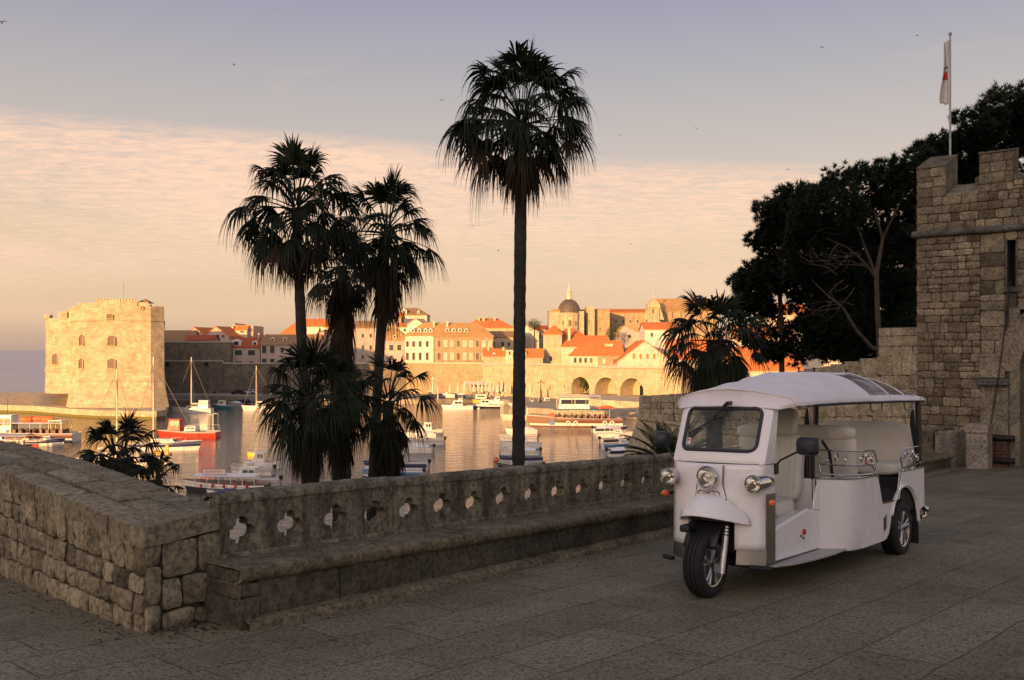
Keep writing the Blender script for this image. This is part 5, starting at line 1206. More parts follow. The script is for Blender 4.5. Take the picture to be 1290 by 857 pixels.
P = W(489, 505, 19.0); palm('short palm right of the cluster with long brown dead fronds around its trunk', P, -9.3, .14, .11, 32, .52, .58, 16, skirt=44, skirt_len=.9, elmin=-72, dead_low=.4)
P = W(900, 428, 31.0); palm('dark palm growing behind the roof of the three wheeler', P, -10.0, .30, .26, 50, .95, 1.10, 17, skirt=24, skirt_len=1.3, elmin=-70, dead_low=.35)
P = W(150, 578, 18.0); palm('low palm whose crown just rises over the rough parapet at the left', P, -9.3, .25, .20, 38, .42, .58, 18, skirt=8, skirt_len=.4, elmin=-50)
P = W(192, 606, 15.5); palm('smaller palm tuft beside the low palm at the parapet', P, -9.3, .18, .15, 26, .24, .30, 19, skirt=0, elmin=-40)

def cycad(label, p, base_z, n, L, seed):
    rng = random.Random(seed); root = thing('cycad', label, 'cycad', (p.x, p.y, base_z)); tb = MB(); tb.tube([(p.x, p.y, base_z), (p.x, p.y, p.z)], [.2, .17], 12); tb.build('trunk', M['palm_bark'], root, rel=True, smooth=True)
    mb = MB()
    for i in range(n):
        az = i * 2.39996; el = R(rng.uniform(12, 75)); d = Vector((math.cos(az) * math.cos(el), math.sin(az) * math.cos(el), math.sin(el))); q = Vector(p); pts = []
        l = L * rng.uniform(.85, 1.1); lat = Vector((-math.sin(az), math.cos(az), 0))
        for k in range(15): pts.append(q.copy()); q = q + d * (l / 14); d = (d + Vector((0, 0, -.075))).normalized()
        mb.tube(pts, .008, 4, caps=False)
        for k in range(2, 29):
            t = k / 28 * 14; a = pts[int(min(t, 13))]; b = pts[int(min(t, 13)) + 1]; c = a.lerp(b, t - int(min(t, 13))); tg = (b - a).normalized()
            ll = .22 * math.sin(math.pi * min(1, .15 + k / 32)) * l / 1.2
            for s in (-1, 1):
                dr = (lat * s + tg * .55 + Vector((0, 0, .12))).normalized(); wv_ = tg * .011; e = c + dr * ll + Vector((0, 0, -.02)); mb.add([c - wv_, c + wv_, c + dr * ll * .6 + wv_ * .8, e, c + dr * ll * .6 - wv_ * .8], [(0, 1, 2, 3, 4)])
    mb.build('fronds', M['cycad_leaf'], root, rel=True, fixn=False)
cycad('cycad with arching feathery fronds behind the balustrade left of the three wheeler', W(846, 592, 15.0), -9.2, 36, .98, 3)

# ------------------------------------------------------------------ pines
def pine(label, base, trunk_paths, blobs, seed, tufts, group='pines behind the moat wall', size=.24):
    """blobs: px,py,rx,ry (photo pixels), depth, depth radius"""
    rng = random.Random(seed); root = thing('pine_tree', label, 'pine tree', tuple(base), group=group)
    tb = MB()
    for pts, r in trunk_paths: tb.tube([Vector(q) for q in pts], r, 9)
    tb.build('trunk', M['pine_bark'], root, rel=True, smooth=True)
    vs = []; fs = []
    area = [b[2] * b[3] * (b[6] if len(b) > 6 else 1) for b in blobs]; tot = sum(area)
    for b, a in zip(blobs, area):
        px, py, rx, ry, d, dr = b[:6]; n = max(6, int(tufts * a / tot)); c = W(px, py, d); RX, RZ = rx * d / FPX, ry * d / FPX
        # sub-clumps give light and dark pockets
        subs = []
        for _ in range(max(4, n // 16)):
            v = Vector((rng.gauss(0, 1), rng.gauss(0, 1), rng.gauss(0, 1))).normalized() * rng.uniform(.35, 1.0) ** .5; subs.append(Vector((c.x + v.x * RX * .86, c.y + v.y * dr, c.z + v.z * RZ * .86)))
        for k in range(n):
            s = rng.choice(subs); cr = min(RX, RZ) * .30 + .14; v = Vector((rng.gauss(0, 1), rng.gauss(0, 1), rng.gauss(0, .75))).normalized() * cr * rng.uniform(.3, 1.0) ** .6; o = s + v; up = (v.normalized() + Vector((0, 0, .55))).normalized()
            for j in range(15):
                dr_ = (up + Vector((rng.gauss(0, .75), rng.gauss(0, .75), rng.gauss(0, .75)))).normalized(); L = size * rng.uniform(.6, 1.15); w = dr_.orthogonal().normalized() * .040 * size / .3
                b0 = len(vs); vs += [o - w, o + w, o + dr_ * L]; fs.append((b0, b0 + 1, b0 + 2))
    mb = MB(); mb.v = [tuple(v) for v in vs]; mb.f = fs; mb.m = [0] * len(fs)
    mb.build('crown', M['pine_needle'], root, rel=True, fixn=False)
def twigs(seed, n, x0, x1, y0, y1, D):
    rg_ = random.Random(seed); out = []
    for k in range(n):
        px, py = rg_.uniform(x0 + 25, x1), rg_.uniform(y0, y1); p = W(px, py, D - rg_.uniform(.2, 1.2)); a = rg_.uniform(150, 215); pts = [p]; L = rg_.uniform(.25, .5)
        for j in range(4): a += rg_.uniform(-28, 28); p = p + Vector((math.cos(R(a)) * L, rg_.uniform(-.15, .1), math.sin(R(a)) * L + .03)); pts.append(p)
        out.append((pts, [.020, .016, .012, .008, .005]))
        q = pts[2]; b = a + rg_.choice((-45, 45)); out.append(([q, q + Vector((math.cos(R(b)) * L * .8, -.05, math.sin(R(b)) * L * .8)), q + Vector((math.cos(R(b - 12)) * L * 1.5, -.08, math.sin(R(b - 12)) * L * 1.5))], [.012, .008, .004]))
    return out
D = 36.0
tb_ = W(1106, 446, D)
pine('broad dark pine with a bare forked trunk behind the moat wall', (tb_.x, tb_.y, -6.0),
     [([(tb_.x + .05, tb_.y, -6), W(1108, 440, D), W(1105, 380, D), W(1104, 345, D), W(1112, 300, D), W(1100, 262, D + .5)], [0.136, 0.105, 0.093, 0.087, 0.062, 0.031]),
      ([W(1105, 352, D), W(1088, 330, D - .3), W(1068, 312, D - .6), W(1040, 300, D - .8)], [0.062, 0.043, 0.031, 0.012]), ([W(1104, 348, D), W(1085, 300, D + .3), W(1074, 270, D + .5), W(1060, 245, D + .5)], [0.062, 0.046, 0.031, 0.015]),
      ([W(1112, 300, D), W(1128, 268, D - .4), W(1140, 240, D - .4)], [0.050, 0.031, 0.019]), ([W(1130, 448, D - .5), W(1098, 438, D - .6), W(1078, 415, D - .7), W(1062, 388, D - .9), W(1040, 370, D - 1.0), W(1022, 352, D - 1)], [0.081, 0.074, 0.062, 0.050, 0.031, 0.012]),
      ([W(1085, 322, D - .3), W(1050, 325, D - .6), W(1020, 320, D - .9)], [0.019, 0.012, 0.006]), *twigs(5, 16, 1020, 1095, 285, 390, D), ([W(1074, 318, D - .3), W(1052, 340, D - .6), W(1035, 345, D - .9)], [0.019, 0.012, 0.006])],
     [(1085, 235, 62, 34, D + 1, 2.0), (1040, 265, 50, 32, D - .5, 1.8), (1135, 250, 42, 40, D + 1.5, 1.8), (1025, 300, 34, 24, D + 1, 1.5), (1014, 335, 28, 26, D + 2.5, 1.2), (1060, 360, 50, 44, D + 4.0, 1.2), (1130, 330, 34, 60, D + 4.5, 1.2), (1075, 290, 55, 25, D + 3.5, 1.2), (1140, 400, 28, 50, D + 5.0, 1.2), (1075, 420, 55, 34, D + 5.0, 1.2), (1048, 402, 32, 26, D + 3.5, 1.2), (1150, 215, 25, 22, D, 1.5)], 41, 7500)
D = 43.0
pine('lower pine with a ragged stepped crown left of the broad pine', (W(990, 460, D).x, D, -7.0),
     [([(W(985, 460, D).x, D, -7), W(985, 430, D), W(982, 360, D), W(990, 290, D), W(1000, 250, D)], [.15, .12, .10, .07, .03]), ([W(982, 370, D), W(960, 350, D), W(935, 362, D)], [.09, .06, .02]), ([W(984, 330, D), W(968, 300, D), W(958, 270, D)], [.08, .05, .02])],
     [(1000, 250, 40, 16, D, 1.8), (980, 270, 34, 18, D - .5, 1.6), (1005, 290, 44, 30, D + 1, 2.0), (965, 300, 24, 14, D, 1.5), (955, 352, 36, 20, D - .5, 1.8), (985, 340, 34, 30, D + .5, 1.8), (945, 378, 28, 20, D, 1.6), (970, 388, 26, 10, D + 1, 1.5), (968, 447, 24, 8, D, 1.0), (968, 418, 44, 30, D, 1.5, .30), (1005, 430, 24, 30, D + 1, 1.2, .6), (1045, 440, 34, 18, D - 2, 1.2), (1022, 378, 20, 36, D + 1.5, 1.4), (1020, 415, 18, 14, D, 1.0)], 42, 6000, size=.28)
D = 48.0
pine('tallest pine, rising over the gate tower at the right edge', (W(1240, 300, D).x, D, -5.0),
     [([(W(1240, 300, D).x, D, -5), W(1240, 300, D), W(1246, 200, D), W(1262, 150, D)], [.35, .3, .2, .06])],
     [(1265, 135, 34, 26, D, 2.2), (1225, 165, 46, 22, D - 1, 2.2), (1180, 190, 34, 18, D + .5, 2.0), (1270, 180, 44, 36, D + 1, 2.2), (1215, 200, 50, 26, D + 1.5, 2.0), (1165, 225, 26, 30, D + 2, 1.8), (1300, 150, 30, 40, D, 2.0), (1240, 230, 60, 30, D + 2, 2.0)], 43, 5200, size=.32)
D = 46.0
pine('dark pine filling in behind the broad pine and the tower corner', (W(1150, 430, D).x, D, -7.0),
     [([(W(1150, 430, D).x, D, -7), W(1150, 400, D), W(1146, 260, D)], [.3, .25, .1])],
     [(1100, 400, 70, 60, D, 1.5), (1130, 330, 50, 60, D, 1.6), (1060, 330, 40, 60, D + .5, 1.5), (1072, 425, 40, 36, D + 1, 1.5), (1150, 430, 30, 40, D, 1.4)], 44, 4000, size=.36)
def bush(label, px, py, rx, ry, d, seed, mat='garden_leaf', name='tree', cat='tree', n=260, trunk=True, base_py=None, leaf=.34):
    rng = random.Random(seed); c = W(px, py, d); RX, RZ = rx * d / FPX, ry * d / FPX; bz = W(px, base_py if base_py else py + ry * 1.6, d).z
    root = thing(name, label, cat, (c.x, c.y, bz)); tb = MB(); tb.tube([(c.x, c.y, bz), (c.x + .1, c.y, c.z), (c.x + RX * .3, c.y, c.z + RZ * .5)], [RX * .10, RX * .07, .05], 7); tb.tube([(c.x, c.y, c.z - RZ * .4), (c.x - RX * .4, c.y, c.z + RZ * .3)], [RX * .05, .04], 6); tb.build('trunk', M['pine_bark'], root, rel=True, smooth=True)
    mb = MB()
    for k in range(n):
        v = Vector((rng.gauss(0, 1), rng.gauss(0, 1), rng.gauss(0, 1))).normalized() * rng.uniform(.2, 1) ** .5; o = Vector((c.x + v.x * RX, c.y + v.y * RX, c.z + v.z * RZ)) + Vector((rng.gauss(0, .25), rng.gauss(0, .25), rng.gauss(0, .2)))
        for j in range(4):
            a = Vector((rng.gauss(0, 1), rng.gauss(0, 1), rng.gauss(0, 1))).normalized(); b = a.orthogonal().normalized(); q = o + Vector((rng.gauss(0, .3), rng.gauss(0, .3), rng.gauss(0, .3))); s = leaf * rng.uniform(.6, 1.2); mb.add([q, q + a * s * .5 + b * s * .3, q + a * s, q + a * s * .5 - b * s * .3], [(0, 1, 2, 3)])
    mb.build('crown', M[mat], root, rel=True, fixn=False)
# ------------------------------------------------------------------ harbour town
QZ = SEA_Z + 1.3                                  # quay level
def twn(px, py, d): return W(px, py, d)
hill = MB(); rngT = random.Random(3)
def hillf(u, v):
    px = 150 + 1000 * u; d = 315 + 190 * v - 40 * max(0, u - .55) * (1 - v); z = -8 + 15 * v + 1.0 * noise.noise(Vector((u * 8, v * 8, 0))); x = (px - 645) / FPX * d
    if u < .05: z = min(z, -10)
    return Vector((x, d, z))
hill.grid(hillf, 40, 14); setp(hill.build('town_hill', M['bank_earth'], smooth=True), kind='structure')
q = MB()
ql = [(60, 300), (205, 290), (330, 280), (470, 270), (536, 262), (606, 274), (640, 262), (664, 226), (760, 214), (806, 207), (835, 210), (905, 225), (905, 330), (60, 330)]
n = len(ql); tp = [((px - 645) / FPX * d, d) for px, d in ql]
q.add([(x, y, QZ) for x, y in tp] + [(x, y, SEA_Z - 2) for x, y in tp], [tuple(range(n))] + [(i, (i + 1) % n, n + (i + 1) % n, n + i) for i in range(n)])
setp(q.build('quay', M['quay_stone']), kind='structure')

def house(label, px0, px1, pe, pb, d, dep, roof='hip', pr=None, mat='plaster_cream', tile='tile_orange', rot=0.0, wins=(), chim=(), dorm=(), name='town_house', cat='house', over=.35, apex=.5, ridge=(.3, .7), winmat='shutter_dark', trim=True):
    """px0..px1 facade, pe eave row, pb base row, pr ridge row; wins (px,py,w,h); all read at distance d"""
    a = W(px0, pb, d); w = (px1 - px0) / FPX * d / max(.4, math.cos(R(rot))); zb, ze = W(0, pb, d).z, W(0, pe, d).z
    root = thing(name, label, cat, (a.x, a.y, zb), R(rot)); H = ze - zb
    mb = MB(); mb.hexa([(0, 0, -6), (w, 0, -6), (w, dep, -6), (0, dep, -6), (0, 0, H), (w, 0, H), (w, dep, H), (0, dep, H)])
    rz = (W(0, pr, d + dep * (.5 if roof in ('hip', 'gx', 'mono') else .05)).z - zb) if pr is not None else H + 2; o = over; t = .22
    if roof == 'gy': mb.prism([(0, .0, H + .001), (w, 0, H + .001), (w * apex, 0, rz - .05)], (0, dep, 0))
    if roof == 'gx':
        mb.prism([(.0, 0, H + .001), (0, dep, H + .001), (0, dep * .5, rz - .05)], (w, 0, 0))
    if roof == 'shed': mb.prism([(0, 0, H + .001), (w, 0, H + .001), (0 if apex < .5 else w, 0, rz)], (0, dep, 0))
    mb.build('wall', M[mat], root, bevel=0)
    rf = None
    if roof != 'flat':
        rm = MB()
        def slab(pts): rm.prism([Vector(p) for p in pts], Vector((0, 0, t)))
        if roof == 'hip':
            r0, r1 = w * ridge[0], w * ridge[1]; m = dep * .5; A, B_, C, E_ = (-o, -o, H - .1), (w + o, -o, H - .1), (w + o, dep + o, H - .1), (-o, dep + o, H - .1); P0, P1 = (r0, m, rz), (r1, m, rz)
            if r1 - r0 < .05: vs = [A, B_, C, E_, P0]; fs = [(0, 1, 4), (1, 2, 4), (2, 3, 4), (3, 0, 4), (3, 2, 1, 0)]
            else: vs = [A, B_, C, E_, P0, P1]; fs = [(0, 1, 5, 4), (1, 2, 5), (2, 3, 4, 5), (3, 0, 4), (3, 2, 1, 0)]
            rm.add(vs, fs); rm.hexa([(-o, -o, H - .28), (w + o, -o, H - .28), (w + o, dep + o, H - .28), (-o, dep + o, H - .28), (-o, -o, H - .103), (w + o, -o, H - .103), (w + o, dep + o, H - .103), (-o, dep + o, H - .103)])
        elif roof == 'gx':
            m = dep * .5; k = (rz - H) / m
            slab([(-o, -o, H - k * o), (w + o, -o, H - k * o), (w + o, m, rz), (-o, m, rz)]); slab([(-o, m + .003, rz), (w + o, m + .003, rz), (w + o, dep + o, H - k * o), (-o, dep + o, H - k * o)])
        elif roof == 'gy':
            ax = w * apex; k1 = (rz - H) / max(ax, .1); k2 = (rz - H) / max(w - ax, .1)
            slab([(-o, -o * .6, H - k1 * o), (ax, -o * .6, rz), (ax, dep + o, rz), (-o, dep + o, H - k1 * o)]); slab([(ax + .003, -o * .6, rz), (w + o, -o * .6, H - k2 * o), (w + o, dep + o, H - k2 * o), (ax + .003, dep + o, rz)])
        elif roof == 'shed':
            hi, lo = (rz, H) if apex < .5 else (H, rz); slab([(-o, -o, hi), (w + o, -o, lo), (w + o, dep + o, lo), (-o, dep + o, hi)])
        rf = rm.build('roof', M[tile], root, rel=False)
        for cpx, cpy, cw, ch in chim:
            c = W(cpx, cpy, d); x = (c.x - a.x) / max(.4, math.cos(R(rot))); z = W(0, cpy, d).z - zb; cm = MB(); cw_ = cw / FPX * d; ch_ = ch / FPX * d; y = dep * .35; cm.box((x, y, z - ch_ / 2 - .6), (cw_, cw_ * .8, ch_ + 1.2)); cm.box((x, y, z + .08), (cw_ * 1.25, cw_ * 1.0, .18)); cm.build('chimney', M[mat if mat.startswith('plaster') else 'plaster_cream'], rf)
        for dpx, dpy, dw, dh in dorm:
            c = W(dpx, dpy, d); x = (c.x - a.x) / max(.4, math.cos(R(rot))); z = c.z - zb; dw_, dh_ = dw / FPX * d, dh / FPX * d; f = min(.9, max(.05, (z - dh_ / 2 - H) / max(rz - H, .1))); y = f * dep * .5
            dm = MB(); dm.prism([(x - dw_ / 2, y - .15, z - dh_ / 2 - .2), (x + dw_ / 2, y - .15, z - dh_ / 2 - .2), (x + dw_ / 2, y - .15, z + dh_ * .2), (x, y - .15, z + dh_ / 2), (x - dw_ / 2, y - .15, z + dh_ * .2)], (0, 2.6, 0)); dm.build('dormer', M['plaster_white'], rf)
            dm = MB(); dm.box((x, y - .17, z - dh_ * .12), (dw_ * .5, .06, dh_ * .5)); dm.build('dormer_window', M['window_glass'], rf)
    for wn in wins:
        wx, wy, ww, wh = wn[:4]; c = W(wx, wy, d); x = (c.x - a.x) / max(.4, math.cos(R(rot))); z = c.z - zb; ww_, wh_ = ww / FPX * d, wh / FPX * d; wm = wn[4] if len(wn) > 4 else winmat
        mb = MB(); mb.box((x, .0, z), (ww_, .10, wh_)); wo = mb.build('window', M[wm], root)
        if trim:
            mb = MB(); b = max(.10, .12 * ww_)
            mb.box((x - ww_ / 2 - b / 2, 0, z), (b, .24, wh_)); mb.box((x + ww_ / 2 + b / 2, 0, z), (b, .24, wh_)); mb.box((x, 0, z + wh_ / 2 + b / 2), (ww_ + 2 * b, .26, b)); mb.box((x, -.02, z - wh_ / 2 - b * .7), (ww_ + 2.6 * b, .34, b * 1.3)); mb.build('frame', M['stone_trim'], wo)
    return root
# --- the harbour fort
fd = 220.0; fa = W(88, 510, fd)
fort = thing('harbour_fort', 'massive round cornered stone harbour fort with a sloping base and few small windows', 'fort', (W(130, 528, fd).x, fd, SEA_Z + 1.6))
def fP(px, py, dy=0.0): return W(px, py, fd + dy)
def fort_body(cols, zt_py, zb_py=528, extra=0.0):
    pass
mb = MB()
# plan outline (pixel column, depth offset); scarped foot below the cord at py 480
main_ = [(89, 3.0), (93, .8), (100, 0.0), (140, -.6), (190, 0.0), (207, 2.5), (207, 80), (120, 80), (89, 80)]
left_ = [(57.5, 9.5), (59, 8.0), (66, 6.0), (80, 5.2), (95, 5.0), (95, 78), (57.5, 60)]
def ring(cols, py, grow=0.0):
    pts = [];
    for px, dy in cols:
        p = W(px, 441, fd + dy); pts.append(p)
    c = sum(pts, Vector()) / len(pts); z = W(0, py, fd).z; out = []
    for p in pts:
        d_ = Vector((p.x - c.x, p.y - c.y, 0)).normalized(); out.append(Vector((p.x + d_.x * grow, p.y + d_.y * grow, z)))
    return out
def loft(mb, rings, m=0, cap=True):
    n = len(rings[0]); vs = [p for r in rings for p in r]; mb.add(vs, [(k * n + i, k * n + (i + 1) % n, (k + 1) * n + (i + 1) % n, (k + 1) * n + i) for k in range(len(rings) - 1) for i in range(n)] + ([tuple((len(rings) - 1) * n + i for i in range(n))] if cap else []), m)
def smoothcols(cols, k):
    return cols
loft(mb, [ring(main_, 513, 2.6), ring(main_, 505, 1.9), ring(main_, 495, .95), ring(main_, 480, .0), ring(main_, 386, -.1)])
loft(mb, [ring(left_, 497, 1.3), ring(left_, 488, .8), ring(left_, 470, .0), ring(left_, 400, -.1)])
mb.build('wall', M['fort_stone'], fort, rel=True)
mb = MB()
for cols, py in ((main_, 480), (left_, 469)):
    r = ring(cols, py, .05); mb.tube(r, .22, 6, closed=True)
mb.tube(ring(main_, 404, .03), .18, 6, closed=True); mb.build('cordon', M['fort_stone'], fort, rel=True)
mb = MB()
for px0, px1, dy0, dy1, t0, t1 in ((97, 122, .2, 34, 381.5, 390), (122, 152, -.2, 34, 378, 390), (152, 173, -.1, 34, 378, 390), (173, 187, .2, 8, 381, 390)):
    mb.hexa([fP(px0, t1, dy0 + .05), fP(px1, t1, dy0 + .05), fP(px1, t1, dy1), fP(px0, t1, dy1), fP(px0, t0, dy0 + .05), fP(px1, t0, dy0 + .05), fP(px1, t0, dy1), fP(px0, t0, dy1)])
for i in range(13): mb.box(fP(123 + i * 3.9, 377.6, .3), (.45, .5, .35))
for px, py, w, dy in ((191, 384, 2.2, 1.2), (198, 386, 2.0, 3.5), (204, 386.5, 1.8, 5.6), (92, 398, 2.0, 2.4)): mb.hexa([fP(px - w, 395, dy), fP(px + w, 395, dy), fP(px + w, 395, dy + 3), fP(px - w, 395, dy + 3), fP(px - w, py, dy), fP(px + w, py, dy), fP(px + w, py, dy + 3), fP(px - w, py, dy + 3)])
for px, w, h in ((61, 1.3, .9), (81.5, 2.6, 1.6), (90, 1.2, 2.4)): mb.box(fP(px, 399.5, 6.4 + (px < 63) * 2) + Vector((0, 0, h / 2 - .4)), (w, 1.6, h))
mb.build('parapet', M['fort_stone'], fort, rel=True)
mb = MB(); pk = fP(183, 379, 3); mb.add([pk + Vector((-1.6, -1.6, -.6)), pk + Vector((1.6, -1.6, -.6)), pk + Vector((1.6, 1.6, -.6)), pk + Vector((-1.6, 1.6, -.6)), pk + Vector((0, 0, .5))], [(0, 1, 4), (1, 2, 4), (2, 3, 4), (3, 0, 4), (3, 2, 1, 0)]); mb.build('turret_roof', M['tile_brown'], fort, rel=True)
for px, py, w, h, dy in ((138.5, 398.5, 6.5, 6, -.6), (140.5, 429, 8.5, 12, -.6), (140.5, 458, 9, 12, -.6), (102.5, 428.5, 4.5, 13, -.05), (102, 458, 4.5, 12, -.05), (69.5, 452.5, 6, 14, 5.75), (179, 387.5, 2, 3, -.15), (195.5, 428, 1.6, 9, 2.2)):
    c = fP(px, py, dy); ww, hh = w / FPX * fd, h / FPX * fd; mb = MB()
    arc = [(c.x - ww / 2, c.y - .12, c.z - hh / 2), (c.x + ww / 2, c.y - .12, c.z - hh / 2), (c.x + ww / 2, c.y - .12, c.z + hh * .34), (c.x + ww * .25, c.y - .12, c.z + hh * .47), (c.x, c.y - .12, c.z + hh / 2), (c.x - ww * .25, c.y - .12, c.z + hh * .47), (c.x - ww / 2, c.y - .12, c.z + hh * .34)]
    mb.prism(arc, (0, .5, 0)); wo = mb.build('window', M['shutter_wood'], fort, rel=True)
    fm2 = MB(); b = .18
    for x in (-1, 1): fm2.box((c.x + x * (ww / 2 + b / 2) - fort.location.x, c.y - .1 - fort.location.y, c.z - hh * .08 - fort.location.z), (b, .35, hh * .85))
    fm2.box((c.x - fort.location.x, c.y - .12 - fort.location.y, c.z - hh / 2 - b / 2 - fort.location.z), (ww + 3 * b, .4, b)); fm2.build('frame', M['fort_stone'], wo)
ffp = fP(155, 378, 6); fpo = thing('fort_flagpole', 'thin flagpole on the roof of the harbour fort', 'flagpole', tuple(ffp)); mb = MB(); mb.tube([(0, 0, -.5), (0, 0, 4.0)], [.09, .05], 6); mb.lathe([(.001, .2), (.1, .1), (.001, 0)], (0, 0, 4.0), seg=8); mb.build('pole', M['steel_grey'], fpo)
mb = MB(); mb.grid(lambda u, v: Vector((.05 + .10 * u + .05 * math.sin(v * 4), .03 * math.sin(v * 6), 3.6 - 1.2 * v)), 3, 6); mb.build('pennant', M['flag_red'], fpo, solid=.02)
# mole in front of the fort
mole = MB(); ml = [(-40, 232), (40, 226), (90, 214), (120, 209.5), (197, 206), (208, 210), (212, 235), (205, 300), (-60, 300)]
n = len(ml); tp = [((px - 645) / FPX * d, d) for px, d in ml]; zq = SEA_Z + 1.75
mole.add([(x, y, zq) for x, y in tp] + [(x, y, SEA_Z - 2) for x, y in tp], [tuple(range(n))] + [(i, (i + 1) % n, n + (i + 1) % n, n + i) for i in range(n)]); setp(mole.build('mole', M['mole_stone']), kind='structure')
weed = MB(); tq_ = [((px - 645) / FPX * (d - .12), d - .12) for px, d in ml[:6]]
weed.grid(lambda u, v: Vector((np.interp(u * 5, range(6), [p[0] for p in tq_]), np.interp(u * 5, range(6), [p[1] for p in tq_]), SEA_Z - .2 + .75 * v + .12 * noise.noise(Vector((u * 60, v, 0))))), 60, 2)
plain('seaweed', (.16, .14, .03), .8, var=.3); setp(weed.build('seaweed', M['seaweed']), 'yellow green weed along the waterline of the mole', 'seaweed', kind='stuff')

# --- long shaded town wall at the left and the middle
def wallblock(label, pts, py_top, mat, thick=3.0, name='town_wall', zb=-16.0):
    """pts: (px, depth) along the face, py_top per point"""
    fr = [Vector((*W(px, 441, d).xy, 0)) for px, d in pts]; root = thing(name, label, 'wall', (fr[0].x, fr[0].y, QZ)); mb = MB()
    for i in range(len(fr) - 1):
        a, b = fr[i], fr[i + 1]; za, zb_ = W(0, py_top[i], pts[i][1]).z, W(0, py_top[i + 1], pts[i + 1][1]).z; o = Vector((0, thick, 0)); mb.hexa([Vector((p.x, p.y, zb)) for p in (a, b, b + o, a + o)] + [Vector((a.x, a.y, za)), Vector((b.x, b.y, zb_)), Vector((b.x, b.y + thick, zb_)), Vector((a.x, a.y + thick, za))])
    mb.build('face', M[mat], root, rel=True)
    mb = MB()
    for i in range(len(fr) - 1):
        za, zb_ = W(0, py_top[i], pts[i][1]).z, W(0, py_top[i + 1], pts[i + 1][1]).z; a, b = Vector((fr[i].x, fr[i].y, za)), Vector((fr[i + 1].x, fr[i + 1].y, zb_)); y0, y1 = Vector((0, -.18, 0)), Vector((0, .7, 0)); mb.hexa([a + y0 + Z3 * .003, b + y0 + Z3 * .003, b + y1 + Z3 * .003, a + y1 + Z3 * .003, a + y0 + Z3 * .4, b + y0 + Z3 * .4, b + y1 + Z3 * .4, a + y1 + Z3 * .4])
    mb.build('coping', M['stone_trim'], root, rel=True); return root
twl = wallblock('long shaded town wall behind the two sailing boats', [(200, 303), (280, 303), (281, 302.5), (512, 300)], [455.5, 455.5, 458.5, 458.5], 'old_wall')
for px, py, w, h in ((211, 459, 2.5, 5), (260, 459, 2.5, 4), (344, 493, 5, 9), (270, 496, 2, 5)):
    c = W(px, py, 301.6); mb = MB(); mb.box((c.x, c.y, c.z), (w / FPX * 302, 1.2, h / FPX * 302)); mb.build('opening', M['dark_void'], twl, rel=True)
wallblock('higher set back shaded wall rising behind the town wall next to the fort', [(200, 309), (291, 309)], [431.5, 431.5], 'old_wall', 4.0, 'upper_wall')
wallblock('brown town wall behind the closed parasols', [(512, 299.8), (608, 292)], [458, 458.5], 'brown_wall')
# arched arsenal wall (three arches), running closer to the right
A0_ = Vector((*W(608, 441, 291).xy, 0)); A1_ = Vector((*W(858, 441, 238).xy, 0)); ad = (A1_ - A0_); AL = ad.length; ad.normalize(); an_ = Vector((ad.y, -ad.x, 0))
def a_s(px):
    k = (px - 645) / FPX; return (k * A0_.y - A0_.x) / (ad.x - k * ad.y)
def a_z(px, py): s = a_s(px); return (441 - py) / FPX * (A0_.y + ad.y * s)
ars = thing('arsenal_wall', 'tall sunlit harbour wall with three big arches opening onto the quay', 'wall', (A0_.x, A0_.y, QZ))
ztop = lambda s: np.interp(s, [0, a_s(680), a_s(760), a_s(840), AL], [a_z(609, 459), a_z(680, 459), a_z(760, 462.5), a_z(840, 463.5), a_z(857, 457)])
outer = [(s, -2.0) for s in np.linspace(0, AL, 8)] + [(s, ztop(s) - QZ) for s in np.linspace(AL, 0, 30)]
def archhole(pxc, pxw, pyt, pyb):
    s0, s1 = a_s(pxc - pxw), a_s(pxc + pxw); zt, zb = a_z(pxc, pyt) - QZ, a_z(pxc, pyb) - QZ; c = (s0 + s1) / 2; r = (s1 - s0) / 2; sp = max(zb + .3, zt - r * .95)
    return [(s1, zb), (s1, sp)] + [(c + r * math.cos(a), sp + (zt - sp) * math.sin(a)) for a in np.linspace(0, math.pi, 17)[1:-1]] + [(s0, sp), (s0, zb)]
holes = [archhole(731, 11.5, 475, 497), archhole(763.5, 14.5, 475.5, 501), archhole(796, 15, 476.5, 503)]
vs, fs = pierced(outer, holes, 6.0); mb = MB(); mb.add([A0_ + ad * p.x - an_ * p.z * 1.0 + Vector((0, 0, QZ + p.y)) for p in vs], fs); mb.build('face', M['pale_wall'], ars, rel=True, weld=True)
mb = MB(); b0, b1 = a_s(712), a_s(818); pts = [A0_ + ad * b0 - an_ * 5.5, A0_ + ad * b1 - an_ * 5.5]; mb.add([Vector((pts[0].x, pts[0].y, QZ - 1)), Vector((pts[1].x, pts[1].y, QZ - 1)), Vector((pts[1].x, pts[1].y, QZ + 9)), Vector((pts[0].x, pts[0].y, QZ + 9))], [(0, 1, 2, 3)]); mb.build('back_wall', M['plaster_ochre'], ars, rel=True)
mb = MB(); mb.tube([A0_ + ad * s + an_ * .15 + Vector((0, 0, ztop(s) - .0)) for s in np.linspace(0, AL - .2, 30)], .3, 6); mb.build('coping', M['stone_trim'], ars, rel=True)
for pxc, pxw, pyt, pyb in ((763.5, 14.5, 475.5, 501), (796, 15, 476.5, 503)):
    s0, s1 = a_s(pxc - pxw), a_s(pxc + pxw); zb = a_z(pxc, pyb); mb = MB(); p = A0_ + ad * (s0 - .3); p2 = A0_ + ad * (s1 + .3); mb.hexa([Vector((v.x, v.y, z)) for z in (QZ - .5, zb) for v in (p + an_ * 1.0, p2 + an_ * 1.0, p2 + an_ * .02, p + an_ * .02)]); mb.build('terrace_parapet', M['pale_wall'], ars, rel=True)
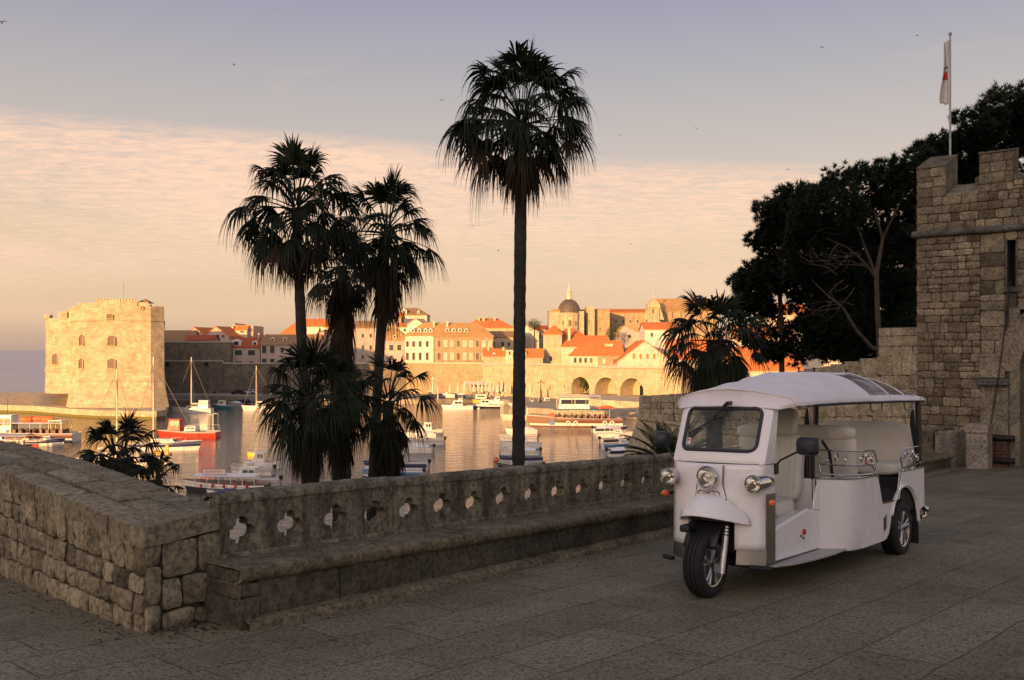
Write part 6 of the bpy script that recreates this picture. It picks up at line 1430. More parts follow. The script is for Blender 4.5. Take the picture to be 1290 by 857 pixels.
for px, w in ((743, 3.5), (757, 2.2), (768, 2.0), (790, 5.5), (801, 2.0)):
    s = a_s(px); p = A0_ + ad * s - an_ * 5.3; mb = MB(); mb.hexa([Vector((v.x, v.y, z)) for z in (QZ, QZ + 4.2) for v in (p, p + ad * w * .2, p + ad * w * .2 - an_ * .1, p - an_ * .1)]); mb.build('doorway', M['dark_void'] if w > 3 else M['stone_trim'], ars, rel=True)
for px, py, w, h in ((655, 488, 3, 5), (662, 486, 1.6, 6), (670, 491, 1.8, 5), (711, 487, 1.2, 4), (693, 489, 1.4, 5), (628, 483, 2.2, 4)):
    s = a_s(px); p = A0_ + ad * s + an_ * .08; z = a_z(px, py); hw, hh = w / FPX * 130, h / FPX * 130; mb = MB(); mb.hexa([Vector((v.x, v.y, zz)) for zz in (z - hh, z + hh) for v in (p - ad * hw, p + ad * hw, p + ad * hw - an_ * .3, p - ad * hw - an_ * .3)]); mb.build('window', M['shutter_wood'], ars, rel=True)
# creeper in the first arch
s = a_s(735); p = A0_ + ad * s - an_ * 1.2; cr = thing('creeper', 'green creeper hanging in the first arch of the harbour wall', 'plant', (p.x, p.y, QZ + 3)); mb = MB(); rr = random.Random(4)
for k in range(420):
    o = p + ad * rr.gauss(0, 1.0) - an_ * rr.uniform(-1, 1) + Vector((0, 0, QZ + 4.6 + rr.gauss(0, 1.3))); a = Vector((rr.gauss(0, 1), rr.gauss(0, 1), rr.gauss(0, 1))).normalized(); b = a.orthogonal(); mb.add([o, o + a * .25 + b * .18, o + a * .55, o + a * .25 - b * .18], [(0, 1, 2, 3)])
mb.build('leaves', M['garden_leaf'], cr, rel=True, fixn=False); tb = MB(); tb.tube([p + Vector((0, 0, QZ)), p + ad * .2 + Vector((0, 0, QZ + 3.5))], .12, 6); tb.build('stem', M['pine_bark'], cr, rel=True)
ter = MB(); tl = [(741, 236), (760, 229), (812, 219), (850, 216), (905, 232), (905, 262), (741, 262)]; n = len(tl); tp = [((px - 645) / FPX * d, d) for px, d in tl]
ter.add([(x, y, -12.05) for x, y in tp] + [(x, y, QZ - .5) for x, y in tp], [tuple(range(n))] + [(i, (i + 1) % n, n + (i + 1) % n, n + i) for i in range(n)]); setp(ter.build('terrace', M['mole_stone']), kind='structure')
wallblock('plain return wall right of the arches, turned from the sun', [(858.5, 238), (905, 252)], [457, 459], 'brown_wall', 3.0, 'corner_wall')

# --- houses, from the left
house('low house with a grey brown roof slope beside the fort', 200, 242, 431, 452, 318, 9, 'gx', 417, 'plaster_grey', 'tile_brown')
house('gabled house with an orange roof, first of the pair above the shaded wall', 226, 266, 426, 452, 330, 14, 'gy', 413, 'plaster_pink', 'tile_orange', rot=-14, apex=.5, wins=((248, 428, 2.5, 4), (240, 432, 2.2, 4)))
house('gabled house with a broad orange roof, second of the pair above the shaded wall', 257, 291, 424, 452, 328, 14, 'gy', 412, 'plaster_pink', 'tile_orange', rot=-14, apex=.48, wins=((276, 424, 4, 4.5), (283, 424, 3, 3)), chim=((262, 420, 3, 5),))
house('low red roofed outbuilding just over the shaded wall', 234, 269, 428.5, 440, 316, 6, 'gx', 423, 'plaster_grey', 'tile_red')
house('tall pink house with a slanting side wall and an orange lean to roof', 294, 319, 410.5, 452, 336, 14, 'flat', None, 'plaster_pink', 'tile_orange', wins=((304, 418.5, 4, 1.6),))
house('cream slope sided wing of the tall pink house', 281, 296, 421, 452, 336, 13, 'shed', 408.2, 'plaster_white', 'tile_ochre', apex=.9, over=.05)
house('orange roofed attic in front of the tall pink house', 296.5, 311, 415, 430, 334, 3, 'gx', 410.5, 'plaster_cream', 'tile_orange', wins=((305, 418, 4, 2),))
house('pink house with green shutters and a dark red roof on the town wall', 290.5, 327.5, 437.5, 462, 311, 10, 'gx', 426, 'plaster_pink', 'tile_red', wins=((300.5, 444.5, 9, 6.5), (317, 444.5, 9, 6.5), (300.5, 456.5, 9, 2.5), (317, 456.5, 6, 2.5)), dorm=((297, 431.5, 12, 9), (320, 432, 7, 6)))
for_ = [(333, 440.5, 5.5, 9), (343, 440.5, 5.5, 9), (333, 455, 5.5, 6), (343, 455, 5.5, 6)] + [(x, 441, 4, 6.5) for x in (355.5, 366, 376.5)] + [(x, 455, 4, 5.5) for x in (355.5, 366, 376.5)]
house('long pink house with arched balcony windows and a brown tiled roof', 328.5, 401, 434.5, 462, 310, 11, 'gx', 422, 'plaster_pink', 'tile_brown', wins=for_, dorm=((341, 427, 5, 4.5), (357, 427, 5, 4.5), (376, 427, 5, 4.5)), chim=((322, 420, 1.6, 4), (330, 420, 1.6, 4)))
house('large house under a steep plain orange roof behind the long pink house', 349, 392, 424, 440, 345, 16, 'hip', 406, 'plaster_cream', 'tile_orange', ridge=(.38, .62))
house('cream house under a red roof with a tall lit wall beside the leaning palm', 374, 414, 411, 440, 340, 12, 'gx', 402.5, 'plaster_white', 'tile_orange', wins=((403, 416, 2.5, 4),))
house('narrow dark pink house seen past the leaning palm', 398, 408, 422, 462, 318, 10, 'shed', 416, 'plaster_pink', 'tile_brown', apex=.9)
house('tall pale house catching the sun between the palms', 408, 424, 412, 462, 322, 11, 'gx', 407, 'plaster_cream', 'tile_orange', wins=((416, 420, 2.2, 4), (416, 436, 2.2, 5)))
house('tall pink house between the palms, half in shadow', 424, 447, 416, 462, 320, 11, 'gx', 410, 'plaster_pink', 'tile_ochre', wins=((431, 424, 2.4, 4.5), (440, 424, 2.4, 4.5), (436, 440, 2.4, 5)))
house('grey stone house with a small balcony between the two right palms', 447, 474, 413, 462, 318, 11, 'gx', 405, 'plaster_grey', 'tile_brown', wins=((457, 423, 3, 5), (457, 438, 3, 6), (457, 450, 3, 5), (467, 423, 3, 5), (467, 438, 3, 6)))
house('pink house with an ochre hipped roof right of the cluster of palms', 474, 513, 428, 462, 312, 12, 'hip', 413, 'plaster_pink', 'tile_ochre', wins=((493, 438, 5, 7), (503, 438, 5, 7), (483, 438, 4, 6), (493, 451, 4, 6)), dorm=((497, 424, 4.5, 5),), ridge=(.35, .6))
house('house with a bright orange roof behind the shaggy palm', 478, 505, 400, 425, 365, 12, 'gx', 394.5, 'plaster_ochre', 'tile_orange', wins=((490, 408, 2.5, 4),))
house('hilltop house with a hipped brown roof and a white gable, highest of the left quarter', 498, 538, 396.5, 420, 385, 13, 'hip', 388, 'plaster_cream', 'tile_brown', wins=((526, 404, 2.5, 4),), dorm=((509, 393, 7, 8), (527, 393, 3.5, 4)), ridge=(.3, .65))
house('small white house with a low orange roof below the hilltop house', 500, 524, 412, 430, 360, 10, 'gx', 407.5, 'plaster_white', 'tile_orange', wins=((510, 416, 2.2, 3.5),))
house('small pale gabled house beside the palace roof', 513, 534, 409, 428, 350, 10, 'gy', 401.5, 'plaster_white', 'tile_ochre')
# the palace with the long rusticated facade: two wings
house('white end wing of the palace with tall dark windows and a tiled roof', 510.5, 547, 422.5, 462, 310, 16, 'hip', 406.5, 'plaster_white', 'tile_ochre', rot=-16, wins=[(x, y, 3.4, h) for x in (513.5, 521.5, 530, 539) for y, h in ((433.5, 7), (449, 9))], dorm=[(x, 416, 4.6, 5.5) for x in (518, 526.5, 534.5, 541)], ridge=(.34, .9))
house('long brown facade of the palace with two rows of tall windows', 547.5, 621, 423, 462, 306, 15, 'hip', 406.5, 'brown_wall', 'tile_ochre', rot=9, wins=[(553 + 8 * i, y, 4.2, h, 'plaster_cream' if i % 3 else 'shutter_wood') for i in range(9) for y, h in ((433, 8), (449, 9))], dorm=[(x, 415.5, 5.0, 4.5) for x in (564, 572, 580, 588)], chim=((565, 405, 2.5, 3), (548, 405, 2.5, 3)), ridge=(.03, .78))
house('big house with a long bright orange hipped roof behind the palace', 585, 647, 412.5, 445, 345, 16, 'hip', 401, 'plaster_ochre', 'tile_orange', rot=4, wins=((632.5, 420.5, 3, 7), (618, 420, 2.2, 5)), chim=((604, 400, 2.5, 4), (610, 399.5, 3.5, 4), (624, 400, 2.5, 3)), ridge=(.30, .70))
house('ochre house with dark windows behind the small roof by the tall palm trunk', 611, 660, 425, 462, 325, 11, 'gx', 418, 'plaster_ochre', 'tile_brown', wins=((633, 433.5, 3.5, 5.5), (622, 433.5, 3, 5), (641, 433.5, 3, 5)))
house('small house with a red orange roof on the start of the arsenal wall', 609.5, 637, 448.5, 463, 296, 8, 'gx', 440, 'pale_wall', 'tile_orange', chim=((615, 439, 2.2, 6), (634, 438.5, 2.2, 5)), dorm=((622.5, 446.5, 3.5, 5.5),))
house('cream turret like house beside the tall palm trunk', 637, 656, 441, 463, 294, 7, 'flat', None, 'plaster_cream', wins=((642, 445, 2, 4),))
house('small house with a red roof and white dormer right of the tall palm trunk', 660, 684, 450, 466, 286, 8, 'gx', 440, 'pale_wall', 'tile_orange', dorm=((660.5, 446, 5, 9),), chim=((672, 446, 2, 5),))
house('pale church front with a pediment and an arched panel right of the tall palm trunk', 652, 679, 418, 455, 335, 14, 'gy', 409.5, 'plaster_cream', 'tile_brown', apex=.45, wins=((662, 430, 6, 12, 'plaster_white'),), name='church', cat='church')
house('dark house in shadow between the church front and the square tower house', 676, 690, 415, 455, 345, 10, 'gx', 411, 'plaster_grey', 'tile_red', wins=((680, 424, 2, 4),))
house('square pale tower house with a pyramid orange roof', 684.5, 707.5, 420.5, 462, 292, 11, 'hip', 409.5, 'pale_wall', 'tile_orange', wins=((694, 452, 3, 6), (696, 430.5, 2.5, 5, 'stone_trim')), ridge=(.5, .5), rot=-8, chim=((715.5, 414.5, 3, 13),))
house('low wing with a hipped roof joined to the tower house', 707, 735, 421.5, 462, 298, 9, 'hip', 414, 'plaster_ochre', 'tile_orange', ridge=(.2, .6))
house('long house with a bright orange roof in the middle of the right quarter', 707.5, 768, 436.5, 463, 291, 13, 'gx', 423.5, 'plaster_cream', 'tile_orange', wins=((724.5, 441, 3, 3.5),), rot=4)
house('low house with four dark windows and a wide orange roof above the arches', 717, 755, 447.5, 466, 275, 13, 'hip', 431, 'plaster_cream', 'tile_orange', rot=-6, wins=[(x, 454, 3, 6) for x in (724.5, 731, 737.5)] + [(744.5, 454, 3, 6, 'shutter_wood')], chim=((735, 441, 4, 6),), ridge=(.45, 1.0))
house('brown stone house with one white window next to the four window house', 754.5, 785, 447.5, 466, 272, 14, 'gx', 430, 'brown_wall', 'tile_orange', wins=((761, 455, 3, 6, 'plaster_white'), (774, 456, 4, 7, 'shutter_wood')), chim=((769, 434, 10, 1),))
house('broad cream gabled house with four small windows above the arches', 777.5, 847, 456, 467, 264, 18, 'gy', 429.5, 'plaster_cream', 'tile_orange', apex=.50, wins=[(x, 449, 2.6, 6, 'tile_orange') for x in (798.5, 807, 815.5, 824)])
house('white house with an orange roof above the broad gabled house', 812.5, 856, 415, 440, 285, 12, 'gx', 407, 'plaster_white', 'tile_orange', wins=((821, 422, 2.8, 4.5), (837, 422, 2.8, 4.5)))
house('pale house with a pinkish roof below the long monastery wall', 776, 806, 420, 445, 310, 10, 'gy', 411, 'plaster_pink', 'tile_ochre', apex=.35, wins=((793, 424, 4, 4),))
house('orange roofed house behind the dark palm', 846, 905, 452, 470, 268, 14, 'gx', 428, 'plaster_cream', 'tile_orange')
house('orange roofed house glimpsed through the pines, nearest the canvas roof', 915, 1010, 466, 500, 205, 14, 'gx', 438, 'plaster_cream', 'tile_orange')
house('cream walled house glimpsed through the pines above the nearer roof', 925, 1000, 425, 460, 240, 12, 'gx', 413, 'plaster_cream', 'tile_orange', wins=((950, 432, 3, 6), (970, 432, 3, 6)))
house('highest pale house glimpsed between the pine branches', 968, 1060, 395, 440, 290, 12, 'gx', 384, 'plaster_cream', 'tile_orange', wins=((985, 405, 3, 6), (1005, 405, 3, 6)))
# --- cathedral
cd = 360.0; cb = W(713, 440, cd); cath = thing('cathedral', 'domed cathedral with a dark ribbed dome and a slender lantern', 'cathedral', tuple(cb))
mb = MB(); cz = cb.z
def cH(py): return W(0, py, cd).z
x0, x1 = W(692, 0, cd).x, W(736, 0, cd).x; mb.hexa([(x0, cd + 1, -8), (x1, cd + 1, -8), (x1, cd + 22, -8), (x0, cd + 22, -8), (x0, cd + 1, cH(392)), (x1, cd + 1, cH(392)), (x1, cd + 22, cH(392)), (x0, cd + 22, cH(392))]); mb.build('body', M['pale_wall'], cath, rel=True)
cx = W(717.5, 0, cd).x; rD = 14.2 / FPX * cd; cy = cd + 3.0
mb = MB(); mb.lathe([(rD * 1.0, cH(420)), (rD * 1.0, cH(398)), (rD * 1.06, cH(397.5)), (rD * 1.06, cH(395.5)), (rD * .97, cH(395)), (rD * .97, cH(393)), (0.01, cH(393))], (cx, cy, 0), seg=40)
for i in range(14):
    a = 2 * math.pi * i / 14; mb.box((cx + math.cos(a) * rD * 1.0, cy + math.sin(a) * rD * 1.0, cH(406)), (.55, .55, cH(398) - cH(416)), rot=a)
mb.build('drum', M['pale_wall'], cath, rel=True)
mb = MB(); zt, zb = cH(376.5), cH(394); mb.lathe([(rD * .99 * math.cos(t), zb + (zt - zb) * math.sin(t)) for t in np.linspace(0, 1.42, 14)] + [(.01, zt)], (cx, cy, 0), seg=40)
for i in range(20):
    a = 2 * math.pi * i / 20; mb.tube([(cx + math.cos(a) * rD * 1.0 * math.cos(t), cy + math.sin(a) * rD * 1.0 * math.cos(t), zb + (zt - zb) * math.sin(t) + .05) for t in np.linspace(0, 1.40, 10)], .13, 4)
mb.build('dome', M['lead_dome'], cath, rel=True, smooth=False)
mb = MB(); rl = 3.0 / FPX * cd; mb.lathe([(rl * 1.25, cH(377.5)), (rl * 1.25, cH(376)), (rl, cH(376)), (rl, cH(368)), (rl * 1.2, cH(367.5)), (rl * 1.15, cH(366.5)), (rl * .7, cH(365)), (rl * .35, cH(362)), (rl * .22, cH(359)), (.02, cH(358))], (cx, cy, 0), seg=16); mb.lathe([(.01, cH(357)), (.22, cH(357.6)), (.22, cH(358.4)), (.01, cH(359))], (cx, cy, 0), seg=8); mb.tube([(cx, cy, cH(358)), (cx, cy, cH(354.5))], .07, 5); mb.tube([(cx - .4, cy, cH(355.8)), (cx + .4, cy, cH(355.8))], .07, 5); mb.build('lantern', M['plaster_cream'], cath, rel=True, smooth=False)
for px, py, w, h in ((717.5, 407, 3, 7), (709, 407, 1.6, 5), (725, 407.5, 1.8, 6)):
    c = W(px, py, cd); mb = MB(); dx = (c.x - cx); yy = cy - math.sqrt(max(.1, (rD * 1.0) ** 2 - dx * dx)) - .05; mb.box((c.x, yy, c.z), (w / FPX * cd, .5, h / FPX * cd)); mb.build('window', M['shutter_wood'], cath, rel=True)
mb = MB(); mb.prism([(x0 - .3, cd + .6, cH(392)), (x0 + 5, cd + .6, cH(392)), (x0 + 5, cd + .6, cH(390.3)), (x0 + 2.5, cd + .6, cH(389.6))], (0, 12, 0)); mb.build('roof', M['tile_orange'], cath, rel=True)
# --- monastery / jesuit church
house('rough stone nave with square buttresses right of the cathedral dome', 731, 768, 390, 445, 368, 20, 'flat', None, 'brown_wall', wins=((756, 415, 2, 4, 'shutter_wood'), (742, 405, 1.5, 5, 'stone_trim')), name='church_nave', cat='church')
house('tall square buttress tower against the rough stone nave', 739, 749, 386.5, 440, 365, 8, 'flat', None, 'pale_wall', name='church_buttress', cat='tower', wins=((742, 405, 1.4, 4, 'shutter_wood'),))
house('long monastery wall under a thin orange roof', 750, 817, 394, 430, 385, 14, 'gx', 390, 'brown_wall', 'tile_orange', wins=[(758 + 9 * i, 405, 2, 3.5) for i in range(6)], name='monastery', cat='monastery')
fr = house('pale baroque church front with scrolled sides and a small cross', 816, 831, 384, 430, 352, 4, 'gy', 376, 'pale_wall', 'pale_wall', over=.05, name='church', cat='church', wins=((823, 392, 2.5, 6, 'shutter_wood'), (823, 410, 2.5, 6, 'shutter_wood')))
mb = MB(); hh = W(0, 376, 352).z - W(0, 430, 352).z; wd_ = 15 / FPX * 352; mb.tube([(wd_ / 2, 1, hh - .5), (wd_ / 2, 1, hh + 2.6)], .16, 5); mb.tube([(wd_ / 2 - .7, 1, hh + 1.7), (wd_ / 2 + .7, 1, hh + 1.7)], .14, 5); mb.build('cross', M['stone_trim'], fr)
mb = MB()
for s in (0, 1): mb.prism([(s * wd_ + (1 if s else -1) * .1, -.2, hh * .50), (s * wd_ + (1 if s else -1) * 1.6, -.2, hh * .50), (s * wd_ + (1 if s else -1) * .9, -.2, hh * .66), (s * wd_ + (1 if s else -1) * .15, -.2, hh * .78)], (0, 2, 0))
for x in (.1, .3, .7, .9): mb.box((wd_ * x, -.15, hh * .35), (.5, .4, hh * .86))
for z in (.45, .80): mb.box((wd_ / 2, -.22, hh * z), (wd_ + .5, .6, .5))
mb.build('pilasters', M['pale_wall'], fr)
house('great church nave with a pale ochre roof behind the baroque front', 830, 905, 392, 430, 358, 22, 'gx', 377, 'brown_wall', 'tile_ochre', wins=[(x, 397, 2.2, 9, 'shutter_wood') for x in (840, 847, 858)], name='church_nave', cat='church')
bush('round green tree between the church front and the palm trunk', 673, 409, 9, 7, 330, 5, n=300, base_py=440)
bush('bright green tree below the monastery wall', 772, 420, 9, 8, 300, 6, n=300, base_py=440)
bush('yellow green shrub on the town wall behind the palm cluster', 413, 452, 10, 6, 296, 7, n=240, base_py=462, name='shrub', cat='shrub')
bush('dark green shrub behind the moat wall left of the pines', 640, 446, 3, 4, 290, 8, n=120, base_py=460, name='shrub', cat='shrub') if False else None
# --- quay furniture
def parasol(x, y, z, h):
    r = thing('closed_parasol', 'folded cream parasol among the cafe parasols on the quay by the pale wall', 'parasol', (x, y, z), group='closed parasols on the quay')
    mb = MB(); mb.tube([(0, 0, 0), (0, 0, h)], .05, 6); mb.lathe([(.001, .0), (.35, .0), (.35, .08), (.05, .1)], seg=10); mb.build('pole', M['mast_white'], r)
    mb = MB(); prof = [(.10, .30), (.30, .31), (.36, .38), (.34, .55), (.22, .8), (.10, .96), (.02, 1.0)]; vs = []
    mb.grid(lambda u, v: (lambda rr, zz, a: Vector((rr * (1 + .25 * math.cos(a * 8)) * math.cos(a), rr * (1 + .25 * math.cos(a * 8)) * math.sin(a), zz * h)))(*[np.interp(v * 6, range(7), [p[i] for p in prof]) for i in (0, 1)], 2 * math.pi * u), 32, 6); mb.build('canopy', M['canvas_cream'], r, smooth=True); return r
p0 = None
for i, (px, d) in enumerate(((567, 279), (577, 278), (585.5, 279), (592, 284), (597, 280), (602.5, 285), (607.5, 280), (612, 285), (617, 279), (622, 283), (627, 279), (632, 283), (637, 278), (660, 262), (668, 260))):
    p = W(px, 441, d); h = 3.9 + .3 * ((i * 7) % 3)
    if p0 is None: p0 = parasol(p.x, p.y, QZ, 4.1); o = p0
    else: o = copy_tree(p0); o.location = (p.x, p.y, QZ)
    o.scale = (1, 1, h / 4.1); o.rotation_euler = (0, 0, i * 1.3)
def lamp(label, px, d, h):
    p = W(px, 441, d); r = thing('lamp_post', label, 'lamp post', (p.x, p.y, QZ)); mb = MB(); mb.lathe([(.001, 0), (.28, 0), (.26, .5), (.11, .7), (.09, h * .9), (.001, h * .9)], seg=10); mb.tube([(-.7, 0, h * .84), (-.35, 0, h * .90), (0, 0, h * .86), (.35, 0, h * .90), (.7, 0, h * .84)], .05, 6); mb.build('post', M['iron'], r)
    for x in (-.7, .7, 0): mb = MB(); mb.lathe([(.001, -.35), (.18, -.25), (.24, .1), (.12, .3), (.001, .4)], (x, 0, h * .84 + (.35 if x == 0 else -.15)), seg=10); mb.build('lantern', M['lamp_glass'], r, smooth=True)
lamp('three armed iron lamp post on the quay before the arsenal wall', 681, 248, 6.2)
pl_ = thing('signal_post', 'plain white post on the quay right of the short palm', 'post', (W(545, 441, 268).x, 268, QZ)); mb = MB(); mb.tube([(0, 0, 0), (0, 0, 5.6)], [.22, .18], 8); mb.box((0, 0, 5.8), (.5, .5, .5)); mb.build('post', M['mast_white'], pl_)
pl_ = thing('signal_post', 'shorter white post on the quay next to the plain white post', 'post', (W(551.5, 441, 266).x, 266, QZ)); mb = MB(); mb.tube([(0, 0, 0), (0, 0, 3.2)], [.18, .15], 8); mb.lathe([(.001, 3.5), (.2, 3.3), (.15, 3.1)], seg=8); mb.build('post', M['mast_white'], pl_)
def kiosk(label, px, py, w, h, d, mat, nm='kiosk'):
    c = W(px, py, d); r = thing(nm, label, 'kiosk', (c.x, d, QZ)); ww, hh = w / FPX * d, h / FPX * d; mb = MB(); mb.box((0, 0, hh / 2), (ww, 1.4, hh)); mb.build('body', M[mat], r, bevel=.04); mb = MB(); mb.box((0, -.05, hh + .08), (ww * 1.12, 1.7, .14)); mb.build('roof', M['sign_white'], r); mb = MB(); mb.box((0, -.71, hh * .6), (ww * .7, .06, hh * .35)); mb.build('hatch', M['shutter_dark'], r)
kiosk('small white ticket booth on the quay under the brown wall', 544, 490, 6.5, 5, 272, 'sign_white'); kiosk('white and yellow ticket booth on the quay in front of the parasols', 606, 494, 14, 5, 268, 'sign_white'); kiosk('reddish wooden hut against the brown wall', 542.5, 485, 6, 5.5, 284, 'boat_wood')
aw = thing('awning', 'cream cafe awning behind the closed parasols', 'awning', (W(601, 441, 287).x, 287, QZ)); mb = MB(); mb.prism([(-4.5, 0, 3.2), (4.5, 0, 3.2), (4.0, 3, 4.2), (-4.0, 3, 4.2)], (0, 0, .06)); mb.build('canvas', M['canvas_cream'], aw)
mb = MB()
for x in (-4.3, 4.3): mb.tube([(x, .1, 0), (x, .1, 3.2)], .06, 6)
mb.build('post', M['mast_white'], aw)
def car(label, px, py, d, L, mat, rot=0):
    c = W(px, py, d); r = thing('parked_car', label, 'car', (c.x, d, QZ), R(rot), 'cars on the quay'); mb = MB(); prof = [(-L / 2, .25), (-L / 2, .75), (-L * .42, .92), (-L * .22, .98), (-L * .08, 1.42), (L * .22, 1.45), (L * .40, .98), (L / 2, .88), (L / 2, .25)]; mb.prism([(x, -.82, z) for x, z in prof], (0, 1.64, 0)); mb.build('body', M[mat], r, bevel=.10)
    mb = MB(); mb.prism([(x, -.845, z) for x, z in ((-L * .18, 1.0), (-L * .07, 1.36), (L * .20, 1.38), (L * .33, 1.0))], (0, 1.69, 0)); mb.build('windows', M['window_glass'], r)
    for x in (-L * .30, L * .30):
        for y in (-.8, .8): mb = MB(); mb.lathe([(.001, -.1), (.32, -.1), (.32, .1), (.001, .1)], (x, y, .32), (0, 1, 0), 16); mb.build('wheel', M['black_rubber'], r)
car('dark car parked at the edge of the quay next to the short palm', 541, 496, 267, 4.3, 'boat_dark', 8); car('navy car parked on the quay just right of the dark car', 552, 496, 268, 4.2, 'boat_navy', 0); car('pale car parked on the quay among the boats on land', 571, 494, 271, 4.2, 'grey_gel', 5)
car('black car in the shade under the town wall', 300, 494, 295, 4.2, 'boat_dark', 0); car('grey car in the shade under the town wall', 314, 494, 296, 4.2, 'grey_gel', 0)
# ------------------------------------------------------------------ boats
def hull_pts(L, Bm, H, s, bowy=.35, tr=.82):
    f = 1 - (max(0, s - .38) / .62) ** 2.3; f = max(f, .02); st = tr + (1 - tr) * min(1, s / .3); return Bm / 2 * f * st, H * (1 + bowy * s ** 2.2)
def boat_root(label, name, px, py, ang, group=None, cat='boat'):
    p = W(px, py, sea_d(py)); return thing(name, label, cat, (p.x, p.y, SEA_Z), R(ang), group)
def hull(root, L, Bm, H, col, stripe=None, deck='cream_gel', bowy=.35, draft=.35, open_=False, boot=None):
    N = 18; prof = [(0.0, -1.0), (.55, -.85), (.80, -.25), (.88, .0), (.90, .12), (.95, .45), (1.0, .78), (1.02, .80), (1.0, 1.0)]
    mb = MB(); vs = []
    for i in range(N + 1):
        s = i / N; b, h = hull_pts(L, Bm, H, s, bowy); x = -L / 2 + L * s; row = []
        for k, (fy, fz) in enumerate(prof):
            z = fz * h if fz > 0 else fz * draft * (1 - .6 * s ** 3); row.append((fy * b, z, x + (.06 * L * s ** 4) * max(0, fz) * .9))
        vs += [(x_, -y, z) for y, z, x_ in reversed(row)] + [(x_, y, z) for y, z, x_ in row[1:]]
    w = 2 * len(prof) - 1; fs = []; ms_ = []
    for i in range(N):
        for k in range(w - 1):
            kk = k if k < len(prof) - 1 else w - 2 - k; kk = len(prof) - 2 - (kk if k < len(prof) - 1 else kk)
            fs.append((i * w + k, i * w + k + 1, (i + 1) * w + k + 1, (i + 1) * w + k))
            band = min(k, w - 2 - k)      # 0 = gunwale strake, 1.., low = keel
            ms_.append(1 if (stripe and band in (0, 2)) else (2 if (boot and band in (4, 5)) else 0))
    fs.append(tuple(range(w))); ms_.append(0)
    mb.v = [tuple(v) for v in vs]; mb.f = fs; mb.m = ms_
    mb.build('hull', [M[col], M[stripe or col], M[boot or col]], root, smooth=False)
    mb = MB(); dz = -.30 if open_ else -.05
    def dk(u, v):
        b, h = hull_pts(L, Bm, H, u, bowy); x = -L / 2 + L * u + .05 * L * u ** 4; return Vector((x, (v - .5) * 2 * b * .97, h + dz + (0 if open_ else .05 * (1 - (2 * v - 1) ** 2))))
    mb.grid(dk, 14, 6); mb.build('deck', M[deck], root)
    mb = MB()
    for s in (1, -1): mb.tube([Vector((-L / 2 + L * u + .054 * L * u ** 4, s * hull_pts(L, Bm, H, u, bowy)[0], hull_pts(L, Bm, H, u, bowy)[1] + .02)) for u in np.linspace(0, 1, 14)], .045 if L < 10 else .08, 5)
    mb.build('gunwale', M['boat_wood' if col in ('boat_wood', 'boat_dark') else 'grey_gel'], root)
def cabin(root, x0, x1, Bm, z0, z1, mat='white_gel', win='window_glass', rake=.35, name='cabin', roofmat=None):
    w = Bm; mb = MB(); t = .88
    mb.hexa([(x0, -w / 2, z0), (x1, -w / 2, z0), (x1, w / 2, z0), (x0, w / 2, z0), (x0 + .1, -w / 2 * t, z1), (x1 - rake, -w / 2 * t, z1), (x1 - rake, w / 2 * t, z1), (x0 + .1, w / 2 * t, z1)]); c = mb.build(name, M[mat], root, bevel=.06)
    mb = MB(); mb.box(((x0 + x1 - rake) / 2 + .05, 0, z1 + .04), (x1 - x0 - rake + .3, w * t + .15, .08)); mb.build('roof', M[roofmat or mat], c, bevel=.03)
    hz = z1 - z0
    for s in (1, -1):
        for i in range(2):
            a = x0 + .2 + (x1 - rake - x0 - .35) * i / 2; b = a + (x1 - rake - x0 - .35) / 2 - .1; mb = MB(); y0 = s * (w / 2 * (1 - .12 * .45) + .012); y1 = s * (w / 2 * (1 - .12 * .85) + .012); mb.prism([(a, y0, z0 + hz * .45), (b, y0, z0 + hz * .45), (b, y1, z0 + hz * .85), (a, y1, z0 + hz * .85)], (0, -s * .02, 0)); mb.build('window', M[win], c)
    mb = MB(); f = lambda k: x1 - rake * k + .02; mb.prism([(f(.35), -w * .40, z0 + hz * .35), (f(.35), w * .40, z0 + hz * .35), (f(.85), w * .36, z0 + hz * .85), (f(.85), -w * .36, z0 + hz * .85)], (-.02, 0, 0)); mb.build('windscreen', M[win], c)
def outboard(root, L, H, col='black_paint', y=0.0):
    mb = MB(); x = -L / 2 - .22; mb.box((x, y, H + .25), (.42, .34, .45)); mb.box((x - .02, y, H + .02), (.28, .24, .2)); mb.build('outboard_motor', M[col], root, bevel=.08); mb = MB(); mb.box((x + .02, y, H - .5), (.16, .12, .95)); mb.box((x - .05, y, H - 1.0), (.35, .10, .12)); mb.tube([(x + .1, y, H + .25), (x + .7, y + .05, H + .38)], .03, 5); mb.build('motor_leg', M['steel_grey'], root)
def rails(root, L, Bm, H, u0=.5, h=.55):
    mb = MB()
    for s in (1, -1):
        top = [Vector((-L / 2 + L * u, s * hull_pts(L, Bm, H, u)[0] * .94, hull_pts(L, Bm, H, u)[1] + h)) for u in np.linspace(u0, .98, 7)]; mb.tube(top, .022, 4)
        for p in top[::2]: mb.tube([p, p - Vector((0, 0, h))], .018, 4)
    mb.build('railing', M['chrome'], root)
